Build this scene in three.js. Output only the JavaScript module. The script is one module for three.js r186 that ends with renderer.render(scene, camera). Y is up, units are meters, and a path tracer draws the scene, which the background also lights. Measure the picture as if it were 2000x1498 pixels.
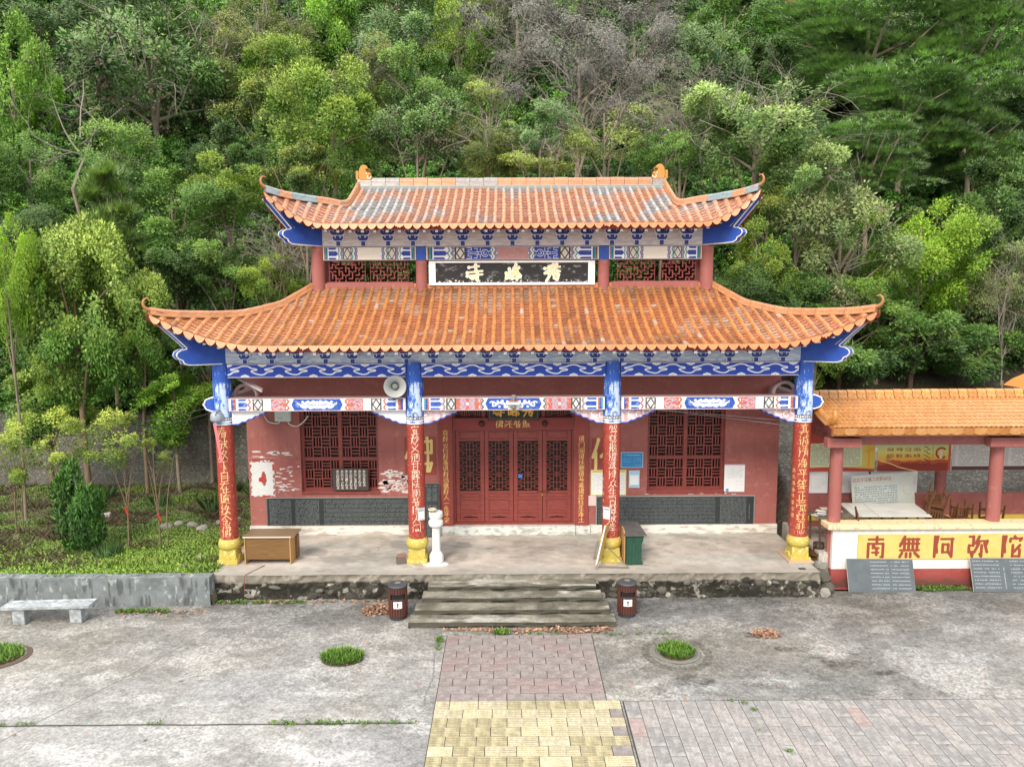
import * as THREE from 'three';
import { mergeGeometries } from 'three/addons/utils/BufferGeometryUtils.js';
import { RoundedBoxGeometry } from 'three/addons/geometries/RoundedBoxGeometry.js';

// ---------------------------------------------------------------- camera, sky, sun, exposure
const scene = new THREE.Scene();
const camera = new THREE.PerspectiveCamera(2 * Math.atan(749 / 1440) * 180 / Math.PI, 2000 / 1498, 0.1, 600);
{
  const yaw = 0.0023, pitch = 0.1151, roll = -0.0045, V = (x, y, z) => new THREE.Vector3(x, y, z);
  const F = V(Math.sin(yaw) * Math.cos(pitch), -Math.sin(pitch), -Math.cos(yaw) * Math.cos(pitch)), R = V(Math.cos(yaw), 0, Math.sin(yaw)), U = R.clone().cross(F);
  const R2 = R.clone().multiplyScalar(Math.cos(roll)).addScaledVector(U, Math.sin(roll)), U2 = R2.clone().cross(F);
  camera.position.set(-0.076, 7.188, 17.972);
  camera.quaternion.setFromRotationMatrix(new THREE.Matrix4().makeBasis(R2, U2, F.clone().negate()));
}
const renderer = new THREE.WebGLRenderer();
renderer.toneMapping = THREE.LinearToneMapping;
renderer.toneMappingExposure = 2.55;
renderer.shadowMap.enabled = true;
{ // overcast sky: brighter overhead than at the horizon
  const W = 128, H = 64, d = new Float32Array(W * H * 4);
  for (let j = 0; j < H; j++) for (let i = 0; i < W; i++) {
    const up = Math.sin(((j + 0.5) / H - 0.5) * Math.PI), L = up > 0 ? 0.42 + 0.62 * up : 0.36, o = (j * W + i) * 4;
    d[o] = L * 0.98; d[o + 1] = L; d[o + 2] = L * 1.03; d[o + 3] = 1;
  }
  const t = new THREE.DataTexture(d, W, H, THREE.RGBAFormat, THREE.FloatType);
  t.mapping = THREE.EquirectangularReflectionMapping; t.magFilter = THREE.LinearFilter; t.needsUpdate = true;
  scene.background = t; scene.environment = t;
}
const sun = new THREE.DirectionalLight(0xfff1de, 1.35);
sun.position.set(-14, 30, 32); sun.castShadow = true; sun.shadow.radius = 40;
sun.shadow.mapSize.set(2048, 2048);
Object.assign(sun.shadow.camera, { left: -40, right: 40, top: 40, bottom: -40, near: 1, far: 140 });
scene.add(sun, sun.target);

// ---------------------------------------------------------------- helpers
function rng(s) { let a = s >>> 0; return () => { a = (a + 0x6D2B79F5) >>> 0; let t = a; t = Math.imul(t ^ (t >>> 15), t | 1); t ^= t + Math.imul(t ^ (t >>> 7), t | 61); return ((t ^ (t >>> 14)) >>> 0) / 4294967296; }; }
const clamp = (x, a = 0, b = 1) => Math.min(b, Math.max(a, x)), lerp = (a, b, t) => a + (b - a) * t, sstep = (a, b, x) => { const t = clamp((x - a) / (b - a)); return t * t * (3 - 2 * t); };
const NP = new Uint8Array(65536); { const r = rng(7); for (let i = 0; i < 65536; i++) NP[i] = r() * 256; }
function vn(x, y) { // value noise
  const xi = Math.floor(x), yi = Math.floor(y), fx = x - xi, fy = y - yi, u = fx * fx * (3 - 2 * fx), v = fy * fy * (3 - 2 * fy);
  const h = (a, b) => NP[((a & 255) << 8 | (b & 255))] / 255;
  return lerp(lerp(h(xi, yi), h(xi + 1, yi), u), lerp(h(xi, yi + 1), h(xi + 1, yi + 1), u), v);
}
function fbm(x, y, o = 4) { let s = 0, a = 0.5, n = 0; for (let i = 0; i < o; i++) { s += a * vn(x, y); n += a; x = x * 2.03 + 17.3; y = y * 2.03 + 9.1; a *= 0.5; } return s / n; }
const used = new Map();
function numbered(n) { const k = used.get(n) || 0; used.set(n, k + 1); return k ? n + '_' + String(k).padStart(3, '0') : n; }
function tag(o, label, category, group, kind) { Object.assign(o.userData, { label, category }); if (group) o.userData.group = group; if (kind) o.userData.kind = kind; return o; }
const shade = (m) => { m.castShadow = m.receiveShadow = true; return m; };
function thing(name, label, category, p = [0, 0, 0], ry = 0, group) { const o = new THREE.Group(); o.name = numbered(name); o.position.set(...p); o.rotation.y = ry; scene.add(o); return tag(o, label, category, group); }
function part(parent, name, geo, mat, label) { const m = shade(new THREE.Mesh(Array.isArray(geo) ? merge(geo) : geo, mat)); m.name = name; if (label) m.userData.label = label; parent.add(m); return m; }
function single(name, geo, mat, label, category, group) { const m = shade(new THREE.Mesh(Array.isArray(geo) ? merge(geo) : geo, mat)); m.name = numbered(name); scene.add(m); return tag(m, label, category, group); }
function struct(name, geo, mat) { const m = shade(new THREE.Mesh(Array.isArray(geo) ? merge(geo) : geo, mat)); m.name = numbered(name); m.userData.kind = 'structure'; scene.add(m); return m; }
const nonIdx = (g) => (g.index ? g.toNonIndexed() : g.clone());
THREE.BufferGeometry.prototype.toNonIndexedSafe = function () { return this.index ? this.toNonIndexed() : this; };
function merge(list) {
  const keepC = list.every((g) => g.attributes.color);
  const out = mergeGeometries(list.map((g) => { const h = nonIdx(g); for (const k of Object.keys(h.attributes)) if (!['position', 'normal', 'uv'].includes(k) && !(k === 'color' && keepC)) h.deleteAttribute(k); if (!h.attributes.uv) h.setAttribute('uv', new THREE.BufferAttribute(new Float32Array(h.attributes.position.count * 2), 2)); return h; }));
  return out;
}
function boxUV(g, s = 1) { // uv in metres from the dominant normal
  const p = g.attributes.position, n = g.attributes.normal, uv = new Float32Array(p.count * 2);
  for (let i = 0; i < p.count; i++) {
    const a = Math.abs(n.getX(i)), b = Math.abs(n.getY(i)), c = Math.abs(n.getZ(i));
    const [u, v] = b > a && b > c ? [p.getX(i), -p.getZ(i)] : a > c ? [p.getZ(i), p.getY(i)] : [p.getX(i), p.getY(i)];
    uv[2 * i] = u * s; uv[2 * i + 1] = v * s;
  }
  g.setAttribute('uv', new THREE.BufferAttribute(uv, 2)); return g;
}
const _e = new THREE.Euler(), _m = new THREE.Matrix4(), _q = new THREE.Quaternion(), V3 = (x, y, z) => new THREE.Vector3(x, y, z);
function at(g, x = 0, y = 0, z = 0, rx = 0, ry = 0, rz = 0, sx = 1, sy = 1, sz = 1) { _m.compose(V3(x, y, z), _q.setFromEuler(_e.set(rx, ry, rz)), V3(sx, sy, sz)); return g.applyMatrix4(_m); }
// box given by its extents, edges slightly rounded when r > 0
function ex(x0, x1, y0, y1, z0, z1, r = 0) { const w = x1 - x0, h = y1 - y0, d = z1 - z0, g = r ? new RoundedBoxGeometry(w, h, d, 1, Math.min(r, w / 2.1, h / 2.1, d / 2.1)) : new THREE.BoxGeometry(w, h, d); return boxUV((g.index ? g.toNonIndexed() : g).translate((x0 + x1) / 2, (y0 + y1) / 2, (z0 + z1) / 2)); }
function bar(a, b, w, d = w) { // square bar from a to b
  const A = V3(...a), B = V3(...b), L = A.distanceTo(B), g = boxUV(new THREE.BoxGeometry(w, L, d).toNonIndexed()), q = new THREE.Quaternion().setFromUnitVectors(V3(0, 1, 0), B.clone().sub(A).normalize());
  return g.applyQuaternion(q).translate((A.x + B.x) / 2, (A.y + B.y) / 2, (A.z + B.z) / 2);
}
function rod(a, b, r0, r1 = r0, seg = 10) { const A = V3(...a), B = V3(...b), L = A.distanceTo(B); return new THREE.CylinderGeometry(r1, r0, L, seg).applyQuaternion(new THREE.Quaternion().setFromUnitVectors(V3(0, 1, 0), B.clone().sub(A).normalize())).translate((A.x + B.x) / 2, (A.y + B.y) / 2, (A.z + B.z) / 2); }
const cyl = (r0, r1, h, x, y, z, seg = 24, open = false) => new THREE.CylinderGeometry(r1, r0, h, seg, 1, open).translate(x, y + h / 2, z);
const lathe = (pts, seg = 28) => new THREE.LatheGeometry(pts.map((p) => new THREE.Vector2(p[0], p[1])), seg);
function curveTube(pts, r, seg = 24, rs = 6, closed = false) { return new THREE.TubeGeometry(new THREE.CatmullRomCurve3(pts.map((p) => V3(...p)), closed), seg, r, rs, closed); }
function taper(pts, rFn, seg = 16, rs = 8) { // tube with a radius that changes along it
  const c = new THREE.CatmullRomCurve3(pts.map((p) => V3(...p))), fr = c.computeFrenetFrames(seg), pos = [], idx = [], uv = [];
  for (let i = 0; i <= seg; i++) { const t = i / seg, p = c.getPointAt(t), r = rFn(t); for (let j = 0; j <= rs; j++) { const a = j / rs * Math.PI * 2, n = fr.normals[i].clone().multiplyScalar(Math.cos(a) * r).addScaledVector(fr.binormals[i], Math.sin(a) * r); pos.push(p.x + n.x, p.y + n.y, p.z + n.z); uv.push(j / rs, t * 3); } }
  for (let i = 0; i < seg; i++) for (let j = 0; j < rs; j++) { const a = i * (rs + 1) + j, b = a + rs + 1; idx.push(a, b, a + 1, b, b + 1, a + 1); }
  const g = new THREE.BufferGeometry(); g.setAttribute('position', new THREE.Float32BufferAttribute(pos, 3)); g.setAttribute('uv', new THREE.Float32BufferAttribute(uv, 2)); g.setIndex(idx); g.computeVertexNormals(); return g;
}
const poly = (pts, holes) => { const s = new THREE.Shape(pts.map((p) => new THREE.Vector2(p[0], p[1]))); for (const h of holes || []) s.holes.push(new THREE.Path(h.map((p) => new THREE.Vector2(p[0], p[1])))); return s; };
function extr(pts, depth, bev = 0, holes) { return new THREE.ExtrudeGeometry(poly(pts, holes), { depth, bevelEnabled: bev > 0, bevelThickness: bev, bevelSize: bev, bevelOffset: -bev, bevelSegments: 1, curveSegments: 8 }); }
// ---------------------------------------------------------------- textures
function canvasTex(w, h, draw, rep) {
  const c = document.createElement('canvas'); c.width = w; c.height = h; const x = c.getContext('2d'); draw(x, w, h);
  const t = new THREE.CanvasTexture(c); t.colorSpace = THREE.SRGBColorSpace; t.wrapS = t.wrapT = THREE.RepeatWrapping; if (rep) t.repeat.set(rep[0], rep[1]); return t;
}
function fill(x, w, h, f) { // per-pixel colour, 0-255 sRGB
  const im = x.createImageData(w, h), d = im.data;
  for (let j = 0, o = 0; j < h; j++) for (let i = 0; i < w; i++, o += 4) { const c = f(i, j); d[o] = clamp(c[0], 0, 255); d[o + 1] = clamp(c[1], 0, 255); d[o + 2] = clamp(c[2], 0, 255); d[o + 3] = 255; }
  x.putImageData(im, 0, 0);
}
const tone = (c, k) => [c[0] * k, c[1] * k, c[2] * k], mix3 = (a, b, t) => [lerp(a[0], b[0], t), lerp(a[1], b[1], t), lerp(a[2], b[2], t)];
function heightTex(w, h, f, rep) { const d = new Uint8Array(w * h * 4); for (let j = 0, o = 0; j < h; j++) for (let i = 0; i < w; i++, o += 4) { d[o] = d[o + 1] = d[o + 2] = clamp(f(i, j)) * 255; d[o + 3] = 255; } const t = new THREE.DataTexture(d, w, h); t.wrapS = t.wrapT = THREE.RepeatWrapping; t.magFilter = THREE.LinearFilter; t.needsUpdate = true; if (rep) t.repeat.set(rep[0], rep[1]); return t; }
const std = (o) => new THREE.MeshStandardMaterial({ roughness: 0.8, ...o });
const hex = (h) => new THREE.Color(h);
const wear = (base, amp, sx, sy, extra) => (i, j) => { const n = fbm(i / sx, j / sy, 4), f = vn(i / 2.1, j / 2.1); let c = tone(base, 1 + (n - 0.5) * 2 * amp + (f - 0.5) * amp * 0.5); return extra ? extra(c, i, j, n) : c; };
// ---------------------------------------------------------------- hand-drawn characters: strokes on a 10 x 10 grid, parts placed in boxes
const K = {
  口: '1119 1181 8189 1989', 日: '2029 2070 7079 2575 2979', 目: '2029 2070 7079 2373 2676 2979', 田: '1119 1181 8189 1989 5159 1585', 月: '2026 2609 2080 8089 2383 2585',
  亻: '6005 3439', 彳: '6003 7205 4449', 氵: '2142 1335 1974', 冫: '1243 1875', 讠: '3142 0444 4448 4867', 心: '1416 3439 3979 7976 5355 8385', 灬: '1109 3239 5259 7199', 艹: '0494 3038 6068', 宀: '4052 1315 1292 9284',
  土: '1484 5059 0999', 寸: '0494 6069 6947 2638', 子: '2171 7154 5459 5937 0595', 女: '4016 1689 7009 0393', 人: '5044 4409 4499', 山: '5057 1317 1787 8387', 王: '1181 1484 0999 5159', 禾: '7021 0393 5059 4408 5498', 厂: '1191 1109', 刀: '1080 8078 7857 4009', 力: '0383 8378 7857 4009',
  阝: '1019 1070 7044 4467 6745', 弓: '1070 7074 7414 1417 1777 7769 6947', 纟: '5013 1353 5317 1766 0998', 攵: '3004 2282 7209 2499', 辶: '2132 1424 2426 2608 0799', 幺: '4014 1454 5419 1979', 舟: '4021 2128 2809 2181 8189 0595 4344 4647', 石: '0191 4109 口@3499', 皮: '1308 1393 9384 5056 2575 7529 3599', 方: '4152 0292 3309 3575 7568 6849', 有: '0191 5006 月@2499',
  古: '0292 5055 口@1599', 舌: '7021 0393 5055 口@1599', 白: '5041 日@0199', 去: '1282 5055 0595 5528 2888 6799', 西: '0191 1319 1393 9399 1989 4146 6166', 各: '3004 2171 7105 2266 口@2599', 足: '口@1084 5459 5694 1519 0999', 米: '5059 0494 2133 8163 4518 5589', 聿: '2171 7175 0393 2575 1787 5059', 豆: '1181 口@2276 3748 7768 0999', 非: '3039 6069 1131 1434 0737 6181 6484 6797', 青: '1080 1282 0494 5054 月@2499', 见: '2026 2070 7076 4347 4709 5558 5899 9997',
  看: '2171 1373 0595 5018 目@3599', 破: '石@0149 皮@4099', 放: '方@0049 攵@4099', 下: '0191 5159 5478', 自: '5041 2129 2181 8189 2484 2686 2989', 在: '0191 5006 2449 土@3499', 随: '阝@0029 4292 6034 月@4487 辶@2199', 彖: '4023 2272 7254 0494 5447 4719 5528 5809 5699', 缘: '纟@0039 彖@3099', 念: '5004 5094 4354 2565 6547 心@1699', 弗: '1181 8184 8414 1417 1787 8779 3037 3709 6069', 佛: '亻@0039 弗@3099',
  宣: '宀@0094 2474 日@2588 0999', 少: '5056 2214 7284 8519', 妙: '女@0049 少@4099', 义: '4051 8109 1399', 洒: '氵@0029 西@3099', 甘: '0292 2029 7079 2575 2979', 雨: '0191 1319 1393 9399 5159 3445 3647 6475 6677', 露: '雨@0094 足@0449 各@5499', 法: '氵@0029 去@3099', 普: '2031 7061 1272 3235 6265 1323 0595 日@2699', 夅: '4013 2272 7215 2265 3275 3676 1888 5659', 降: '阝@0029 夅@3099', 门: '1122 0309 3191 9199 9988', 间: '门@0099 日@2688',
  马: '2070 7075 2124 2495 9578 7868 0676', 驾: '力@0044 口@5094 马@1499', 慈: '2031 7061 0292 幺@0246 幺@5296 心@1699', 亢: '4152 0393 3537 3709 3575 7579 7999', 航: '舟@0049 亢@4099', 度: '5051 1191 1109 2393 4246 7276 4676 3777 7729 3999', 渡: '氵@0029 度@3099', 迷: '辶@0099 米@3088', 津: '氵@0029 聿@3099', 众: '人@2094 人@0459 人@5499', 生: '3004 2383 5059 1686 0999', 同: '1181 8189 8978 2464 口@1589', 登: '1141 4104 2033 6099 8072 9284 豆@1499', 彼: '彳@0029 皮@3099', 岸: '山@2073 1494 1409 3676 2898 5659',
  真: '1181 5023 目@2277 0797 3719 6789', 成: '1292 1209 1545 4547 5078 7898 9896 8459 7081', 诚: '讠@0029 成@3099', 清: '氵@0029 青@3099', 争: '3013 2262 6243 1474 7478 0696 1878 4459 5947', 净: '冫@0029 争@2099', 平: '1181 2234 7264 0595 5159', 等: '2003 1141 6043 5191 7173 1474 5256 0696 1878 6669 6957 3747', 正: '1181 5159 5585 2429 0999', 觉: '2031 4051 8061 0305 0393 9395 见@2499', 悲: '非@0095 心@1699',
  存: '0191 4006 2429 子@4399', 好: '女@0049 子@4099', 行: '彳@0029 5191 4494 7479 7958', 事: '0191 口@2254 1575 7579 0696 1979 5059 5938', 兑: '2032 7062 口@1275 3508 6568 6899', 说: '讠@0029 兑@3099', 话: '讠@0029 舌@3099', 做: '亻@0029 古@2059 攵@5099', 一: '0595', 安: '宀@0094 女@1399', 耳: '0191 2129 7179 2373 2676 0988', 闻: '门@0099 耳@2388', 尔: '3013 1292 9284 5459 5948 3307 7397', 称: '禾@0049 尔@4099', 号: '口@2074 0595 4526 2686 8678 7857', 乘: '7021 0292 5059 3438 6468 1434 1636 6483 6786 4508 5599', 愿: '厂@0099 白@3285 心@1699', 主: '4052 1383 1686 0999 5359', 往: '彳@0029 主@3099',
  光: '5054 1032 8063 0595 3508 6569 6999', 照: '日@0046 刀@4044 口@5487 灬@0799', 乃: '1171 7154 5484 8479 7957 3109', 秀: '禾@0095 乃@1499', 夆: '4013 2272 7205 3397 2565 1676 0898 5459', 峰: '山@0249 夆@4099', 寺: '1171 5054 0494 0696 6469 6947 2738', 南: '1181 5053 1319 1383 8389 8979 3444 7363 3565 3767 5558', 無: '2004 1191 0393 0696 2126 4146 6166 8186 灬@0799', 可: '0191 8189 8967 口@1367', 阿: '阝@0029 可@3099', 弥: '弓@0039 尔@3099', 它: '宀@0094 3439 3989 8986 8447', 陀: '阝@0029 它@3099', 化: '亻@0039 8135 5058 5899 9997',
  无: '1171 0494 4409 5458 5899 9997', 如: '女@0049 口@5398', 来: '1181 5059 2333 7363 0595 5509 5599', 多: '5013 3171 7105 5447 4585 8509', 宝: '宀@0094 1484 2676 0999 5459', 广: '5052 1292 1209', 身: '5031 2027 2070 7079 2373 2575 0787 7009',
  由: '1219 1282 8289 1989 5059 1585', 公: '3004 6094 4518 1888 6799', 治: '氵@0029 5033 3373 口@4499', 爱: '7021 1122 4152 8171 0393 3508 3575 7509 3699', 国: '1019 1090 9099 1999 3262 3464 3777 5257', 敬: '艹@0053 口@1559 4489 攵@5099', 业: '3038 6068 1225 8275 0999', 信: '亻@0039 5161 3393 4585 口@4699', 友: '0292 4009 3474 7409 3699', 善: '2031 7061 1282 1373 0595 5055 口@2699', 记: '讠@0039 4181 8185 4585 4548 4898', 关: '2031 7061 1282 0595 5509 5599', 于: '1181 0494 5159 5938', 宗: '宀@0094 2474 0696 5659 3719 6789', 教: '土@0054 4004 2555 子@0559 攵@5099', 工: '1181 5158 0898', 作: '亻@0039 5033 4292 5259 5585 5888', 的: '白@0049 6044 5293 9389 8979 6566', 讲: '讠@0039 3292 3595 4248 7279',
};
const KC = new Map();
function strokesOf(ch) {
  if (KC.has(ch)) return KC.get(ch);
  const out = [];
  for (const t of (K[ch] || '').split(' ')) {
    if (!t) continue;
    if (t.includes('@')) { const [n, b] = t.split('@'), [x0, y0, x1, y1] = [...b].map((c) => +c / 9); for (const s of strokesOf(n)) out.push(s.map(([x, y]) => [lerp(x0, x1, x), lerp(y0, y1, y)])); }
    else { const s = []; for (let i = 0; i + 1 < t.length; i += 2) s.push([+t[i] / 9, +t[i + 1] / 9]); out.push(s); }
  }
  KC.set(ch, out); return out;
}
function glyph(x, ch, cx, cy, size, color, wt = 0.09, slant = 0.06, brush = true) { // centred at cx, cy
  x.strokeStyle = x.fillStyle = color; x.lineCap = x.lineJoin = 'round';
  for (const s of strokesOf(ch)) {
    const q = s.map(([u, v]) => [cx + (u - 0.5) * size, cy + (v - 0.5) * size - (u - 0.5) * size * slant]);
    const horiz = Math.abs(q[1][0] - q[0][0]) > 2 * Math.abs(q[1][1] - q[0][1]);
    x.lineWidth = size * wt * (horiz ? 0.8 : 1.1); x.beginPath(); x.moveTo(q[0][0], q[0][1]);
    if (q.length === 2 && brush) { const mx = (q[0][0] + q[1][0]) / 2 + (q[1][1] - q[0][1]) * 0.05, my = (q[0][1] + q[1][1]) / 2 - (horiz ? size * 0.012 : 0); x.quadraticCurveTo(mx, my, q[1][0], q[1][1]); } else for (let i = 1; i < q.length; i++) x.lineTo(q[i][0], q[i][1]);
    x.stroke();
    if (brush) { x.beginPath(); x.arc(q[0][0], q[0][1], size * wt * 0.68, 0, 7); x.fill(); }
  }
}
function column(x, text, cx, y0, y1, size, color, wt, slant) { const c = [...text], st = (y1 - y0) / c.length; c.forEach((ch, i) => glyph(x, ch, cx, y0 + st * (i + 0.5), size, color, wt, slant)); }
// rows of lettering too small to read
function microText(x, x0, y0, x1, y1, size, color, seed, vertical, fillRate = 0.9) {
  const r = rng(seed); x.fillStyle = color;
  const nx = Math.floor((x1 - x0) / (size * (vertical ? 1.35 : 1.05))), ny = Math.floor((y1 - y0) / (size * (vertical ? 1.05 : 1.5)));
  for (let j = 0; j < ny; j++) for (let i = 0; i < nx; i++) {
    if (r() > fillRate) continue;
    const px = x0 + (i + 0.5) * (x1 - x0) / nx, py = y0 + (j + 0.5) * (y1 - y0) / ny;
    for (let k = 0; k < 4; k++) { const h = r() < 0.5; x.fillRect(px - size * 0.4 + (h ? 0 : r() * size * 0.7), py - size * 0.4 + (h ? r() * size * 0.7 : 0), h ? size * 0.75 : size * 0.14, h ? size * 0.14 : size * 0.75); }
  }
}
// ---------------------------------------------------------------- the setting
const FL = 0.62, ZC = -4.3, gy = (z) => -0.03 * (z - 0.95);
const bumpFine = heightTex(256, 256, (i, j) => fbm(i / 9, j / 9, 3) * 0.6 + vn(i / 2, j / 2) * 0.4);
const rep = (t, u, v = u) => { const c = t.clone(); c.repeat.set(u, v); c.needsUpdate = true; return c; };

// concrete yard: colour laid out in metres, x -16..16, z 0..12
const yardTex = canvasTex(2048, 768, (x, w, h) => {
  const spots = [[6.6, 3.9, 0.55, 0.35], [7.3, 4.35, 0.25, 0.1], [3.2, 4.6, 0.5, 0.25], [2.6, 4.9, 0.22, 0.22], [5.9, 3.4, 0.6, 0.12], [5.4, 2.75, 0.5, 0.25]];
  fill(x, w, h, (i, j) => {
    const X = i / 64 - 16, Z = j / 64;
    const a = fbm(X * 0.5 + Z * 0.35 + 40, Z * 0.9 - X * 0.15 + 11, 4), b = fbm(X * 2.1 + Z * 1.4, Z * 3.6 - X * 0.9, 4), c = fbm(X * 9, Z * 13, 3), f = vn(X * 31, Z * 33), g = vn(X * 63, Z * 61);
    let L = 117 + (a - 0.5) * 36 + (b - 0.5) * 26 + (c - 0.5) * 36 + (f - 0.5) * 30 + (g - 0.5) * 34;
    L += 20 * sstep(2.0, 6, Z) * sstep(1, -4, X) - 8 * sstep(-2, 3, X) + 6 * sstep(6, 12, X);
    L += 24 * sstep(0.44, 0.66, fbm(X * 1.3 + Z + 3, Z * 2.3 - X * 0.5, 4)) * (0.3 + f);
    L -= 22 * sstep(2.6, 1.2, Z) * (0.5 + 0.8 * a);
    let warm = 3 + 10 * (fbm(X * 0.4 + 70, Z * 0.6, 3) - 0.45);
    for (const [sx, sz, rx, rz] of spots) { const d = Math.hypot((X - sx) / rx, (Z - sz) / rz) + (fbm(X * 4 + 9, Z * 5, 3) - 0.5) * 1.6; if (d < 1.15) L -= 34 * sstep(1.15, 0.5, d) * (0.45 + 0.8 * vn(X * 14, Z * 18)); }
    if (Math.hypot((X - 6.6) / 0.3, (Z - 3.75) / 0.2) < 1) L += 26;
    const r = Math.hypot(X - 3.32, (Z - 3.56)); if (r > 0.55 && r < 0.72) L -= 22 * (0.4 + b);
    return [L + warm, L + warm * 0.45, L - warm * 0.7];
  });
  const P = (X, Z) => [(X + 16) * 64, Z * 64];
  const crack = (pts, col, lw, jit, seed) => { const r = rng(seed); x.strokeStyle = col; x.lineWidth = lw; x.beginPath(); for (let k = 0; k < pts.length - 1; k++) for (let t = 0; t <= 1; t += 0.06) { const [px, py] = P(lerp(pts[k][0], pts[k + 1][0], t) + (r() - 0.5) * jit, lerp(pts[k][1], pts[k + 1][1], t) + (r() - 0.5) * jit); k + t === 0 ? x.moveTo(px, py) : x.lineTo(px, py); } x.stroke(); };
  crack([[-16, 5.97], [-9, 5.92], [-1.55, 5.9]], '#3b3a33', 2.4, 0.02, 1);
  crack([[-6.3, 1.5], [-7.6, 4.4], [-8.6, 6.2], [-9.3, 8.2]], 'rgba(70,70,66,.75)', 1.2, 0.01, 2);
  crack([[-1.62, 2.9], [-1.66, 3.6], [-1.6, 4.4], [-1.68, 5.0], [-1.66, 5.4]], 'rgba(60,60,54,.7)', 1.0, 0.03, 3);
  crack([[5.6, 1.6], [6.6, 3.0], [7.4, 4.3], [7.9, 5.0]], 'rgba(70,70,66,.6)', 1.1, 0.015, 4);
  crack([[-15, 7.9], [-9, 7.7], [-1.6, 7.6]], 'rgba(70,70,66,.5)', 1.2, 0.02, 6);
});
yardTex.wrapS = yardTex.wrapT = THREE.MirroredRepeatWrapping;
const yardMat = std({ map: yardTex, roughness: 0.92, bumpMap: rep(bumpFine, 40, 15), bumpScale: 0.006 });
{
  const g = new THREE.PlaneGeometry(160, 90, 2, 2).rotateX(-Math.PI / 2), p = g.attributes.position, uv = g.attributes.uv;
  for (let i = 0; i < p.count; i++) { const X = p.getX(i), Z = p.getZ(i) + 45.6; p.setXYZ(i, X, gy(Z), Z); uv.setXY(i, (X + 16) / 32, 1 - Z / 12); }
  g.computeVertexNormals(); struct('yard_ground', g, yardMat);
}

// hillside, lawn and rock bank in one sheet
const bank0 = (x) => lerp(-7.5, -2.35, sstep(6.6, 8.0, x)); // where the bank behind the buildings begins
function hillY(x, z) {
  const b = bank0(x), right = sstep(6.6, 8.2, x), n = fbm(x * 0.35 + 5, z * 0.35 + 9, 3) - 0.5, n2 = fbm(x * 1.4, z * 1.4, 3) - 0.5;
  let y = FL + 0.012 * Math.max(0, 1.2 - z) + n2 * 0.05 * sstep(1.2, 0.6, z);
  if (z < b) {
    const d = b - z, run = lerp(1.1, 4.2, right), rise = lerp(2.35, 2.6, right), k = clamp(d / run);
    y = lerp(FL + 0.1, 0.8, right) + rise * (right > 0.5 ? k : sstep(0, 1, k)) + n2 * lerp(0.55, 0.25, right) * Math.sin(Math.PI * clamp(k * 0.9 + 0.05));
    const e = Math.max(0, d - run), far = lerp(0, 0.9, right) * 4;
    y += 0.64 * Math.min(e, 62) + 0.2 * Math.max(0, e - 62) + n * 1.6 * sstep(0, 6, e) + n2 * 0.3 * sstep(0, 2, e) + 0 * far;
  }
  return y;
}
{
  const nx = 210, nz = 190, pos = [], col = [], uv = [], idx = [], xs = [], zs = [];
  for (let i = 0; i <= nx; i++) { const t = i / nx * 2 - 1; xs.push(Math.sign(t) * (Math.abs(t) * 22 + Math.pow(Math.abs(t), 3) * 58)); }
  for (let j = 0; j <= nz; j++) { const t = j / nz; zs.push(1.24 - t * 20 - Math.pow(t, 3) * 74); }
  for (const z of zs) for (const x of xs) {
    let y = hillY(x, z); if (x > -7.2 && x < 7.7 && z > -6.9) y = -0.6; if (x >= 7.6 && z > -2.2) y = -0.6;
    const b = bank0(x), d = b - z, right = sstep(6.6, 8.2, x), n = fbm(x * 1.1, z * 1.1, 4), n2 = vn(x * 5, z * 5);
    let c;
    if (d < -0.1) c = mix3(mix3([0.17, 0.18, 0.075], [0.27, 0.235, 0.155], sstep(0.42, 0.6, n)), [0.06, 0.05, 0.035], 0.5 * n2 * sstep(-4, -7, z)); // lawn soil
    else if (d < lerp(1.25, 4.4, right)) c = right > 0.5 ? tone([0.48, 0.465, 0.42], 0.45 + 1.1 * n2 * n + 0.3 * n) : tone([0.25, 0.244, 0.22], 0.4 + 1.2 * n * (0.5 + n2));
    else c = mix3([0.045, 0.052, 0.02], [0.09, 0.065, 0.04], n2);
    pos.push(x, y, z); col.push(...c); uv.push(x, z - y * 1.1);
  }
  for (let j = 0; j < nz; j++) for (let i = 0; i < nx; i++) { const a = j * (nx + 1) + i, b = a + nx + 1; idx.push(a, a + 1, b, a + 1, b + 1, b); }
  const g = new THREE.BufferGeometry(); g.setAttribute('position', new THREE.Float32BufferAttribute(pos, 3)); g.setAttribute('color', new THREE.Float32BufferAttribute(col, 3)); g.setAttribute('uv', new THREE.Float32BufferAttribute(uv, 2)); g.setIndex(idx); g.computeVertexNormals();
  const grain = canvasTex(512, 512, (x, w, h) => fill(x, w, h, (i, j) => { const v = 150 + 90 * (fbm(i / 10, j / 10, 4) - 0.5) + 70 * (vn(i / 2.3, j / 2.3) - 0.5) + 60 * sstep(0.62, 0.7, fbm(i / 18 + 30, j / 13, 3)); return [v + 30, v + 28, v + 22]; }), [0.5, 0.5]);
  struct('hill_terrain', g, std({ map: grain, vertexColors: true, roughness: 1, bumpMap: rep(bumpFine, 0.6), bumpScale: 0.08 }));
}

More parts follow.
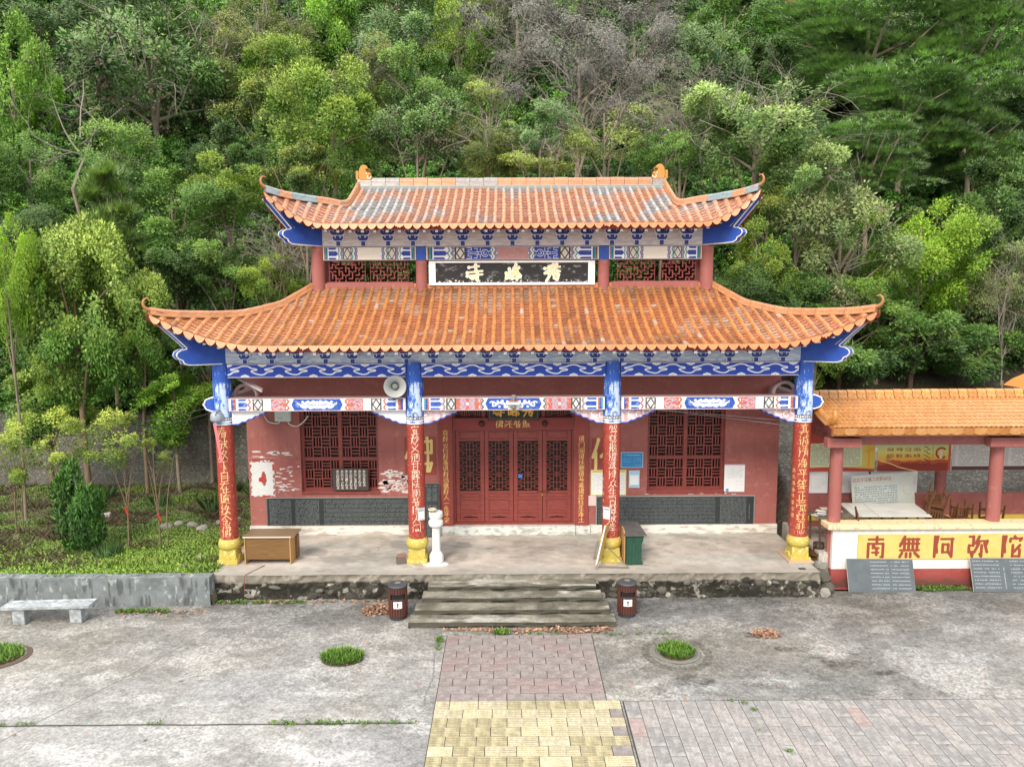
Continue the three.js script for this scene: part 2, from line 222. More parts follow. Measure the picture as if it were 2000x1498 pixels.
// platform floor, pinkish concrete
const floorTex = canvasTex(1024, 256, (x, w, h) => {
  fill(x, w, h, (i, j) => { const X = i / 68, Z = j / 80, a = fbm(X * 0.9, Z * 1.4 + 3, 4), b = fbm(X * 5, Z * 6, 3), f = vn(i / 1.7, j / 1.7), pink = sstep(0.35, 0.65, fbm(X * 0.5 + 20, Z * 0.9, 3)); let c = mix3([172, 169, 161], [180, 171, 161], pink); c = tone(c, 1.0 + (a - 0.5) * 0.36 + (b - 0.5) * 0.22 + (f - 0.5) * 0.08); const dk = sstep(0.6, 0.72, fbm(X * 1.3 + 8, Z * 2 + 30, 4)); c = mix3(c, [120, 114, 107], dk * 0.4); return mix3(c, [146, 142, 134], sstep(200, 250, j) * 0.7 * (0.4 + a)); });
  const r = rng(5); x.strokeStyle = 'rgba(80,68,60,.5)'; x.lineWidth = 1; for (let k = 0; k < 9; k++) { let px = r() * w, py = r() * h; x.beginPath(); x.moveTo(px, py); for (let s = 0; s < 14; s++) { px += (r() - 0.5) * 34; py += (r() - 0.3) * 12; x.lineTo(px, py); } x.stroke(); }
  x.fillStyle = 'rgba(245,245,240,.8)'; x.beginPath(); x.ellipse((-1.94 + 7.5) * 68, (0.25 + 2.2) * 80, 22, 14, 0, 0, 7); x.filter = 'none'; x.fill();
});
const platX0 = -7.32, platX1 = 7.36;
{
  const g = new THREE.PlaneGeometry(platX1 - platX0, 3.05, 60, 12).rotateX(-Math.PI / 2), p = g.attributes.position, uv = g.attributes.uv;
  for (let i = 0; i < p.count; i++) { const X = p.getX(i) + (platX0 + platX1) / 2; let Z = p.getZ(i) - 0.575; if (Z > 0.9) Z += (fbm(X * 2.2, 3, 3) - 0.5) * 0.07; p.setXYZ(i, X, FL + (fbm(X, Z, 2) - 0.5) * 0.012, Z); uv.setXY(i, (X + 7.5) / 15, 1 - (Z + 2.2) / 3.2); }
  g.computeVertexNormals();
  const plat = thing('temple_platform', 'raised platform of dark mossy rubble with a pinkish concrete floor in front of the temple', 'platform'); plat.userData.kind = 'structure';
  part(plat, 'platform_floor', g, std({ map: floorTex, roughness: 0.85, bumpMap: rep(bumpFine, 20, 5), bumpScale: 0.004 }));
  // rubble face: mortared stones under moss; cells give both relief and colour
  const W = 2048, H = 128, R = rng(21), pts = []; for (let k = 0; k < 420; k++) pts.push([R() * 14.9, R() * 0.85, R()]);
  const cell = (X, Y) => { let d1 = 9, d2 = 9, id = 0; for (const q of pts) { if (Math.abs(q[0] - X) > 0.5) continue; const d = Math.hypot(q[0] - X, (q[1] - Y) * 1.25); if (d < d1) { d2 = d1; d1 = d; id = q[2]; } else if (d < d2) d2 = d; } return [d2 - d1, id]; };
  const rubTex = canvasTex(W, H, (x) => fill(x, W, H, (i, j) => {
    const X = i / W * 14.9, Y = (1 - j / H) * 0.85, [e, id] = cell(X + (fbm(X * 6, Y * 6, 2) - 0.5) * 0.12, Y + (fbm(X * 6 + 40, Y * 6, 2) - 0.5) * 0.12), n = fbm(X * 2.2, Y * 3, 4), f = vn(i / 1.6, j / 1.6), m = fbm(X * 5, Y * 7, 4);
    let c = tone([94, 90, 80], 0.6 + id * 0.5); c = mix3([50, 47, 40], c, sstep(0.01, 0.05, e)); c = mix3(c, [34, 32, 25], sstep(0.44, 0.56, m * 0.6 + n * 0.4) * 0.92); c = mix3(c, [186, 184, 176], sstep(0.6, 0.68, fbm(X * 7 + 5, Y * 7 + 50, 3)) * 0.6 * (id > 0.45 ? 1 : 0.2)); c = tone(c, 0.75 + 0.5 * f);
    return mix3(c, [150, 143, 130], sstep(0.6, 0.66, Y + (n - 0.5) * 0.12) * 0.8);
  }));
  const gf = new THREE.PlaneGeometry(platX1 - platX0, 0.84, 260, 14), q = gf.attributes.position, u2 = gf.attributes.uv;
  for (let i = 0; i < q.count; i++) { const X = q.getX(i) + (platX0 + platX1) / 2, Y = q.getY(i) + 0.205, [e, id] = cell(X + 7.45, Y + 0.2); let Z = 0.9 + sstep(0, 0.09, e) * (0.02 + 0.06 * id) + (fbm(X * 3, Y * 3, 3) - 0.5) * 0.06; if (Y > 0.56) Z = lerp(Z, 0.94 + (fbm(X * 2.2, 3, 3) - 0.5) * 0.07, (Y - 0.56) / 0.06); q.setXYZ(i, X, Math.min(Y, FL + 0.004), Z); u2.setXY(i, (X + 7.45) / 14.9, (Y + 0.2) / 0.85); }
  gf.computeVertexNormals();
  part(plat, 'rubble_face', gf, std({ map: rubTex, roughness: 0.95 }));
  const gl = boxUV(new THREE.BoxGeometry(0.02, 0.84, 3.05).toNonIndexedSafe());
  part(plat, 'side_face', [at(gl.clone(), platX0, 0.2, -0.6), at(gl.clone(), platX1, 0.2, -0.6)], std({ color: 0x57544b, roughness: 0.95 }));
  const stoneG = [0, 1, 2, 3].map((s) => { const g2 = new THREE.IcosahedronGeometry(1, 1), p2 = g2.attributes.position; for (let i = 0; i < p2.count; i++) { const k = 0.75 + 0.5 * fbm(p2.getX(i) * 1.6 + s * 9, p2.getY(i) * 1.6 + p2.getZ(i) * 1.3, 2); p2.setXYZ(i, p2.getX(i) * k, p2.getY(i) * k, p2.getZ(i) * k); } g2.computeVertexNormals(); return g2; });
  const stoneM = ['#7b786e', '#8f8c83', '#5f5c52', '#a19e95'].map((c) => std({ color: hex(c), roughness: 0.9, bumpMap: rep(bumpFine, 2), bumpScale: 0.02 }));
  const rubM = ['#4f4c43', '#5e5b51', '#3f3c34', '#77746b'].map((c) => std({ color: hex(c), roughness: 0.95, bumpMap: rep(bumpFine, 2), bumpScale: 0.02 }));
  globalThis.stoneSet = [stoneG, stoneM];
  for (let k = 0; k < 30; k++) { let X = platX0 + 0.2 + R() * 14.2; if (Math.abs(X) < 2.15) continue; const m = part(plat, 'stone', stoneG[k % 4], rubM[(R() * 4) | 0]); m.position.set(X, 0.04 + R() * 0.42, 0.93); m.scale.set(0.06 + R() * 0.11, 0.035 + R() * 0.05, 0.035 + R() * 0.03); m.rotation.set(0, 0, (R() - 0.5) * 0.9); }
}
const [stoneG, stoneM] = globalThis.stoneSet;

// front steps: five treads, worn edges
{
  const st = thing('front_steps', 'five worn mossy concrete steps leading up to the temple platform', 'steps'); st.userData.kind = 'structure';
  const tt = canvasTex(1024, 256, (x, w, h) => fill(x, w, h, (i, j) => { const X = i / 220, Y = j / 220, n = fbm(X * 2, Y * 4, 4), f = vn(i / 1.7, j / 1.7), b = fbm(X * 7, Y * 7, 3); let c = mix3([108, 104, 90], [146, 142, 128], sstep(0.35, 0.7, n)); c = mix3(c, [186, 184, 174], sstep(0.62, 0.72, fbm(X * 1.1 + 9, Y * 3, 3))); return tone(c, 0.72 + 0.3 * f + 0.35 * (b - 0.4)); }), [0.2, 0.8]);
  tt.offset.x = 0.5;
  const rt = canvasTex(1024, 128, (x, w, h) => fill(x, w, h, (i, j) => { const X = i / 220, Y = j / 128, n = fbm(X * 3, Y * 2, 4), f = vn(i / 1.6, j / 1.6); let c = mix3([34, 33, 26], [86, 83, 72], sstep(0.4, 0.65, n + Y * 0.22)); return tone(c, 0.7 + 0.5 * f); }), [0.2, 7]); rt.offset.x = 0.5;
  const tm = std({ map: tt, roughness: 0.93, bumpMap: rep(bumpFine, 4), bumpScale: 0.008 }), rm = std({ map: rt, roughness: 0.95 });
  const zf = [2.42, 2.06, 1.7, 1.34], hh = [0.095, 0.225, 0.355, 0.488], hw = [2.3, 2.2, 2.08, 1.98], y0 = [-0.045, 0.095, 0.225, 0.355];
  for (let k = 0; k < 4; k++) {
    const n = 60, x0 = -hw[k] - 0.06, x1 = hw[k] - 0.06, zb = k < 3 ? zf[k + 1] - 0.05 : 0.9;
    const g = new THREE.PlaneGeometry(x1 - x0, zf[k] - zb, n, 4).rotateX(-Math.PI / 2).translate((x0 + x1) / 2, 0, (zf[k] + zb) / 2), p = g.attributes.position;
    const edge = (X) => (fbm(X * 3 + k * 7, 2, 3) - 0.5) * 0.045, sag = (X, Z) => (fbm(X * 2 + k * 13, Z * 3, 3) - 0.5) * 0.022 - 0.012 * sstep(zf[k] - 0.06, zf[k], Z);
    for (let i = 0; i < p.count; i++) { const X = p.getX(i), Z = p.getZ(i); p.setXYZ(i, X, hh[k] + sag(X, Z), Z + (Z > zf[k] - 0.01 ? edge(X) : 0)); }
    g.computeVertexNormals(); boxUV(g);
    const f = new THREE.PlaneGeometry(x1 - x0, hh[k] - y0[k], n, 3).translate((x0 + x1) / 2, (hh[k] + y0[k]) / 2, zf[k]), q = f.attributes.position;
    for (let i = 0; i < q.count; i++) { const X = q.getX(i), Y = q.getY(i), top = Y > hh[k] - 0.005; q.setXYZ(i, X, top ? Y + sag(X, zf[k]) : Y, zf[k] + edge(X) + (top ? 0 : -0.012 + (fbm(X * 6, Y * 9 + k, 2) - 0.5) * 0.025)); }
    f.computeVertexNormals(); boxUV(f);
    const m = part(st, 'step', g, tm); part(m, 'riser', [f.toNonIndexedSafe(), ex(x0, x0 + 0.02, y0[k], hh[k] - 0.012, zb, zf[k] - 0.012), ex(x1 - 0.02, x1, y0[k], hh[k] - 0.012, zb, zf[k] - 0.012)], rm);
  }
}
// low grey cement wall on the left
const cemTex = canvasTex(1024, 256, (x, w, h) => fill(x, w, h, (i, j) => { const n = fbm(i / 50, j / 46, 5), s = fbm(i / 26, j / 120, 4), f = vn(i / 1.7, j / 1.7); let c = mix3([92, 100, 102], [140, 146, 146], n); c = mix3(c, [62, 66, 66], sstep(0.56, 0.76, s) * 0.6); c = mix3(c, [196, 198, 196], sstep(0.62, 0.75, fbm(i / 30 + 50, j / 50, 4)) * 0.5); return tone(c, 0.86 + 0.22 * f); }), [0.25, 1]);
{
  const g = new THREE.BoxGeometry(33, 0.9, 0.3, 200, 4, 2).toNonIndexedSafe().translate(-23.7, 0.24, 1.09), p = g.attributes.position;
  for (let i = 0; i < p.count; i++) p.setXYZ(i, p.getX(i), p.getY(i) + (p.getY(i) > 0.6 ? (fbm(p.getX(i) * 1.3, p.getZ(i), 3) - 0.5) * 0.035 : 0), p.getZ(i) + (fbm(p.getX(i) * 2, p.getY(i) * 2, 3) - 0.5) * 0.03);
  g.computeVertexNormals(); single('retaining_wall', boxUV(g), std({ map: cemTex, roughness: 0.88 }), 'low stained grey cement wall holding the lawn on the left', 'wall');
}
// paving: each paver its own block on a dark sand bed
{
  const bedT = std({ color: hex('#3b382f'), roughness: 1 });
  const sheet = (x0, x1, z0, z1, dy) => { const g = new THREE.PlaneGeometry(x1 - x0, z1 - z0).rotateX(-Math.PI / 2).translate((x0 + x1) / 2, 0, (z0 + z1) / 2), p = g.attributes.position; for (let i = 0; i < 4; i++) p.setY(i, gy(p.getZ(i)) + dy); g.computeVertexNormals(); return boxUV(g); };
  const tilt = Math.atan(0.03);
  function paverGeo(w, d) { const b = 0.006, t = 0.03; const g = ex(-w / 2, w / 2, -t, 0, -d / 2, d / 2, b); return g; }
  const ptex = (c1, c2, seed, ridge) => canvasTex(256, 256, (x, w, h) => fill(x, w, h, (i, j) => { const n = fbm(i / 40 + seed, j / 40, 4), f = vn(i / 1.5 + seed, j / 1.5), b = fbm(i / 9, j / 9 + seed, 3); let c = mix3(c1, c2, sstep(0.3, 0.7, n)); c = tone(c, 0.84 + 0.2 * f + 0.24 * (b - 0.4)); return c; }), [1.3, 1.3]);
  const pinkM = [[['#'], [128, 117, 114], [144, 133, 129]], [['#'], [130, 121, 118], [147, 138, 134]], [['#'], [131, 115, 112], [143, 129, 125]], [['#'], [124, 116, 113], [142, 134, 130]]].map(([, a, b], i) => std({ map: ptex(a, b, i * 11), roughness: 0.9 }));
  const greyM = [[[138, 135, 132], [158, 155, 151]], [[132, 129, 127], [150, 147, 144]], [[136, 130, 127], [152, 147, 143]], [[128, 125, 124], [150, 147, 144]], [[144, 125, 121], [154, 140, 135]]].map(([a, b], i) => std({ map: ptex(a, b, 50 + i * 7), roughness: 0.9 }));
  const yelM = [[[168, 160, 133], [184, 177, 151]], [[164, 156, 130], [180, 172, 147]], [[146, 138, 110], [170, 161, 129]], [[176, 167, 137], [190, 182, 154]]].map(([a, b], i) => std({ map: ptex(a, b, 90 + i * 5), roughness: 0.9 }));
  const R = rng(31);
  const lay = (parent, name, geo, mats, x, z, pick) => { const m = part(parent, name, geo, mats[pick ?? (R() * mats.length) | 0]); m.position.set(x, gy(z) + 0.014 + (R() - 0.5) * 0.004, z); m.rotation.set(tilt + (R() - 0.5) * 0.006, (R() - 0.5) * 0.006, (R() - 0.5) * 0.006); return m; };
  // pink path
  const path = struct('brick_path', sheet(-1.478, 1.668, 2.76, 5.24, 0.004), bedT); path.userData.label = 'path of pinkish bricks leading to the steps';
  const cut = new Map(), G = (w, d) => { const k = w.toFixed(2) + d; if (!cut.has(k)) cut.set(k, paverGeo(w - 0.013, d - 0.012)); return cut.get(k); };
  for (let r = 0; r < 10; r++) { const z = 2.66 + 0.131 + r * 0.262, off = r % 2 ? 0.26 : 0, dz = r ? 0.262 : 0.16, zz = r ? z : z + 0.05; for (let x = -1.47 - off; x < 1.66; x += 0.521) { const a = Math.max(x, -1.47), b = Math.min(x + 0.521, 1.66); if (b - a < 0.06) continue; lay(path, 'brick', G(b - a, dz), pinkM, (a + b) / 2, zz); } }
  // yellow tactile pavers with raised ribs
  const yel = struct('tactile_path', sheet(-1.478, 1.91, 5.25, 8.36, 0.004), bedT); yel.userData.label = 'band of yellow ribbed paving bricks at the bottom of the picture';
  const rib = (w, d) => { const g = [paverGeo(w - 0.011, d - 0.011)]; for (let k = 0; k < 4; k++) for (const s of w > 0.4 ? [-1, 1] : [0]) { const l = w > 0.4 ? w / 2 - 0.05 : w - 0.06; g.push(ex(s * w / 4 - l / 2, s * w / 4 + l / 2, -0.004, 0.012, -d / 2 + 0.045 + k * 0.058 - 0.015, -d / 2 + 0.045 + k * 0.058 + 0.015, 0.004)); } return merge(g); };
  const ribs = new Map(), RG = (w, d) => { const k = w.toFixed(2); if (!ribs.has(k)) ribs.set(k, [rib(w, d), G(w, d)]); return ribs.get(k)[R() < 0.86 ? 0 : 1]; };
  for (let r = 0; r < 12; r++) { const z = 5.26 + 0.131 + r * 0.262, off = [0.26, 0, 0.26, 0.02, 0.25, 0.1][r % 6]; for (let x = -1.47 - off; x < 1.9; x += 0.523) { const a = Math.max(x, -1.47), b = Math.min(x + 0.523, 1.9); if (b - a < 0.06) continue; const plain = b > 1.86 && r % 2 === 1; lay(yel, plain ? 'brick' : 'ribbed_brick', plain ? G(b - a, 0.262) : RG(b - a, 0.262), plain ? [pinkM[3]] : yelM, (a + b) / 2, z, plain ? 0 : fbm(a * 1.1 + 3, z * 1.3, 2) > 0.62 ? 2 : [0, 1, 3, 0, 1, 3, 1, 2][(R() * 8) | 0]); } }
  // grey pavers, long side towards the temple
  const gp = struct('grey_paving', sheet(1.94, 13.78, 5.27, 7.9, 0.004), bedT); gp.userData.label = 'area of grey paving bricks at the bottom right';
  const gg = [paverGeo(0.254, 0.514), paverGeo(0.254, 0.254)];
  for (let c = 0; c < 45; c++) { const x = 1.96 + 0.131 + c * 0.262; if (c % 2) lay(gp, 'brick', gg[1], greyM, x, 5.29 + 0.131, R() < 0.012 ? 4 : (R() * 4) | 0); for (let z = 5.29 + (c % 2 ? 0.262 : 0); z < 7.9; z += 0.522) lay(gp, 'brick', gg[0], greyM, x, z + 0.261, R() < 0.012 ? 4 : (R() * 4) | 0); }
}
// ---------------------------------------------------------------- the temple
const temple = thing('temple_hall', 'two-storey red temple hall with orange tiled roofs and blue painted eaves', 'temple');
const redTex = canvasTex(1024, 1024, (x, w, h) => fill(x, w, h, (i, j) => { const n = fbm(i / 120, j / 120, 5), s = fbm(i / 16, j / 200 + 9, 3), f = vn(i / 1.8, j / 1.8); let c = mix3([149, 84, 78], [163, 101, 94], n); c = mix3(c, [122, 52, 49], sstep(0.6, 0.8, s) * 0.14); c = mix3(c, [186, 128, 122], sstep(0.66, 0.74, fbm(i / 34 + 70, j / 20, 4)) * 0.35); return tone(c, 0.93 + 0.1 * f); }), [0.25, 0.25]);
const redM = std({ map: redTex, roughness: 0.72, bumpMap: rep(bumpFine, 1.2), bumpScale: 0.003 });
const darkRedM = std({ color: hex('#6f2a26'), roughness: 0.6 }), woodRedM = std({ map: canvasTex(512, 512, (x, w, h) => fill(x, w, h, wear([130, 58, 51], 0.16, 60, 14)), [1, 1]), roughness: 0.5 });
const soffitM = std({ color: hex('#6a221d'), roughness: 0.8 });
const blueTex = canvasTex(512, 512, (x, w, h) => fill(x, w, h, (i, j) => { const n = fbm(i / 60, j / 60, 4), f = vn(i / 2, j / 2); return tone(mix3([30, 70, 166], [44, 92, 190], n), 0.9 + 0.14 * f); }), [0.8, 0.8]);
const blueM = std({ map: blueTex, roughness: 0.45 }), whiteTex = canvasTex(256, 256, (x, w, h) => fill(x, w, h, wear([234, 234, 232], 0.07, 40, 40)), [1, 1]), whiteM = std({ map: whiteTex, roughness: 0.7 });
const fasciaM = std({ map: canvasTex(1024, 128, (x, w, h) => fill(x, w, h, (i, j) => { const n = fbm(i / 30, j / 12, 4), s = fbm(i / 90 + 5, j / 8, 4); let c = mix3([164, 180, 204], [204, 209, 215], sstep(0.35, 0.65, n)); c = mix3(c, [140, 154, 180], sstep(0.6, 0.8, s) * 0.35); return c; }), [0.2, 2.6]), roughness: 0.75 });
const fascia2M = std({ map: canvasTex(1024, 128, (x, w, h) => fill(x, w, h, (i, j) => { const n = fbm(i / 34, j / 10, 4), s = fbm(i / 120 + 5, j / 7, 4); let c = mix3([188, 187, 190], [212, 208, 204], sstep(0.35, 0.65, n)); c = mix3(c, [160, 166, 180], sstep(0.6, 0.8, s) * 0.3); return c; }), [0.2, 2.4]), roughness: 0.75 });
const glassM = new THREE.MeshPhysicalMaterial({ color: new THREE.Color(0.012, 0.014, 0.012), roughness: 0.08, specularIntensity: 0.5 });
const darkM = std({ color: hex('#1c1512'), roughness: 0.95 });

// lower hall: front wall with openings, side and rear walls
const WF = -2.1, WB = -6.5, WX = 7.36;
{
  const rect = (a, b, c, d) => [[a, c], [b, c], [b, d], [a, d]];
  const front = extr(rect(-WX, WX, FL, 5.7), 0.26, 0, [rect(-5.9, -3.74, 1.86, 4.32), rect(3.72, 5.87, 1.84, 4.3), rect(-1.68, 1.68, 0.9, 4.46)]).translate(0, 0, WF - 0.26);
  const w = part(temple, 'wall', [boxUV(front.toNonIndexedSafe()), ex(-WX, -WX + 0.24, FL, 5.7, WB + 0.25, WF - 0.265), ex(WX - 0.24, WX, FL, 5.7, WB + 0.25, WF - 0.265), ex(-WX, WX, FL, 5.7, WB, WB + 0.245)], redM);
  part(temple, 'room_floor', ex(-WX + 0.25, WX - 0.25, 0.5, FL + 0.01, WB + 0.26, WF - 0.27), darkM);
  part(temple, 'room_ceiling', ex(-WX + 0.25, WX - 0.25, 5.3, 5.4, WB + 0.26, WF - 0.27), darkM);
  // white plinth strips at the foot of the wall
  const plM = std({ map: canvasTex(1024, 64, (x, a, b) => fill(x, a, b, (i, j) => { const n = fbm(i / 40, j / 14, 4); return mix3([214, 212, 205], [176, 166, 152], sstep(0.56, 0.86, n + (j / b) * 0.22)); }), [0.15, 3.4]), roughness: 0.85 });
  part(temple, 'wall_plinth', ex(-WX - 0.02, -2.065, FL, 0.9, WF - 0.1, WF + 0.07, 0.01), plM); part(temple, 'wall_plinth', ex(2.145, WX + 0.02, FL, 0.88, WF - 0.1, WF + 0.07, 0.01), plM);
  const slM = std({ map: canvasTex(512, 64, (x, a, b) => fill(x, a, b, (i, j) => mix3([206, 210, 206], [160, 160, 150], sstep(0.52, 0.88, fbm(i / 22, j / 14, 4) + j / b * 0.2))), [0.3, 3.4]), roughness: 0.85 });
  for (const [a, b, h, z] of [[-1.66, 1.72, 0.885, 0.17], [-2.06, -1.665, 0.87, 0.12], [1.725, 2.14, 0.87, 0.12]]) part(temple, 'door_sill', ex(a, b, FL, h, WF - 0.1, WF + z, 0.012), slM);
  // flaked paint: white undercoat showing through, thin irregular patches
  const blob = (cx, cy, rx, ry, seed, n = 26) => { const p = []; for (let k = 0; k < n; k++) { const a = k / n * Math.PI * 2, q = 0.55 + 0.75 * vn(k * 1.7 + seed, seed * 3.1); p.push([cx + Math.cos(a) * rx * q, cy + Math.sin(a) * ry * q]); } return extr(p, 0.004); };
  const R = rng(12), fl = [];
  for (let k = 0; k < 34; k++) { const X = -6.6 + R() * 0.7, Y = 1.85 + R() * 0.75; fl.push(blob(X, Y, 0.03 + R() * 0.07, 0.008 + R() * 0.02, k)); }
  for (let k = 0; k < 60; k++) { const X = -3.66 + R() * 1.0, Y = 1.85 + R() * 0.62; fl.push(blob(X, Y, 0.03 + R() * 0.14, 0.012 + R() * 0.045, 40 + k)); }
  for (let k = 0; k < 10; k++) fl.push(blob(-7.2 + R() * 1.4, 2.85 + R() * 0.16, 0.05 + R() * 0.12, 0.01 + R() * 0.02, 140 + k));
  for (let k = 0; k < 16; k++) fl.push(blob(3.7 + R() * 2.6, 1.72 + R() * 0.1, 0.02 + R() * 0.05, 0.006 + R() * 0.008, 170 + k));
  part(temple, 'flaked_paint', fl.map((g) => g.translate(0, 0, WF)), std({ color: hex('#d8cfca'), roughness: 0.9 }));
}
// lattice of short bars in alternating cells
function lattice(w, h, nx, ny, b, d, alt = 0) {
  const out = [], cw = w / nx, ch = h / ny, add = (x0, x1, y0, y1, k = 0) => out.push(ex(x0, x1, y0, y1, -d / 2 + k, d / 2 + k));
  for (let i = 0; i <= nx; i++) add(Math.max(0, i * cw - b / 2), Math.min(w, i * cw + b / 2), 0, h, 0);
  for (let j = 0; j <= ny; j++) add(0, w, Math.max(0, j * ch - b / 2), Math.min(h, j * ch + b / 2), 0.003);
  for (let i = 0; i < nx; i++) for (let j = 0; j < ny; j++) { const x = i * cw, y = j * ch; if ((i + j + alt) % 2) for (const f of [0.36, 0.66]) add(x + cw * f - b / 2, x + cw * f + b / 2, y, y + ch, 0.001); else for (const f of [0.36, 0.66]) add(x, x + cw, y + ch * f - b / 2, y + ch * f + b / 2, 0.004); }
  return merge(out);
}
function pinwheel(w, h, b, d) { // lattice of the upper storey: short bars turning round small squares
  const out = [], s = h / 6, nx = Math.round(w / s), sx = w / nx, add = (x0, y0, x1, y1, k) => { const X0 = Math.min(x0, x1) * sx, X1 = Math.max(x0, x1) * sx, Y0 = Math.min(y0, y1) * s, Y1 = Math.max(y0, y1) * s; out.push(ex(Math.max(0, X0 - b / 2), Math.min(w, X1 + b / 2), Math.max(0, Y0 - b / 2), Math.min(h, Y1 + b / 2), -d / 2 + k, d / 2 + k)); };
  for (const [x0, y0, x1, y1] of [[0, 0, nx, 0], [0, 6, nx, 6], [0, 0, 0, 6], [nx, 0, nx, 6]]) add(x0, y0, x1, y1, 0.004);
  for (let i = 0; i <= nx; i++) for (let j = 0; j < 6; j++) { if ((i + Math.floor(j / 1)) % 3 !== 1 && (i * 2 + j) % 5 !== 2) add(i, j, i, j + 1, 0); }
  for (let j = 1; j < 6; j++) for (let i = 0; i < nx; i++) if ((j + i * 2) % 5 !== 1 && (i + j) % 3 !== 2) add(i, j, i + 1, j, 0.002);
  return merge(out);
}
// windows
for (const [x0, x1, y0, y1, lab] of [[-5.9, -3.74, 1.86, 4.32, 'left'], [3.72, 5.87, 1.84, 4.3, 'right']]) {
  const f = 0.07, mx = (x0 + x1) / 2, ym = 2.76, z = WF - 0.17;
  const win = part(temple, 'window', [ex(x0, x0 + f, y0, y1, z - 0.05, z + 0.05, 0.006), ex(x1 - f, x1, y0, y1, z - 0.05, z + 0.05, 0.006), ex(x0 + f, x1 - f, y0, y0 + f, z - 0.05, z + 0.05, 0.006), ex(x0 + f, x1 - f, y1 - f, y1, z - 0.05, z + 0.05, 0.006), ex(mx - 0.05, mx + 0.05, y0 + f, y1 - f, z - 0.05, z + 0.052, 0.006), ex(x0 + f, mx - 0.05, ym - 0.04, ym + 0.04, z - 0.05, z + 0.048, 0.006), ex(mx + 0.05, x1 - f, ym - 0.04, ym + 0.04, z - 0.05, z + 0.048, 0.006), ex(x0 - 0.01, x1 + 0.01, y0 - 0.06, y0 - 0.003, z - 0.05, WF + 0.045, 0.008)], woodRedM);
  for (const [a, b] of [[x0 + f, mx - 0.05], [mx + 0.05, x1 - f]]) { part(win, 'lattice', lattice(b - a, ym - 0.04 - y0 - f, 4, 3, 0.03, 0.04).translate(a, y0 + f, z), woodRedM); part(win, 'lattice', lattice(b - a, y1 - f - ym - 0.04, 4, 5, 0.03, 0.04, 1).translate(a, ym + 0.04, z), woodRedM); }
  part(win, 'pane', ex(x0 + f, x1 - f, y0 + f, y1 - f, z - 0.062, z - 0.056), glassM);
}
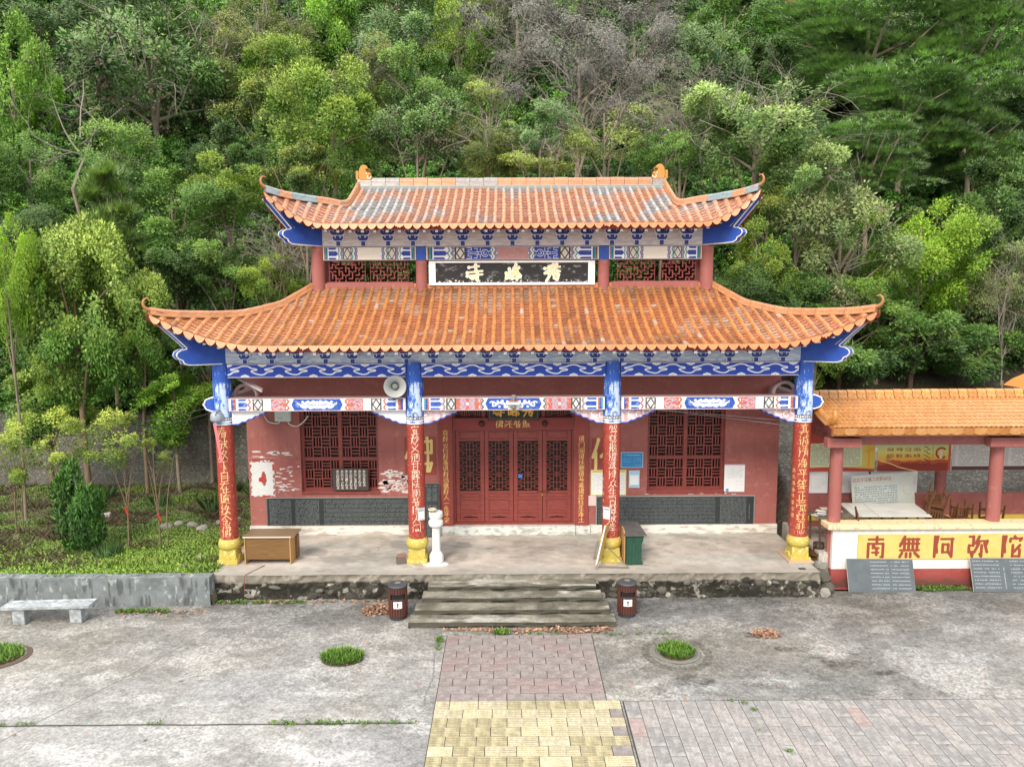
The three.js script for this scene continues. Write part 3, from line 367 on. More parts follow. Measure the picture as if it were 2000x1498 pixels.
// door frame, four leaves, transom
{
  const z = WF - 0.12;
  const fr = part(temple, 'door_frame', [ex(-1.68, -1.62, 0.9, 4.46, z - 0.06, z + 0.08, 0.006), ex(1.62, 1.68, 0.9, 4.46, z - 0.06, z + 0.08, 0.006), ex(-1.68, 1.68, 3.58, 3.92, WF - 0.2, WF + 0.02, 0.008), ex(-1.62, 1.62, 4.4, 4.46, z - 0.06, z + 0.06, 0.004), ex(-1.62, 1.62, 0.9, 0.94, z - 0.06, z + 0.07, 0.006)], woodRedM);
  for (const s of [-0.87, 0.87]) part(fr, 'door_boss', at(lathe([[0, 0.11], [0.05, 0.1], [0.075, 0.06], [0.085, 0.02], [0.085, 0]], 20), s, 3.76, WF + 0.02, Math.PI / 2), std({ color: hex('#4a2420'), roughness: 0.6 }));
  const trW = (3.24 - 0.3) / 4;
  for (let k = 0; k < 4; k++) { const a = -1.6 + k * (trW + 0.09); part(fr, 'transom_lattice', lattice(trW, 0.44, 4, 2, 0.026, 0.03, k % 2).translate(a, 3.94, z), woodRedM); if (k) part(fr, 'transom_post', ex(a - 0.09, a, 3.92, 4.4, z - 0.03, z + 0.04, 0.004), woodRedM); }
  part(fr, 'pane', ex(-1.62, 1.62, 3.92, 4.4, z - 0.062, z - 0.056), glassM);
  const LW = 3.24 / 4;
  for (let k = 0; k < 4; k++) {
    const a = -1.62 + k * LW + 0.006, b = -1.62 + (k + 1) * LW - 0.006, s = 0.11, y0 = 0.945, y1 = 3.575, dz = z + 0.0, T = 0.03;
    const g = [ex(a, a + s, y0, y1, dz - T, dz + T, 0.006), ex(b - s, b, y0, y1, dz - T, dz + T, 0.006)];
    for (const [p, q] of [[y0, y0 + 0.07], [1.2, 1.25], [1.58, 1.64], [1.76, 1.83], [3.25, 3.31], [y1 - 0.06, y1]]) g.push(ex(a + s, b - s, p, q, dz - T + 0.002, dz + T - 0.002, 0.005));
    const leaf = part(temple, 'door', g, woodRedM);
    for (const [p, q] of [[1.25, 1.58], [1.64, 1.76], [3.31, y1 - 0.06]]) part(leaf, 'panel', [ex(a + s, b - s, p, q, dz - 0.012, dz + 0.004), ex(a + s + 0.025, b - s - 0.025, p + 0.025, q - 0.025, dz + 0.002, dz + 0.014, 0.006)], woodRedM);
    part(leaf, 'panel', [extr([[a + s, y0 + 0.07], [b - s, y0 + 0.07], [b - s, 1.2], [a + s, 1.2]], 0.016, 0, [[[a + s + 0.07, 1.05], [b - s - 0.07, 1.05], [b - s - 0.08, 1.075], [b - s - 0.2, 1.085], [(a + b) / 2 + 0.03, 1.09], [(a + b) / 2, 1.105], [(a + b) / 2 - 0.03, 1.09], [a + s + 0.2, 1.085], [a + s + 0.08, 1.075]]]).translate(0, 0, dz - 0.012)], woodRedM);
    part(leaf, 'back_board', ex(a + s, b - s, y0 + 0.07, 1.2, dz - 0.03, dz - 0.02), darkM);
    // stepped lattice
    const w = b - a - 2 * s, h = 3.25 - 1.83, n = 6, u = h / n, L = [], B = 0.017, add = (x0, t0, x1, t1) => L.push(ex(a + s + Math.min(x0, x1) * w - B / 2, a + s + Math.max(x0, x1) * w + B / 2, 1.83 + t0 - (t0 === t1 ? B / 2 : 0), 1.83 + t1 + (t0 === t1 ? B / 2 : 0), dz - 0.016 + L.length * 0.00004, dz + 0.016 + L.length * 0.00004));
    for (let r = 0; r < n; r++) {
      const o = r * u, up = r % 2 === 0, y = (f) => o + (up ? f : 1 - f) * u, seg = (x0, f0, x1, f1) => { const p = y(f0), q = y(f1); add(x0, Math.min(p, q), x1, Math.max(p, q)); };
      if (r) add(0, o, 1, o);
      seg(0.5, 0, 0.5, 1); seg(0.34, 0.2, 0.34, 1); seg(0.66, 0.2, 0.66, 1); seg(0.34, 0.2, 0.66, 0.2);
      for (const m of [0, 1]) { const X = (v) => m ? 1 - v : v; seg(X(0.17), 0.3, X(0.17), 0.78); seg(X(0), 0.3, X(0.17), 0.3); seg(X(0.17), 0.55, X(0.34), 0.55); seg(X(0), 0.78, X(0.17), 0.78); }
    }
    part(leaf, 'lattice', L, woodRedM); part(leaf, 'pane', ex(a + s, b - s, 1.83, 3.25, dz - 0.03, dz - 0.025), glassM);
    if (k === 2) { part(leaf, 'hasp', [ex(b - 0.16, b + 0.2, 1.8, 1.815, dz + T, dz + T + 0.014)], std({ color: 0x3a3230, metalness: 0.7, roughness: 0.5 })); part(leaf, 'padlock', [ex(b - 0.03, b + 0.03, 1.68, 1.74, dz + T + 0.004, dz + T + 0.03, 0.01), at(new THREE.TorusGeometry(0.02, 0.006, 8, 16, Math.PI), b, 1.74, dz + T + 0.016)], std({ color: hex('#b8923e'), metalness: 0.8, roughness: 0.35 })); part(leaf, 'sticker', ex(a + 0.13, a + 0.24, 2.2, 2.3, dz + 0.03, dz + 0.034), std({ color: hex('#2f7fd6'), roughness: 0.5 })); }
  }
}
// lettered boards beside and above the door
const gold = '#d9b968', lettered = (w, h, bg, draw) => canvasTex(w, h, (x) => { fill(x, w, h, (i, j) => tone(bg, 0.9 + 0.16 * fbm(i / 40, j / 60, 4) + 0.05 * vn(i / 2, j / 2))); draw(x, w, h); });
function board(parent, name, x0, x1, y0, y1, z0, z1, tex, side, label) { // box whose front face carries the texture once
  const b = part(parent, name, ex(x0, x1, y0, y1, z0, z1, 0.006), side, label), g = new THREE.PlaneGeometry(x1 - x0 - 0.012, y1 - y0 - 0.012).translate((x0 + x1) / 2, (y0 + y1) / 2, z1 + 0.003);
  part(b, 'lettering', g, std({ map: tex, roughness: 0.6 })); return b;
}
board(temple, 'couplet_board', -2.06, -1.69, 0.88, 4.46, WF, WF + 0.06, lettered(160, 1536, [140, 60, 54], (x, w, h) => column(x, '存好心行好事说好话做好人一生平安', 82, 370, h - 30, 62, gold, 0.1)), redM);
board(temple, 'couplet_board', 1.7, 2.08, 0.88, 4.46, WF, WF + 0.06, lettered(160, 1536, [140, 60, 54], (x, w, h) => column(x, '佛门闻佛法称佛号乘佛愿往生净土', 78, 445, h - 30, 62, gold, 0.1)), redM);
{ const t = lettered(1024, 100, [128, 50, 46], (x, w, h) => [...'佛光普照'].forEach((c, i) => glyph(x, c, 395 + i * 76, 50, 62, gold, 0.09))); part(temple, 'lintel_lettering', new THREE.PlaneGeometry(3.3, 0.3).translate(0, 3.75, WF + 0.0245), std({ map: t, roughness: 0.6 })); }
{ // big gilt characters on the wall, partly hidden by the pillars
  const big = (ch, w) => canvasTex(256, 256, (x) => { fill(x, 256, 256, wear([142, 62, 56], 0.1, 60, 60)); glyph(x, ch, 126, 126, 226, '#8a3a2c', w + 0.02, 0.05); glyph(x, ch, 122, 122, 222, '#d8c07c', w, 0.05); });
  part(temple, 'wall_lettering', new THREE.PlaneGeometry(0.88, 1.08).translate(-2.58, 2.86, WF + 0.004), std({ map: big('佛', 0.09), roughness: 0.6 }));
  part(temple, 'wall_lettering', new THREE.PlaneGeometry(0.8, 0.98).translate(2.57, 2.85, WF + 0.004), std({ map: big('化', 0.11), roughness: 0.6 }));
}
{ // name plaque over the door, leaning forward
  const t = canvasTex(512, 192, (x, w, h) => { fill(x, w, h, wear([30, 26, 24], 0.2, 40, 40)); x.strokeStyle = '#9d947c'; x.setLineDash([5, 4]); x.lineWidth = 4; x.strokeRect(8, 8, w - 16, h - 16); x.setLineDash([]); [...'寺峰秀'].forEach((c, i) => glyph(x, c, 105 + i * 150, 100, 112, '#dfae3e', 0.12, 0.05)); });
  const p = thing('name_plaque', 'black plaque with gold characters hanging over the temple door behind the painted beam', 'plaque', [0.01, 3.87, WF + 0.05]); p.rotation.x = 0.12;
  part(p, 'board', ex(-0.7, 0.7, 0, 0.55, 0, 0.04, 0.01), std({ color: hex('#241d1a'), roughness: 0.4 })); part(p, 'lettering', new THREE.PlaneGeometry(1.36, 0.51).translate(0, 0.275, 0.043), std({ map: t, roughness: 0.4 }));
}
// ---- front pillars
const COL = [[-7.15, '看破放下自在随缘念佛', '#dcc488'], [-2.43, '宣妙义洒甘露法雨普降人间', '#dccfb8'], [2.43, '驾慈航渡迷津众生同登彼岸', '#dccfb8'], [7.15, '真诚清净平等正觉慈悲', '#d8bf7a']];
const blueColT = canvasTex(512, 512, (x, w, h) => {
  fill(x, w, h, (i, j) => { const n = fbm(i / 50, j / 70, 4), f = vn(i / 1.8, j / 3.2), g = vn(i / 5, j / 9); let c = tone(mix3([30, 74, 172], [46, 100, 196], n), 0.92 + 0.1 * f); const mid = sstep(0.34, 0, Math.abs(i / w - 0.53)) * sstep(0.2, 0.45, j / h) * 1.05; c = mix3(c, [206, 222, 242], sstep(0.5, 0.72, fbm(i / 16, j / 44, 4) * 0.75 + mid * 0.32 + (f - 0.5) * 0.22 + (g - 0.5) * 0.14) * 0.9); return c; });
  x.strokeStyle = 'rgba(20,40,100,.6)'; x.lineWidth = 2; for (const y of [205, 375]) { x.beginPath(); x.moveTo(0, y); x.lineTo(w, y + 4); x.stroke(); }
  x.fillStyle = '#e9edf2'; x.fillRect(0, h - 34, w, 9); x.fillRect(0, h - 7, w, 7); x.fillStyle = '#10182c'; x.fillRect(0, h - 62, w, 26); x.fillStyle = '#e9e6de'; for (let k = 0; k < 26; k++) { x.beginPath(); x.arc(k * w / 26 + 10, h - 49, 8, 0, 7); x.fill(); }
});
const yelM2 = std({ map: canvasTex(256, 256, (x, w, h) => fill(x, w, h, (i, j) => { const n = fbm(i / 30, j / 30, 4); return mix3(mix3([176, 160, 66], [194, 176, 92], n), [226, 208, 150], sstep(0.62, 0.72, fbm(i / 22 + 30, j / 22, 4)) * 0.8); }), [1.2, 1.2]), roughness: 0.6 });
COL.forEach(([cx, text, ink], k) => {
  const t = canvasTex(512, 1024, (x, w, h) => {
    fill(x, w, h, (i, j) => { const n = fbm(i / 70 + k * 20, j / 90, 4), f = vn(i / 2, j / 2), s = fbm(i / 10 + k * 9, j / 14, 4); let c = tone(mix3([146, 52, 40], [166, 66, 52], n), 0.95 + 0.08 * f); c = mix3(c, [206, 158, 140], sstep(0.74, 0.8, s) * 0.6); return mix3(c, [196, 150, 132], sstep(0.62, 0.8, s + sstep(0.86, 1, j / h) * 0.14) * 0.5); });
    const n = [...text].length; column(x, text, 256 + (k === 0 ? 4 : k === 3 ? -8 : 4), k === 3 ? 8 : 12, h - (k === 1 || k === 2 ? 66 : 34), Math.min(88, 900 / n * 0.97), ink, 0.068, 0.08);
    if (k === 3) column(x, '南无清净平等念佛', 160, 400, 860, 36, ink, 0.09);
    if (k === 2) column(x, '南无清净普化', 150, 470, 850, 30, ink, 0.09);
  });
  const y0 = 1.24, yb = 4.14, yt = 5.66, r = 0.215;
  const sh = new THREE.CylinderGeometry(r - 0.004, r, yb - y0, 40, 1, true).rotateY(Math.PI).translate(cx, (y0 + yb) / 2, 0);
  const c = part(temple, 'pillar', sh, std({ map: t, roughness: 0.5 }));
  part(c, 'pillar_top', [new THREE.CylinderGeometry(r + 0.004, r + 0.006, yt - yb, 40, 1, true).rotateY(Math.PI).translate(cx, (yt + yb) / 2, 0)], std({ map: blueColT, roughness: 0.5 }));
  part(c, 'pillar_ring', lathe([[0, 0.98], [0.2, 0.98], [0.245, 1.0], [0.272, 1.06], [0.276, 1.12], [0.262, 1.19], [0.235, 1.235], [0.21, 1.25]], 36).translate(cx, 0, 0), yelM2);
  const s = 0.25, hb = [];
  hb.push(ex(cx - s, cx + s, FL, 0.74, -s, s, 0.01), ex(cx - s + 0.045, cx + s - 0.045, 0.735, 0.99, -s + 0.045, s - 0.045, 0.012));
  for (const a of [0, 1, 2, 3]) hb.push(at(extr([[-0.1, 0], [0.1, 0], [0.05, 0.07], [0, 0.1], [-0.05, 0.07]], 0.06, 0.006), cx + Math.sin(a * Math.PI / 2) * (s - 0.065), 0.735, Math.cos(a * Math.PI / 2) * (s - 0.065), 0, a * Math.PI / 2), at(extr([[-0.045, 0], [0.045, 0], [0, 0.12]], 0.05, 0.006), cx + Math.sin(a * Math.PI / 2 + Math.PI / 4) * (s * 1.41 - 0.12), 0.735, Math.cos(a * Math.PI / 2 + Math.PI / 4) * (s * 1.41 - 0.12), 0, a * Math.PI / 2 + Math.PI / 4));
  part(c, 'pillar_base', hb.map((g) => boxUV(g.index ? g.toNonIndexedSafe() : g)), yelM2);
  if (k === 3) part(c, 'base_slab', ex(cx - 0.33, cx + 0.3, FL - 0.02, 0.665, -0.5, 0.33, 0.01), std({ color: hex('#b39a86'), roughness: 0.9 }));
});
// ---- painted beams
function motif(x, type, a, b, H, pal) {
  const w = b - a, zig = (cx, col, lw, n = 4, amp = 0.022 * 2048) => { x.strokeStyle = col; x.lineWidth = lw; x.lineJoin = 'miter'; x.beginPath(); for (let k = 0; k <= n; k++) { const px = cx + (k % 2 ? amp / 2 : -amp / 2), py = k * H / n; k ? x.lineTo(px, py) : x.moveTo(px, py); } x.stroke(); };
  const B = pal.blue, R = pal.red, Wt = pal.white;
  if (type === 'plain') { x.fillStyle = pal.plain; x.fillRect(a, 0, w, H); }
  if (type === 'stripes') { pal.stripes.forEach((c, i, l) => { x.fillStyle = c; x.fillRect(a + i * w / l.length, 0, w / l.length + 1, H); }); }
  if (type === 'comb') { x.fillStyle = Wt; x.fillRect(a, 0, w, H); x.fillStyle = B; for (const [p, q, t] of [[0, 0.2, 0.85], [0.32, 0.68, 1], [0.8, 1, 0.85]]) { x.beginPath(); x.moveTo(a, p * H); x.lineTo(a + w * t * 0.8, p * H); x.lineTo(a + w * t, (p + q) / 2 * H); x.lineTo(a + w * t * 0.8, q * H); x.lineTo(a, q * H); x.fill(); } }
  if (type === 'zig') { x.fillStyle = Wt; x.fillRect(a, 0, w, H); pal.zig.forEach((c, i, l) => zig(a + (i + 0.5) * w / l.length, c, w / l.length * 0.62, 4, Math.min(w * 0.5, 30))); }
  if (type === 'box') { x.fillStyle = pal.boxbg; x.fillRect(a, 0, w, H); x.strokeStyle = pal.ink; x.lineWidth = 17; x.strokeRect(a + 10, 8, w - 20, H - 16); x.lineWidth = 14; x.beginPath(); x.moveTo(a + w / 2, 14); x.lineTo(b - 22, H / 2); x.lineTo(a + w / 2, H - 14); x.lineTo(a + 22, H / 2); x.closePath(); x.stroke(); }
  if (type === 'curl' || type === 'knot') {
    x.fillStyle = R; x.fillRect(a, 0, w, H); const c = a + w / 2;
    for (const [col, lw] of [[Wt, 13], [pal.line, 6]]) { x.strokeStyle = col; x.lineWidth = lw; x.lineCap = 'round';
      if (type === 'knot') for (const s of [-1, 1]) for (const v of [-1, 1]) { x.beginPath(); x.arc(c + s * w * 0.2, H / 2 + v * H * 0.22, H * 0.17, 0, 6.3); x.moveTo(c, H / 2); x.lineTo(c + s * w * 0.2 + s * 10, H / 2 + v * H * 0.4 * 0.6); x.stroke(); }
      else { x.beginPath(); x.arc(c - w * 0.12, H / 2, H * 0.34, 0.6, 5.7); x.stroke(); x.beginPath(); x.arc(c - w * 0.12, H / 2 + 8, H * 0.14, 3, 7.6); x.stroke(); for (const v of [-1, 1]) { x.beginPath(); x.moveTo(c + w * 0.06, H / 2 + v * H * 0.18); x.bezierCurveTo(c + w * 0.2, H / 2 + v * H * 0.1, c + w * 0.25, H / 2 + v * H * 0.4, c + w * 0.38, H / 2 + v * H * 0.22); x.stroke(); } } }
    if (type === 'knot') { x.fillStyle = Wt; x.beginPath(); x.ellipse(c, H / 2, 14, 20, 0, 0, 7); x.fill(); }
  }
  if (type === 'key') { x.fillStyle = B; x.fillRect(a, 0, w, H); x.strokeStyle = Wt; x.lineWidth = 6; const s = H / 6; for (const v of [0, 1]) { x.save(); if (v) { x.translate(0, H); x.scale(1, -1); } x.beginPath(); x.moveTo(a + 8, s * 0.6); x.lineTo(a + s * 2.5, s * 0.6); x.lineTo(a + s * 2.5, s * 1.6); x.lineTo(a + s, s * 1.6); x.lineTo(a + s, s * 2.6); x.lineTo(a + s * 3.5, s * 2.6); x.moveTo(a + s * 3.6, s * 0.9); x.lineTo(a + s * 5, s * 0.9); x.lineTo(a + s * 5, s * 2.4); x.lineTo(a + s * 6.4, s * 2.4); x.lineTo(a + s * 6.4, s * 0.7); x.stroke(); x.restore(); } x.strokeRect(a + s * 4, s * 2.5, s * 1.5, s); const c = b - w * 0.24; x.lineWidth = 7; x.beginPath(); x.arc(c, H / 2, H * 0.26, 0.5, 6.1); x.stroke(); x.beginPath(); x.arc(c, H / 2, H * 0.11, 0, 5); x.stroke(); for (const v of [-1, 1]) { x.beginPath(); x.moveTo(c + H * 0.28, H / 2 + v * 12); x.quadraticCurveTo(c + H * 0.5, H / 2 + v * 50, c + H * 0.6, H / 2 + v * 24); x.stroke(); } }
  if (type === 'cloud' || type === 'scroll') {
    x.fillStyle = B; x.beginPath(); x.moveTo(a, H * 0.5); x.lineTo(a + 34, 0); x.lineTo(b, 0); x.lineTo(b, H); x.lineTo(a + 34, H); x.fill(); x.fillStyle = Wt;
    const blob = (px, py, r) => { x.beginPath(); x.arc(px, py, r, 0, 7); x.fill(); };
    if (type === 'cloud') { for (let k = 0; k < 9; k++) { const t = k / 8, px = b - t * (w - 130), r = H * (0.15 - 0.05 * t); blob(px, H * (0.36 + 0.08 * Math.sin(k * 2.1)), r); blob(px - 14, H * (0.66 - 0.06 * Math.sin(k * 1.7)), r * 1.1); } x.lineWidth = 14; x.strokeStyle = Wt; x.beginPath(); x.moveTo(b - w * 0.4, H * 0.4); x.quadraticCurveTo(a + w * 0.3, H * 0.62, a + 70, H * 0.34); x.stroke(); x.fillStyle = B; for (let k = 0; k < 6; k++) blob(b - 20 - k * (w - 200) / 6, H * 0.5, H * 0.045); }
    else { x.strokeStyle = Wt; x.lineCap = 'round'; x.lineWidth = 24; x.beginPath(); x.moveTo(b - 70, H * 0.3); x.bezierCurveTo(b - w * 0.25, H * 0.95, b - w * 0.45, H * 0.05, a + w * 0.36, H * 0.62); x.stroke(); x.lineWidth = 16; x.beginPath(); x.moveTo(a + w * 0.42, H * 0.55); x.quadraticCurveTo(a + w * 0.2, H * 0.9, a + 90, H * 0.34); x.moveTo(a + w * 0.4, H * 0.52); x.quadraticCurveTo(a + w * 0.25, H * 0.2, a + w * 0.17, H * 0.4); x.stroke(); for (const [p, q, r] of [[0.6, 0.3, 0.12], [0.72, 0.72, 0.14], [0.8, 0.4, 0.13], [0.66, 0.5, 0.1], [0.5, 0.72, 0.09], [0.86, 0.76, 0.1], [0.44, 0.3, 0.08]]) blob(a + w * p, H * q, H * r); x.fillStyle = B; for (const [p, q] of [[0.62, 0.42], [0.74, 0.58], [0.83, 0.55]]) blob(a + w * p, H * q, 7); x.fillStyle = R; blob(b - 26, H * 0.3, 26); x.fillStyle = Wt; blob(b - 10, H * 0.75, 60); }
  }
}
function beamTex(half, pal, mid) { // left half given as [type, share] from the end inwards, then mirrored
  return canvasTex(2048, 160, (x, W, H) => {
    x.fillStyle = pal.white; x.fillRect(0, 0, W, H);
    for (const m of [0, 1]) { x.save(); if (m) { x.translate(W, 0); x.scale(-1, 1); } let a = 0; for (const [t, s] of half) { motif(x, t, a * W, (a + s) * W + 1, H, pal); a += s; } x.restore(); }
    x.fillStyle = pal.edge; x.fillRect(0, 0, W, 8); x.fillRect(0, H - 8, W, 8);
    const im = x.getImageData(0, 0, W, H), d = im.data; // weathering: chalky wear and grime
    for (let j = 0, o = 0; j < H; j++) for (let i = 0; i < W; i++, o += 4) { const n = fbm(i / 26 + pal.seed, j / 18, 4), f = vn(i / 2.2, j / 2.2), k = sstep(0.56, 0.76, n + (f - 0.5) * 0.25) * pal.wear, g = 0.93 + 0.12 * f * n; for (let c = 0; c < 3; c++) d[o + c] = lerp(d[o + c], [228, 224, 220][c], k) * g; }
    x.putImageData(im, 0, 0);
  });
}
const palL = { blue: '#2352b4', red: '#c4685c', white: '#f0f0f0', plain: '#eceeec', stripes: ['#e2e6e2', '#3a52a0', '#b5584c', '#e2e6e2'], zig: ['#b85a48', '#dcd8d4'], boxbg: '#dedede', ink: '#3b3d3c', line: '#3f4ea8', edge: '#d4c4c6', seed: 3, wear: 0.55 };
const palC = { ...palL, stripes: ['#e6e8e8', '#3fa0b4', '#2c4fa8', '#b5584c', '#e2e6e2'], zig: ['#b85a48', '#3a3a4a', '#dcd8d4'], seed: 40, wear: 0.3 };
const palU = { blue: '#24409c', red: '#b98080', white: '#f2f4f6', plain: '#f4efdc', stripes: ['#dcd8cc', '#73463c', '#1f9a90', '#23549c', '#e8ecf0'], zig: ['#2d8f84', '#dfe3e0', '#7a4a44', '#39559c'], boxbg: '#dfdacb', ink: '#26241f', line: '#e8ecf0', edge: '#b5adb0', seed: 77, wear: 0.18 };
const sideT = beamTex([['stripes', 0.055], ['comb', 0.055], ['zig', 0.025], ['box', 0.06], ['plain', 0.045], ['curl', 0.085], ['zig', 0.03], ['cloud', 0.145]], palL);
const centT = beamTex([['stripes', 0.045], ['comb', 0.065], ['zig', 0.02], ['box', 0.055], ['knot', 0.125], ['zig', 0.035], ['scroll', 0.155]], palC);
const upST = beamTex([['stripes', 0.06], ['comb', 0.1], ['zig', 0.055], ['box', 0.09], ['zig', 0.065], ['plain', 0.13]], palU);
const upCT = beamTex([['stripes', 0.045], ['comb', 0.08], ['zig', 0.04], ['box', 0.065], ['key', 0.145], ['zig', 0.035], ['plain', 0.09]], { ...palU, plain: '#bd8a86' });
const capM = std({ color: hex('#a0888a'), roughness: 0.85 });
function paintedBeam(name, x0, x1, y0, y1, z0, z1, tex) { const b = part(temple, name, ex(x0, x1, y0, y1, z0, z1, 0.012), capM); part(b, 'painted_face', new THREE.PlaneGeometry(x1 - x0 - 0.01, y1 - y0 - 0.02).translate((x0 + x1) / 2, (y0 + y1) / 2, z1 + 0.003), std({ map: tex, roughness: 0.6 })); return b; }
paintedBeam('painted_beam', -6.95, -2.63, 4.47, 4.8, -0.14, 0.18, sideT); paintedBeam('painted_beam', -2.23, 2.23, 4.47, 4.8, -0.14, 0.18, centT); paintedBeam('painted_beam', 2.63, 6.95, 4.47, 4.8, -0.14, 0.18, sideT);
const waveT = canvasTex(1024, 192, (x, w, h) => {
  x.fillStyle = '#2144ae'; x.fillRect(0, 0, w, h); const P = w / 3;
  for (let k = -1; k < 4; k++) { const o = k * P; x.strokeStyle = '#eef0f2'; x.lineWidth = 17; x.lineCap = 'round';
    x.beginPath(); x.moveTo(o - 40, 130); x.bezierCurveTo(o + 30, 170, o + 60, 150, o + 80, 120); x.bezierCurveTo(o + 110, 104, o + 150, 112, o + 140, 92); x.bezierCurveTo(o + 120, 82, o + 60, 96, o + 66, 74); x.bezierCurveTo(o + 90, 60, o + 130, 62, o + 150, 44); x.bezierCurveTo(o + 190, 20, o + 240, 26, o + 262, 52); x.bezierCurveTo(o + 290, 72, o + 330, 62, o + 322, 84); x.bezierCurveTo(o + 300, 96, o + 262, 84, o + 272, 108); x.quadraticCurveTo(o + 284, 122, o + 302, 130); x.stroke();
    for (const [cx, top] of [[o + 40, 1], [o + 205, 0]]) { x.fillStyle = '#e3e6ea'; for (const [dx, r] of [[-24, 22], [24, 22], [0, 32]]) { x.beginPath(); x.ellipse(cx + dx, top ? 8 : h - 8, r * 0.9, r * 1.15, 0, 0, 7); x.fill(); } x.fillStyle = '#8a6a50'; x.beginPath(); x.arc(cx, top ? 16 : h - 16, 4, 0, 7); x.fill(); } }
  x.fillStyle = '#cfc6cc'; x.fillRect(0, 0, w, 9); x.fillRect(0, h - 9, w, 9);
  const im = x.getImageData(0, 0, w, h), d = im.data; for (let o = 0, i = 0; o < d.length; o += 4, i++) { const k = 0.88 + 0.2 * vn((i % w) / 3, i / w / 3) ; for (let c = 0; c < 3; c++) d[o + c] = Math.min(255, d[o + c] * k); } x.putImageData(im, 0, 0);
});
for (const [a, b, n] of [[-6.95, -2.62, 5.2], [-2.24, 2.24, 5.45], [2.62, 6.95, 5.2]]) { const t = waveT.clone(); t.repeat.set(n / 3, 1); t.offset.x = 0.03; paintedBeam('wave_beam', a, b, 5.29, 5.64, -0.13, 0.16, t); }
// grey fascia under the lower eaves and its painted brackets
part(temple, 'fascia', [ex(-7.1, 7.1, 5.645, 6.08, -0.12, 0.13), ex(-7.1, -6.86, 5.645, 6.08, -8.4, -0.125), ex(6.86, 7.1, 5.645, 6.08, -8.4, -0.125), ex(-7.1, 7.1, 5.645, 6.08, -8.64, -8.405)], fasciaM);
part(temple, 'side_beam', [ex(-7.3, -7.0, 5.29, 5.64, WF, -0.22), ex(7.0, 7.3, 5.29, 5.64, WF, -0.22), ex(-7.28, -7.02, 4.47, 4.78, WF, -0.2), ex(7.02, 7.28, 4.47, 4.78, WF, -0.2)], capM);
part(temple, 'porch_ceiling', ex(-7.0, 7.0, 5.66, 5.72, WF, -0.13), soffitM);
function bracketGeo(k, grow) { // stem and two stacked cups, k scales width
  const o = [], P = (pts, d0, d1) => o.push(extr(pts.map(([a, b]) => [a * k, b]), d1 - d0).translate(0, 0, d0)), e = grow, f = grow ? -0.004 : 0;
  const cup = (w, y0, y1, d) => P([[-w - e, y1 + e], [-w - e, (y0 + y1) / 2], [-w * 0.7 - e, y0 - e], [w * 0.7 + e, y0 - e], [w + e, (y0 + y1) / 2], [w + e, y1 + e], [w * 0.62 - e, y1 + e], [w * 0.62 - e, (y0 + y1) / 2 + 0.01 - e * 0], [-w * 0.62 + e, (y0 + y1) / 2 + 0.01], [-w * 0.62 + e, y1 + e]], 0, d + f);
  P([[-0.045 - e, 0], [0.045 + e, 0], [0.045 + e, 0.13], [-0.045 - e, 0.13]], 0, 0.05 + f); cup(0.115, 0.11, 0.21, 0.08); P([[-0.04 - e, 0.17], [0.04 + e, 0.17], [0.04 + e, 0.33], [-0.04 - e, 0.33]], 0, 0.12 + f); cup(0.155, 0.235, 0.335, 0.14);
  return merge(o);
}
const brG = bracketGeo(1, 0), brO = bracketGeo(1, 0.012), bracketBlue = std({ color: hex('#233a86'), roughness: 0.55 }), lineM = std({ color: hex('#d6deea'), roughness: 0.7 });
for (let k = 0; k < 21; k++) { const b = part(temple, 'bracket', brG, bracketBlue), x = -6.5 + k * 0.652; b.position.set(x, 5.65, 0.132); b.scale.set(1.12, 0.98, 1.1); part(b, 'bracket_outline', brO, lineM); }
for (let k = 0; k < 15; k++) { const b = part(temple, 'bracket', brG, bracketBlue), x = -4.62 + k * 0.66; b.position.set(x, 8.59, -1.918); b.scale.set(1.2, 1.16, 1.1); part(b, 'bracket_outline', brO, lineM); }
// scalloped braces under the painted beams
{
  const pinkM = std({ map: canvasTex(256, 128, (x, w, h) => { fill(x, w, h, (i, j) => mix3([222, 200, 202], [196, 158, 160], sstep(0.4, 0.7, fbm(i / 40, j / 30, 3)))); x.strokeStyle = '#eceef0'; x.lineWidth = 7; for (const [a, b, r] of [[50, 50, 22], [100, 60, 18], [150, 40, 20], [190, 30, 14], [70, 95, 14]]) { x.beginPath(); x.arc(a, b, r, 0.4, 5.4); x.stroke(); } }, [1.1, 2.2]), roughness: 0.7 });
  const pts = [[0, 0], [0.84, 0], [0.8, -0.075], [0.7, -0.085], [0.66, -0.13], [0.56, -0.14], [0.5, -0.2], [0.4, -0.21], [0.34, -0.27], [0.24, -0.275], [0.17, -0.33], [0.0, -0.34]];
  const sc = (m) => pts.map(([a, b]) => [a * m, b]);
  for (const [cx, dir, mat] of [[-6.93, 1, whiteM], [-2.65, -1, whiteM], [-2.21, 1, pinkM], [2.21, -1, pinkM], [2.65, 1, pinkM], [6.93, -1, pinkM]]) {
    const g = extr(dir > 0 ? sc(1) : sc(-1).reverse(), 0.1, 0.006).translate(cx, 4.47, -0.06), b = part(temple, 'brace', boxUV(g.toNonIndexedSafe()), mat);
    const e = []; for (let k = 1; k < pts.length - 1; k++) e.push(bar([cx + dir * pts[k][0], 4.47 + pts[k][1], 0.0], [cx + dir * pts[k + 1][0], 4.47 + pts[k + 1][1], 0.0], 0.026, 0.13)); part(b, 'brace_edge', e, blueM);
  }
}
part(temple, 'arch', at(new THREE.TorusGeometry(0.28, 0.05, 8, 24, Math.PI), 6.78, 4.8, -0.32, 0, 0, 0, 1, 1, 2.4), capM); part(temple, 'arch', at(new THREE.TorusGeometry(0.28, 0.05, 8, 24, Math.PI), -6.68, 4.8, -0.32, 0, 0, 0, 1, 1, 2.4), capM);
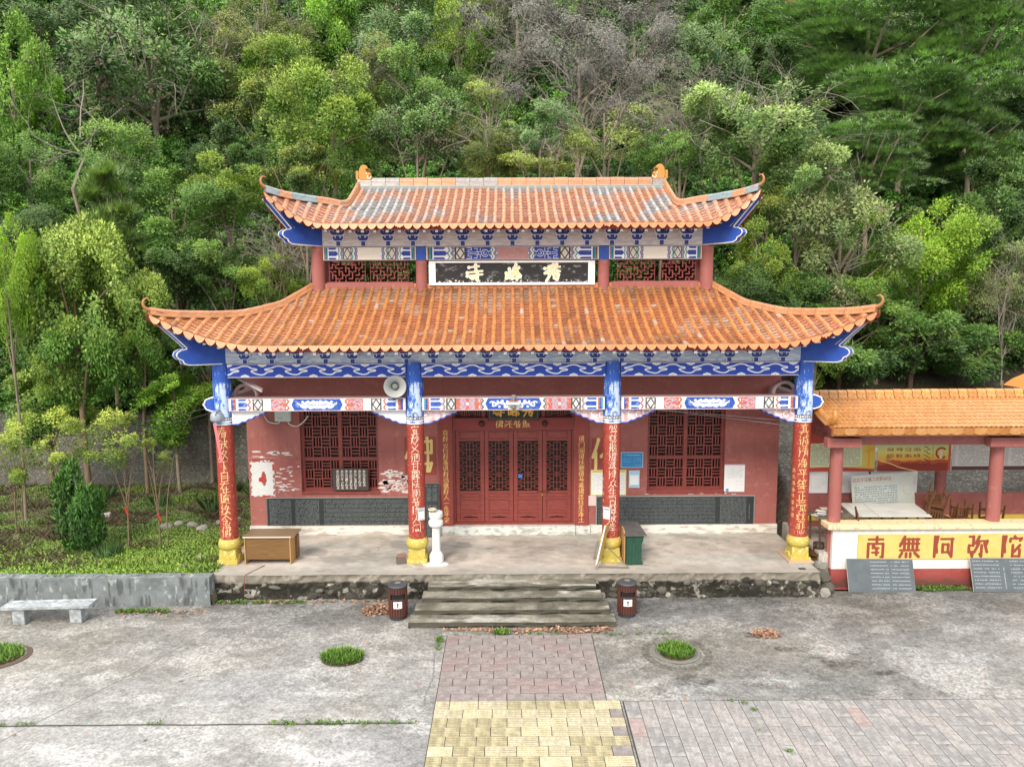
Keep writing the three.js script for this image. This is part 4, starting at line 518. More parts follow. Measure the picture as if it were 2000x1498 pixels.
// beam ends outside the corner pillars
for (const s of [-1, 1]) { const p = []; for (let k = 0; k <= 12; k++) { const a = -Math.PI / 2 + k / 12 * Math.PI; p.push([s * (7.34 + Math.cos(a) * 0.24 * (1 + 0.1 * Math.sin(k * 2.4))), 4.64 + Math.sin(a) * 0.17]); } const g = extr(s > 0 ? p : p.reverse(), 0.2, 0.01).translate(0, 0, -0.1), b = part(temple, 'beam_end', boxUV(g.toNonIndexedSafe()), blueM), q = p.map(([a, c]) => [a, c]); const e = []; for (let k = 0; k < q.length - 1; k++) e.push(bar([q[k][0], q[k][1], 0], [q[k + 1][0], q[k + 1][1], 0], 0.03, 0.23)); part(b, 'beam_end_edge', e, whiteM); }
// corner beams: blue boards on the diagonal with a cloud-shaped foot and a rising arm
const cbPts = [[-0.06, 0.0], [0.5, 0.02], [0.6, 0.03], [0.66, 0.07], [0.68, 0.14], [0.74, 0.18], [0.78, 0.25], [0.76, 0.33], [0.7, 0.38], [0.62, 0.395], [0.6, 0.42], [1.06, 1.08], [1.0, 1.12], [0.3, 0.46], [-0.06, 0.44]];
function cornerBeam(sx, cx, y, cz, sz, top) {
  const q = cbPts.map(([e, h]) => [e * Math.SQRT2, h * (h > 0.5 ? top : 1)]), g = extr(q, 0.22, 0.008).translate(0, 0, -0.11), dir = Math.atan2(-sz, sx); // +x of the shape turned onto the diagonal
  const b = part(temple, 'corner_beam', at(boxUV(g.toNonIndexedSafe()), cx, y, cz, 0, dir, 0), blueM), e = [];
  for (let k = 0; k < 11; k++) for (const s of [-1, 1]) e.push(bar([q[k][0], q[k][1], s * 0.106], [q[k + 1][0], q[k + 1][1], s * 0.106], 0.024));
  part(b, 'corner_beam_edge', at(merge(e), cx, y, cz, 0, dir, 0), whiteM);
  part(b, 'inner_line', at(merge([-1, 1].map((s) => bar([q[10][0] - 0.09, q[10][1] + 0.01, s * 0.112], [q[11][0] - 0.09, q[11][1] - 0.06, s * 0.112], 0.026, 0.012))), cx, y, cz, 0, dir, 0), whiteM);
}
for (const s of [-1, 1]) { cornerBeam(s, s * 7.1, 5.64, 0.08, 1, 1.0); cornerBeam(s, s * 5.16, 8.58, -1.98, 1, 1.03); cornerBeam(s, s * 5.16, 8.58, -6.62, -1, 1.03); cornerBeam(s, s * 7.1, 5.64, -8.6, -1, 1.0); }
// upper storey
{
  const zU = -2.0, y0 = 7.4;
  const shaft = (x, z, top, m) => { const r = Math.abs(x) > 4 ? 0.175 : 0.155, c = part(temple, 'upper_pillar', [cyl(r, r, top - y0, x, y0, z, 28)], redM); return c; };
  shaft(-5.2, zU, 8.57); shaft(5.2, zU, 8.57); shaft(-2.44, zU, 8.2); shaft(2.44, zU, 8.2); shaft(-5.2, -6.6, 8.57); shaft(5.2, -6.6, 8.57);
  part(temple, 'pillar_block', [ex(-2.565, -2.315, 8.19, 8.56, zU - 0.18, zU + 0.1, 0.008), ex(2.315, 2.565, 8.19, 8.56, zU - 0.18, zU + 0.1, 0.008)], blueM);
  paintedBeam('painted_beam', -5.05, -2.57, 8.2, 8.57, zU - 0.18, zU + 0.08, upST); paintedBeam('painted_beam', -2.31, 2.31, 8.2, 8.57, zU - 0.18, zU + 0.08, upCT); paintedBeam('painted_beam', 2.57, 5.05, 8.2, 8.57, zU - 0.18, zU + 0.08, upST);
  part(temple, 'upper_fascia', [ex(-5.16, 5.16, 8.575, 9.05, zU - 0.16, zU + 0.08), ex(-5.16, -4.95, 8.575, 9.05, -6.5, zU - 0.165), ex(4.95, 5.16, 8.575, 9.05, -6.5, zU - 0.165), ex(-5.16, 5.16, 8.575, 9.05, -6.72, -6.505)], fascia2M);
  part(temple, 'upper_sill', [ex(-4.98, -2.66, 7.42, 7.63, zU - 0.16, zU + 0.05, 0.01), ex(2.66, 4.98, 7.42, 7.63, zU - 0.16, zU + 0.05, 0.01), ex(-5.1, -4.95, 7.3, 8.2, -6.4, zU - 0.25), ex(4.95, 5.1, 7.3, 8.2, -6.4, zU - 0.25), ex(-5.0, 5.0, 7.3, 7.63, -6.7, -6.5)], redM);
  part(temple, 'upper_floor', ex(-5.0, 5.0, 7.3, 7.36, -6.5, zU - 0.2), darkM); part(temple, 'upper_ceiling', ex(-5.1, 5.1, 8.58, 8.62, -6.5, zU - 0.2), darkM);
  for (const s of [-1, 1]) for (const [a, b] of [[2.8, 3.82], [3.94, 4.92]]) { const x0 = s > 0 ? a : -b, w = b - a; part(temple, 'upper_lattice', merge([pinwheel(w, 0.56, 0.03, 0.04).translate(x0, 7.635, zU - 0.02)]), woodRedM); }
  for (const s of [-1, 1]) for (const [a, b] of [[0.2, 1.6], [1.75, 3.2], [3.35, 4.8]]) part(temple, 'upper_lattice', pinwheel(b - a, 0.56, 0.03, 0.04).translate(s > 0 ? a : -b, 7.635, -6.6), woodRedM);
  const t = canvasTex(1256, 160, (x, w, h) => {
    fill(x, w, h, (i, j) => { const n = fbm(i / 44, j / 26, 5), f = vn(i / 2, j / 3), e = fbm(i / 12 + 9, j / 16, 4); let c = mix3([22, 22, 24], [44, 44, 46], n); c = mix3(c, [150, 150, 150], sstep(0.6, 0.78, n) * 0.8 * (0.3 + f)); c = mix3(c, [214, 212, 208], sstep(0.66, 0.72, e * 0.72 + sstep(0.62, 1, j / h) * 0.24)); return c; });
    x.strokeStyle = 'rgba(0,0,0,.6)'; x.lineWidth = 2; for (const a of [78, 132, 560, 880]) { x.beginPath(); x.moveTo(a, 0); x.lineTo(a, h); x.stroke(); }
    [...'寺峰秀'].forEach((c, i) => { const px = [323, 638, 962][i]; glyph(x, c, px, 80, 124, '#f2eee6', 0.17, 0.12); glyph(x, c, px, 80, 124, '#e8cd90', 0.085, 0.12); });
  });
  const sb = thing('temple_signboard', 'black weathered signboard in a white frame with three cream characters between the storeys', 'signboard', [0, 7.58, zU + 0.03]);
  part(sb, 'frame', [ex(-2.24, 2.2, 0.55, 0.6, 0, 0.05, 0.008), ex(-2.24, 2.2, -0.04, 0.03, 0, 0.05, 0.008), ex(-2.24, -2.06, 0.03, 0.55, 0, 0.048), ex(2.02, 2.2, 0.03, 0.55, 0, 0.048)], whiteM);
  part(sb, 'board', ex(-2.06, 2.02, 0.03, 0.55, 0, 0.03), darkM); part(sb, 'lettering', new THREE.PlaneGeometry(4.08, 0.52).translate(-0.02, 0.29, 0.034), std({ map: t, roughness: 0.7 }));
}
// ---------------------------------------------------------------- tiled roofs
const tileTex = canvasTex(256, 256, (x, w, h) => fill(x, w, h, (i, j) => { const n = fbm(i / 26, j / 30, 4), f = vn(i / 2, j / 2); const v = 224 + (n - 0.5) * 70 + (f - 0.5) * 26; return [v, v, v]; }), [3, 3]);
const tileM = new THREE.MeshPhysicalMaterial({ vertexColors: true, map: tileTex, roughness: 0.42, clearcoat: 0.25, clearcoatRoughness: 0.35, side: THREE.DoubleSide });
const mortarM = std({ color: hex('#8d8076'), roughness: 0.95 });
class Buf { constructor() { this.p = []; this.c = []; this.uv = []; this.i = []; }
  quad(a, b, c, d, col) { const k = this.p.length / 3; for (const v of [a, b, c, d]) { this.p.push(...v); this.c.push(...col); this.uv.push(v[0] * 0.9 + v[2] * 0.5, v[1] + v[2] * 0.7); } this.i.push(k, k + 1, k + 2, k, k + 2, k + 3); }
  strip(rows, col) { const k = this.p.length / 3, m = rows[0].length; for (const r of rows) for (const v of r) { this.p.push(...v); this.c.push(...col); this.uv.push(v[0] * 0.9 + v[2] * 0.5, v[1] + v[2] * 0.7); } for (let a = 0; a < rows.length - 1; a++) for (let b = 0; b < m - 1; b++) { const q = k + a * m + b; this.i.push(q, q + 1, q + m, q + 1, q + m + 1, q + m); } }
  fan(c0, ring, col) { const k = this.p.length / 3; for (const v of [c0, ...ring]) { this.p.push(...v); this.c.push(...col); this.uv.push(v[0], v[1]); } for (let a = 0; a < ring.length - 1; a++) this.i.push(k, k + 1 + a, k + 2 + a); }
  geo() { const g = new THREE.BufferGeometry(); g.setAttribute('position', new THREE.Float32BufferAttribute(this.p, 3)); g.setAttribute('color', new THREE.Float32BufferAttribute(this.c, 3)); g.setAttribute('uv', new THREE.Float32BufferAttribute(this.uv, 2)); g.setIndex(this.i); g.computeVertexNormals(); return g; }
}
const lin = (h) => { const c = new THREE.Color(h); return [c.r, c.g, c.b]; };
const TILE = { orange: lin('#c9854f'), deep: lin('#b16840'), red: lin('#a86244'), salmon: lin('#c98f6e'), grey: lin('#8f9ea2'), pale: lin('#c3b5a4'), brown: lin('#a0734f') };
const side4 = (k, l, y, d) => k === 0 ? [l, y, ZC + d] : k === 1 ? [d, y, ZC - l] : k === 2 ? [-l, y, ZC - d] : [-d, y, ZC + l];
// surf(l, t) -> [y, d]; hip(t) half width at t
function roofSurface(o) {
  const tab = (t) => { const a = o.lift; for (let i = 0; i < a.length - 1; i++) if (t <= a[i + 1][0]) return lerp(a[i][1], a[i + 1][1], clamp((t - a[i][0]) / (a[i + 1][0] - a[i][0]))); return a[a.length - 1][1]; };
  return (l, t) => { const c = Math.pow(clamp((Math.abs(l) - (o.hip(t) - o.cw)) / o.cw), o.cp), prof = o.prof ? o.prof(t) : o.y0 - o.drop * (1 - Math.pow(1 - clamp(t), o.p)); return [prof + tab(t) * c, lerp(o.d0, o.d1, t) + o.flare * c * t]; };
}
function tileSide(parent, k, o, colour, nCoverParts, nPanParts, plainParts) {
  const S = roofSurface(o), pt = (l, t, up = 0) => { const [y, d] = S(l, t); if (!up) return side4(k, l, y, d); const [y2, d2] = S(l, Math.min(1, t + 0.02)), [y1, d1] = S(l, t - 0.02), L = Math.hypot(y2 - y1, d2 - d1) || 1; return side4(k, l, y + up * Math.abs(d2 - d1) / L, d - up * (y2 - y1) / L); };
  const R = rng(100 + k + Math.round(o.y0 * 10)), P = o.pitch, n = Math.ceil((o.hip(1) - 0.06) / P), len = o.len;
  // deck under the tiles
  const deck = new Buf(), m = 90; { const rows = []; for (let i = 0; i <= 14; i++) { const t = i / 14, r = []; for (let j = 0; j <= m; j++) { const l = (j / m * 2 - 1) * o.hip(t); r.push(pt(l, t, -0.03)); } rows.push(r); } deck.strip(rows, TILE.deep); }
  // soffit
  const sof = new Buf(); { const rows = []; for (let i = 0; i <= 8; i++) { const t = lerp(o.sof, 1, i / 8), r = []; for (let j = 0; j <= m; j++) { const l = (j / m * 2 - 1) * (o.hip(t) - 0.02); r.push(pt(l, t * 0.995, -0.13)); } rows.push(r); } sof.strip(rows, [1, 1, 1]); const er = [[], []]; for (let j = 0; j <= m; j++) { const l = (j / m * 2 - 1) * o.hip(1); er[0].push(pt(l, 1, -0.03)); er[1].push(pt(l, 0.995, -0.13)); } sof.strip(er, [1, 1, 1]); }
  const rest = new Buf(), restPan = new Buf(), covers = [], pans = [], drips = [];
  const nc = Math.max(3, Math.round(len / 0.3)), np = Math.round(len / 0.145);
  const t0of = (l) => { if (Math.abs(l) <= o.hip(0)) return 0; let a = 0, b = 1; for (let q = 0; q < 18; q++) { const c = (a + b) / 2; if (o.hip(c) > Math.abs(l)) b = c; else a = c; } return b; };
  for (let i = -n; i <= n; i++) {
    const l = i * P; if (Math.abs(l) < o.hip(1) - 0.05) {
      const ts = t0of(l), r = 0.061;
      for (let j = 0; j < nc; j++) {
        let a = j / nc, b = (j + 1) / nc; if (b <= ts + 0.01) continue; a = Math.max(a, ts); const col = tone(colour(l, (a + b) / 2, 0, R()), 0.9 + 0.2 * R());
        const B = new Buf(), rows = [], e = (R() - 0.5) * 0.012;
        for (const [t, rr] of [[a, r * 0.92], [(a + b) / 2, r * 0.97], [b, r * 1.03]]) { const ring = []; for (let s = 0; s <= 7; s++) { const an = s / 7 * Math.PI; ring.push(pt(l + e + Math.cos(an) * rr, t, Math.sin(an) * rr * 1.05 - 0.004)); } rows.push(ring); }
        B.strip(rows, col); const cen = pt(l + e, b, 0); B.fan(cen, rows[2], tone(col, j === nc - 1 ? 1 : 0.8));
        covers.push({ B, w: j === nc - 1 ? 99 : j, l });
      }
    }
    const lm = l + P / 2; if (i < n && Math.abs(lm) < o.hip(1) - 0.02) {
      const ts = t0of(lm), hw = P / 2 - 0.02;
      for (let j = 0; j < np; j++) {
        let a = j / np, b = (j + 1.12) / np; if (b <= ts) continue; a = Math.max(a, ts); b = Math.min(1, b); const col = tone(colour(lm, (a + b) / 2, 1, R()), 0.92 + 0.16 * R()), B = new Buf(), rows = [], jit = (R() - 0.5) * 0.008, tw = (R() - 0.5) * 0.01;
        for (const [t, up] of [[a, -0.012], [b, 0.012 + jit]]) { const r = []; for (let s = 0; s <= 4; s++) { const u = s / 2 - 1; r.push(pt(lm + u * hw, t + (t === b ? -0.007 * u * u : 0), up + u * u * 0.022 + u * tw)); } rows.push(r); }
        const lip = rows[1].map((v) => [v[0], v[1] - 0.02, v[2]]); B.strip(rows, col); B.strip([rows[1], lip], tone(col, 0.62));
        pans.push({ B, w: j, l: lm });
      }
      // drip tile under the eave end
      const B = new Buf(), col = tone(TILE.orange, 0.95 + 0.22 * R()), w = P * 0.52, hgt = 0.105 + R() * 0.015, ring = [], c0 = pt(lm, 0.995, 0.0), broken = plainParts && R() < o.broken; const bk = R();
      const [ty, td] = S(lm, 1), [ya] = S(lm - 0.1, 1), [yb] = S(lm + 0.1, 1), sl = (yb - ya) / 0.2;
      for (let s = 0; s <= 14; s++) { const u = s / 7 - 1, au = Math.abs(u); let q = -hgt * Math.pow(Math.max(0, 1 - au ** 2.6), 0.75) * (1 + 0.12 * Math.cos(u * Math.PI)); if (broken) q *= 0.35 + 0.65 * vn(s * 0.7 + bk * 40, 3); ring.push(side4(k, lm + u * w, ty + 0.012 + q + u * w * sl, td + 0.02 - q * 0.28)); }
      const topr = ring.map((v, s) => { const u = s / 7 - 1; return side4(k, lm + u * w, ty + 0.026 + u * w * sl, td + 0.012); });
      B.strip([topr, ring], col); drips.push({ B, l: lm });
    }
  }
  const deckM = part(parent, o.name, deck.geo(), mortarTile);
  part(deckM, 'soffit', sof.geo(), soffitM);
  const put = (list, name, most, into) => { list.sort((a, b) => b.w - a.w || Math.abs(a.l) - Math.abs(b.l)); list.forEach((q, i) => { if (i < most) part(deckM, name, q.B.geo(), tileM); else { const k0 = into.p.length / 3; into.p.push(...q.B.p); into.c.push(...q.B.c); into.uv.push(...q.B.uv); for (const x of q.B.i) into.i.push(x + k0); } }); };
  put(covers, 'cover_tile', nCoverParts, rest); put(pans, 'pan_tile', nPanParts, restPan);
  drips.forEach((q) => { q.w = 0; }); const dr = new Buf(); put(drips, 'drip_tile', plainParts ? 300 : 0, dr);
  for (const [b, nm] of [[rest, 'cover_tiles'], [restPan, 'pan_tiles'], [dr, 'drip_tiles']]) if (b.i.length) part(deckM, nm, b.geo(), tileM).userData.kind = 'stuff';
  // white-ended rafters
  if (plainParts) for (let l = -o.hip(1) + 0.5; l < o.hip(1) - 0.3; l += 0.315) { const r = part(deckM, 'rafter', [bar(pt(l, o.sof + 0.05, -0.17), pt(l, 0.965, -0.17), 0.07)], soffitM), e = pt(l, 0.968, -0.17), [y, d] = S(l, 0.975); part(r, 'rafter_end', ex(e[0] - 0.036, e[0] + 0.036, e[1] - 0.036, e[1] + 0.036, e[2] + 0.005, e[2] + 0.03), whiteM); }
  return { S, pt, deckM };
}
const mortarTile = std({ vertexColors: true, roughness: 0.9 });
const lowCol = (l, t, pan, r) => {
  const n = fbm(l * 0.9 + 11, t * 3.2, 4), n2 = fbm(l * 2.3 + 40, t * 9, 3), w = fbm(l * 1.6 + 90, t * 6 + 20, 3);
  let c = pan ? mix3(TILE.red, TILE.deep, n2) : mix3(TILE.orange, lin('#cb8846'), sstep(0.4, 0.7, n) * 0.8);
  c = mix3(c, TILE.orange, pan ? 0.45 * sstep(-2, -7, l) + 0.12 : 0);
  c = mix3(c, TILE.brown, sstep(0.22, 0.02, t) * 0.6);
  if (pan) c = mix3(c, TILE.pale, sstep(0.58, 0.76, w + 0.16 * sstep(0.5, 0.1, t) * sstep(2, -3, l)) * 0.42);
  c = tone(c, 1 - 0.3 * sstep(0.6, 0.75, fbm(l * 3.1 + 60, t * 2.2, 3)));
  return r > 0.985 ? mix3(c, TILE.pale, 0.7) : r < 0.02 ? tone(c, 0.7) : c;
};
const upCol = (l, t, pan, r) => {
  const m = fbm(l * 0.55 + 3.7, t * 1.6 + 7, 3) * 0.62 + fbm(l * 2.6 + 20, t * 7, 2) * 0.38, edge = sstep(2.6, 4.6, l) * sstep(0.62, 0.1, t) * 0.2 + sstep(-2.6, -4.2, l) * sstep(0.95, 0.3, t) * 0.13 + sstep(0.16, 0.02, t) * 0.22;
  let c = pan ? mix3(TILE.red, TILE.salmon, 0.35) : mix3(TILE.orange, TILE.salmon, 0.4);
  return mix3(c, pan ? tone(TILE.grey, 0.85) : tone(TILE.grey, 1.15), sstep(0.54, 0.72, m + edge) * 0.8);
};
// lower skirt roof
const LOW = { y0: 7.52, drop: 1.42, p: 1.45, d0: 2.25, d1: 5.36, flare: 0.22, hip: (t) => 5.3 + 2.95 * t, cw: 2.55, cp: 2.1, lift: [[0, 0], [0.25, -0.06], [0.5, 0.14], [0.75, 0.47], [1, 0.76]], pitch: 0.235, len: 3.5, sof: 0.36, name: 'lower_roof', broken: 0.1 };
const lowF = tileSide(temple, 0, LOW, lowCol, 300, 300, true);
const LOWS = { ...LOW, d0: 5.3, d1: 8.03, hip: (t) => 2.25 + 3.33 * t, sof: 0.62, broken: 0 };
for (const k of [1, 3]) tileSide(temple, k, LOWS, lowCol, 0, 0, false);
tileSide(temple, 2, LOW, lowCol, 0, 0, false);
// upper hip-and-gable roof
const tg = 0.515, UP = { y0: 10.47, drop: 1.42, p: 1.2, d0: 0.0, d1: 3.28, flare: 0.16, hip: (t) => t < tg ? 4.5 : 4.5 + (t - tg) / (1 - tg) * 1.72, cw: 1.62, cp: 2.2, lift: [[0, 0], [tg, 0], [0.636, 0.22], [0.758, 0.4], [0.879, 0.58], [1, 0.8]], pitch: 0.23, len: 3.7, sof: 0.62, name: 'upper_roof', broken: 0.06 };
const upF = tileSide(temple, 0, UP, upCol, 300, 300, true);
tileSide(temple, 2, UP, upCol, 0, 0, false);
const ft = (s) => tg + (1 - tg) * s, UPS = { ...UP, d0: 4.5, d1: 6.06, flare: 0.16, prof: (s) => UP.y0 - UP.drop * (1 - Math.pow(1 - ft(s), UP.p)), hip: (s) => 3.28 * ft(s) + 0.16 * s, cw: 1.6, lift: [[0, 0], [0.25, 0.22], [0.5, 0.4], [0.75, 0.58], [1, 0.8]], len: 1.8, sof: 0.4 };
for (const k of [1, 3]) tileSide(temple, k, UPS, upCol, 0, 0, false);
part(temple, 'gable', [-1, 1].map((s) => at(extr([[-1.68, 9.5], [1.68, 9.5], [0.9, 9.98], [0, 10.46], [-0.9, 9.98]], 0.1), s * 4.42, 0, ZC, 0, Math.PI / 2, 0)).map((g) => boxUV(g.toNonIndexedSafe())), redM);
// ridges: profile swept along a line, laid in short lengths
function ridge(parent, name, pts, w, h, colour, step = 0.36) {
  const c = new THREE.CatmullRomCurve3(pts.map((p) => V3(...p))), L = c.getLength(), n = Math.max(2, Math.round(L / step)), R = rng(Math.round(L * 1000)), prof = [[-0.62, -0.05], [-0.62, 0.2], [-0.42, 0.26], [-0.42, 0.62], [-0.3, 0.84], [0, 1], [0.3, 0.84], [0.42, 0.62], [0.42, 0.26], [0.62, 0.2], [0.62, -0.05]];
  const ms = [];
  for (let i = 0; i < n; i++) {
    const B = new Buf(), rows = [], col = tone(colour(i / n, R()), 0.9 + 0.18 * R()), s = 1 + (R() - 0.5) * 0.05;
    for (const u of [i / n + 0.0006, (i + 0.5) / n, (i + 1) / n - 0.0006]) { const p = c.getPointAt(clamp(u)), tg2 = c.getTangentAt(clamp(u)), sd = V3(tg2.z, 0, -tg2.x).normalize(); rows.push(prof.map(([a, b]) => [p.x + sd.x * a * w * s, p.y + b * h * s, p.z + sd.z * a * w * s])); }
    B.strip(rows, col); B.fan([rows[0][5][0], rows[0][0][1], rows[0][5][2]], rows[0], tone(col, 0.8)); B.fan([rows[2][5][0], rows[2][0][1], rows[2][5][2]], rows[2], tone(col, 0.8));
    ms.push(B.geo());
  }
  const base = part(parent, name, ms[0], tileM); ms.slice(1).forEach((g) => part(base, 'ridge_tile', g, tileM)); return base;
}
const tipCurl = (parent, x, y, z, sx, sz, s, col) => { // hooked tip of the corner ridges
  const P = [[-0.5, -0.1], [-0.25, -0.04], [-0.02, 0.02], [0.1, 0.12], [0.13, 0.26], [0.08, 0.37], [0.0, 0.41], [-0.06, 0.38]].map(([a, b]) => [x + sx * a * s * 0.72, y + b * s, z + sz * a * s * 0.72]);
  const g = taper(P, (t) => (t < 0.25 ? 0.085 : lerp(0.085, 0.022, (t - 0.25) / 0.75)) * s * (t > 0.93 ? 1.25 : 1), 26, 10); g.setAttribute('color', new THREE.Float32BufferAttribute(new Array(g.attributes.position.count).fill(col).flat(), 3)); part(parent, 'ridge_tip', g, tileM);
};
const hipPts = (S, hip, a, b, n, sx, sz, up) => { const o = []; for (let i = 0; i <= n; i++) { const t = lerp(a, b, i / n), l = hip(t), [y, d] = S(l, t); o.push([sx * l, y + up, ZC + sz * d]); } return o; };
const rOr = (u, r) => mix3(TILE.orange, TILE.salmon, r * 0.4), rGrey = (u, r) => r < 0.62 ? tone(TILE.grey, 0.95) : mix3(TILE.orange, TILE.salmon, 0.5);
for (const sz of [1, -1]) for (const sx of [-1, 1]) {
  const hp = hipPts(lowF.S, LOW.hip, 0, 0.99, 12, sx, sz, 0.01), b = ridge(temple, 'hip_ridge', hp, 0.14, 0.165, rOr), e = hp[hp.length - 1]; tipCurl(b, e[0] + sx * 0.03, e[1] + 0.1, e[2] + sz * 0.03, sx, sz, 0.64, tone(TILE.orange, 0.85));
  const gp = []; for (let i = 0; i <= 6; i++) { const t = i / 6 * tg, [y, d] = upF.S(4.5, t); gp.push([sx * 4.52, y + 0.01, ZC + sz * d]); }
  const up = [...gp.slice(0, 6), ...hipPts(upF.S, UP.hip, tg + 0.03, 0.99, 8, sx, sz, 0.01)], b2 = ridge(temple, 'hip_ridge', up, 0.13, 0.18, (u, r) => u < 0.45 ? rOr(u, r) : rGrey(u, r * (sx > 0 ? 1.5 : 1))), e2 = up[up.length - 1]; tipCurl(b2, e2[0] + sx * 0.02, e2[1] + 0.12, e2[2] + sz * 0.02, sx, sz, 0.64, tone(TILE.orange, 0.85));
}
const mr = ridge(temple, 'top_ridge', [[-4.55, 10.42, ZC], [0, 10.42, ZC], [4.55, 10.42, ZC]], 0.2, 0.3, (u, r) => (u < 0.1 || u > 0.93 || (u > 0.3 && u < 0.42 && r < 0.6) || r < 0.03) ? mix3(tone(TILE.grey, 1), TILE.salmon, 0.3) : mix3(TILE.salmon, TILE.orange, 0.55), 0.42);
part(mr, 'ridge_skirt', ex(-4.5, 4.5, 10.36, 10.47, ZC - 0.2, ZC + 0.2, 0.02), std({ color: hex('#87918f'), roughness: 0.85 }));
// apron of tiles where the lower roof meets the upper wall
part(temple, 'wall_ridge', ex(-5.28, 5.28, 7.44, 7.6, -2.09, -1.97, 0.03), std({ color: hex('#bf7a52'), roughness: 0.7 }));
// fish-tailed ornaments at both ends of the top ridge
{
  const om = std({ color: hex('#b9843c'), roughness: 0.4 }), wm = std({ color: hex('#e8d8c0'), roughness: 0.6 });
  for (const s of [-1, 1]) {
    const t = thing('ridge_ornament', s < 0 ? 'yellow glazed fish-tailed ornament on the left end of the top ridge' : 'yellow glazed fish-tailed ornament on the right end of the top ridge', 'ornament', [s * 4.36, 10.67, ZC], s < 0 ? 0 : Math.PI, 'ridge ornaments'); t.scale.setScalar(0.76);
    part(t, 'body', boxUV(extr([[-0.16, -0.02], [0.18, -0.02], [0.28, 0.04], [0.32, 0.12], [0.2, 0.14], [0.3, 0.2], [0.24, 0.27], [0.14, 0.26], [0.1, 0.32], [0.08, 0.38], [0.16, 0.4], [0.15, 0.48], [0.08, 0.54], [-0.02, 0.55], [-0.11, 0.5], [-0.16, 0.4], [-0.19, 0.26], [-0.19, 0.1]], 0.16, 0.02).translate(0, 0, -0.08).toNonIndexedSafe()), om);
    part(t, 'tail_fin', ex(-0.31, -0.2, 0, 0.33, -0.06, 0.06, 0.02), om); for (const q of [-1, 1]) part(t, 'jaw', at(new THREE.TorusGeometry(0.07, 0.02, 8, 18, Math.PI * 1.5), 0.22, 0.1, q * 0.095, 0, 0, 2.2), wm);
    part(t, 'curl', [at(new THREE.TorusGeometry(0.05, 0.02, 8, 16), 0.17, 0.36, 0)], std({ color: hex('#9a6030'), roughness: 0.5 })); for (const q of [-1, 1]) part(t, 'eye', at(new THREE.SphereGeometry(0.03, 10, 8), 0.12, 0.22, q * 0.1), wm);
  }
}
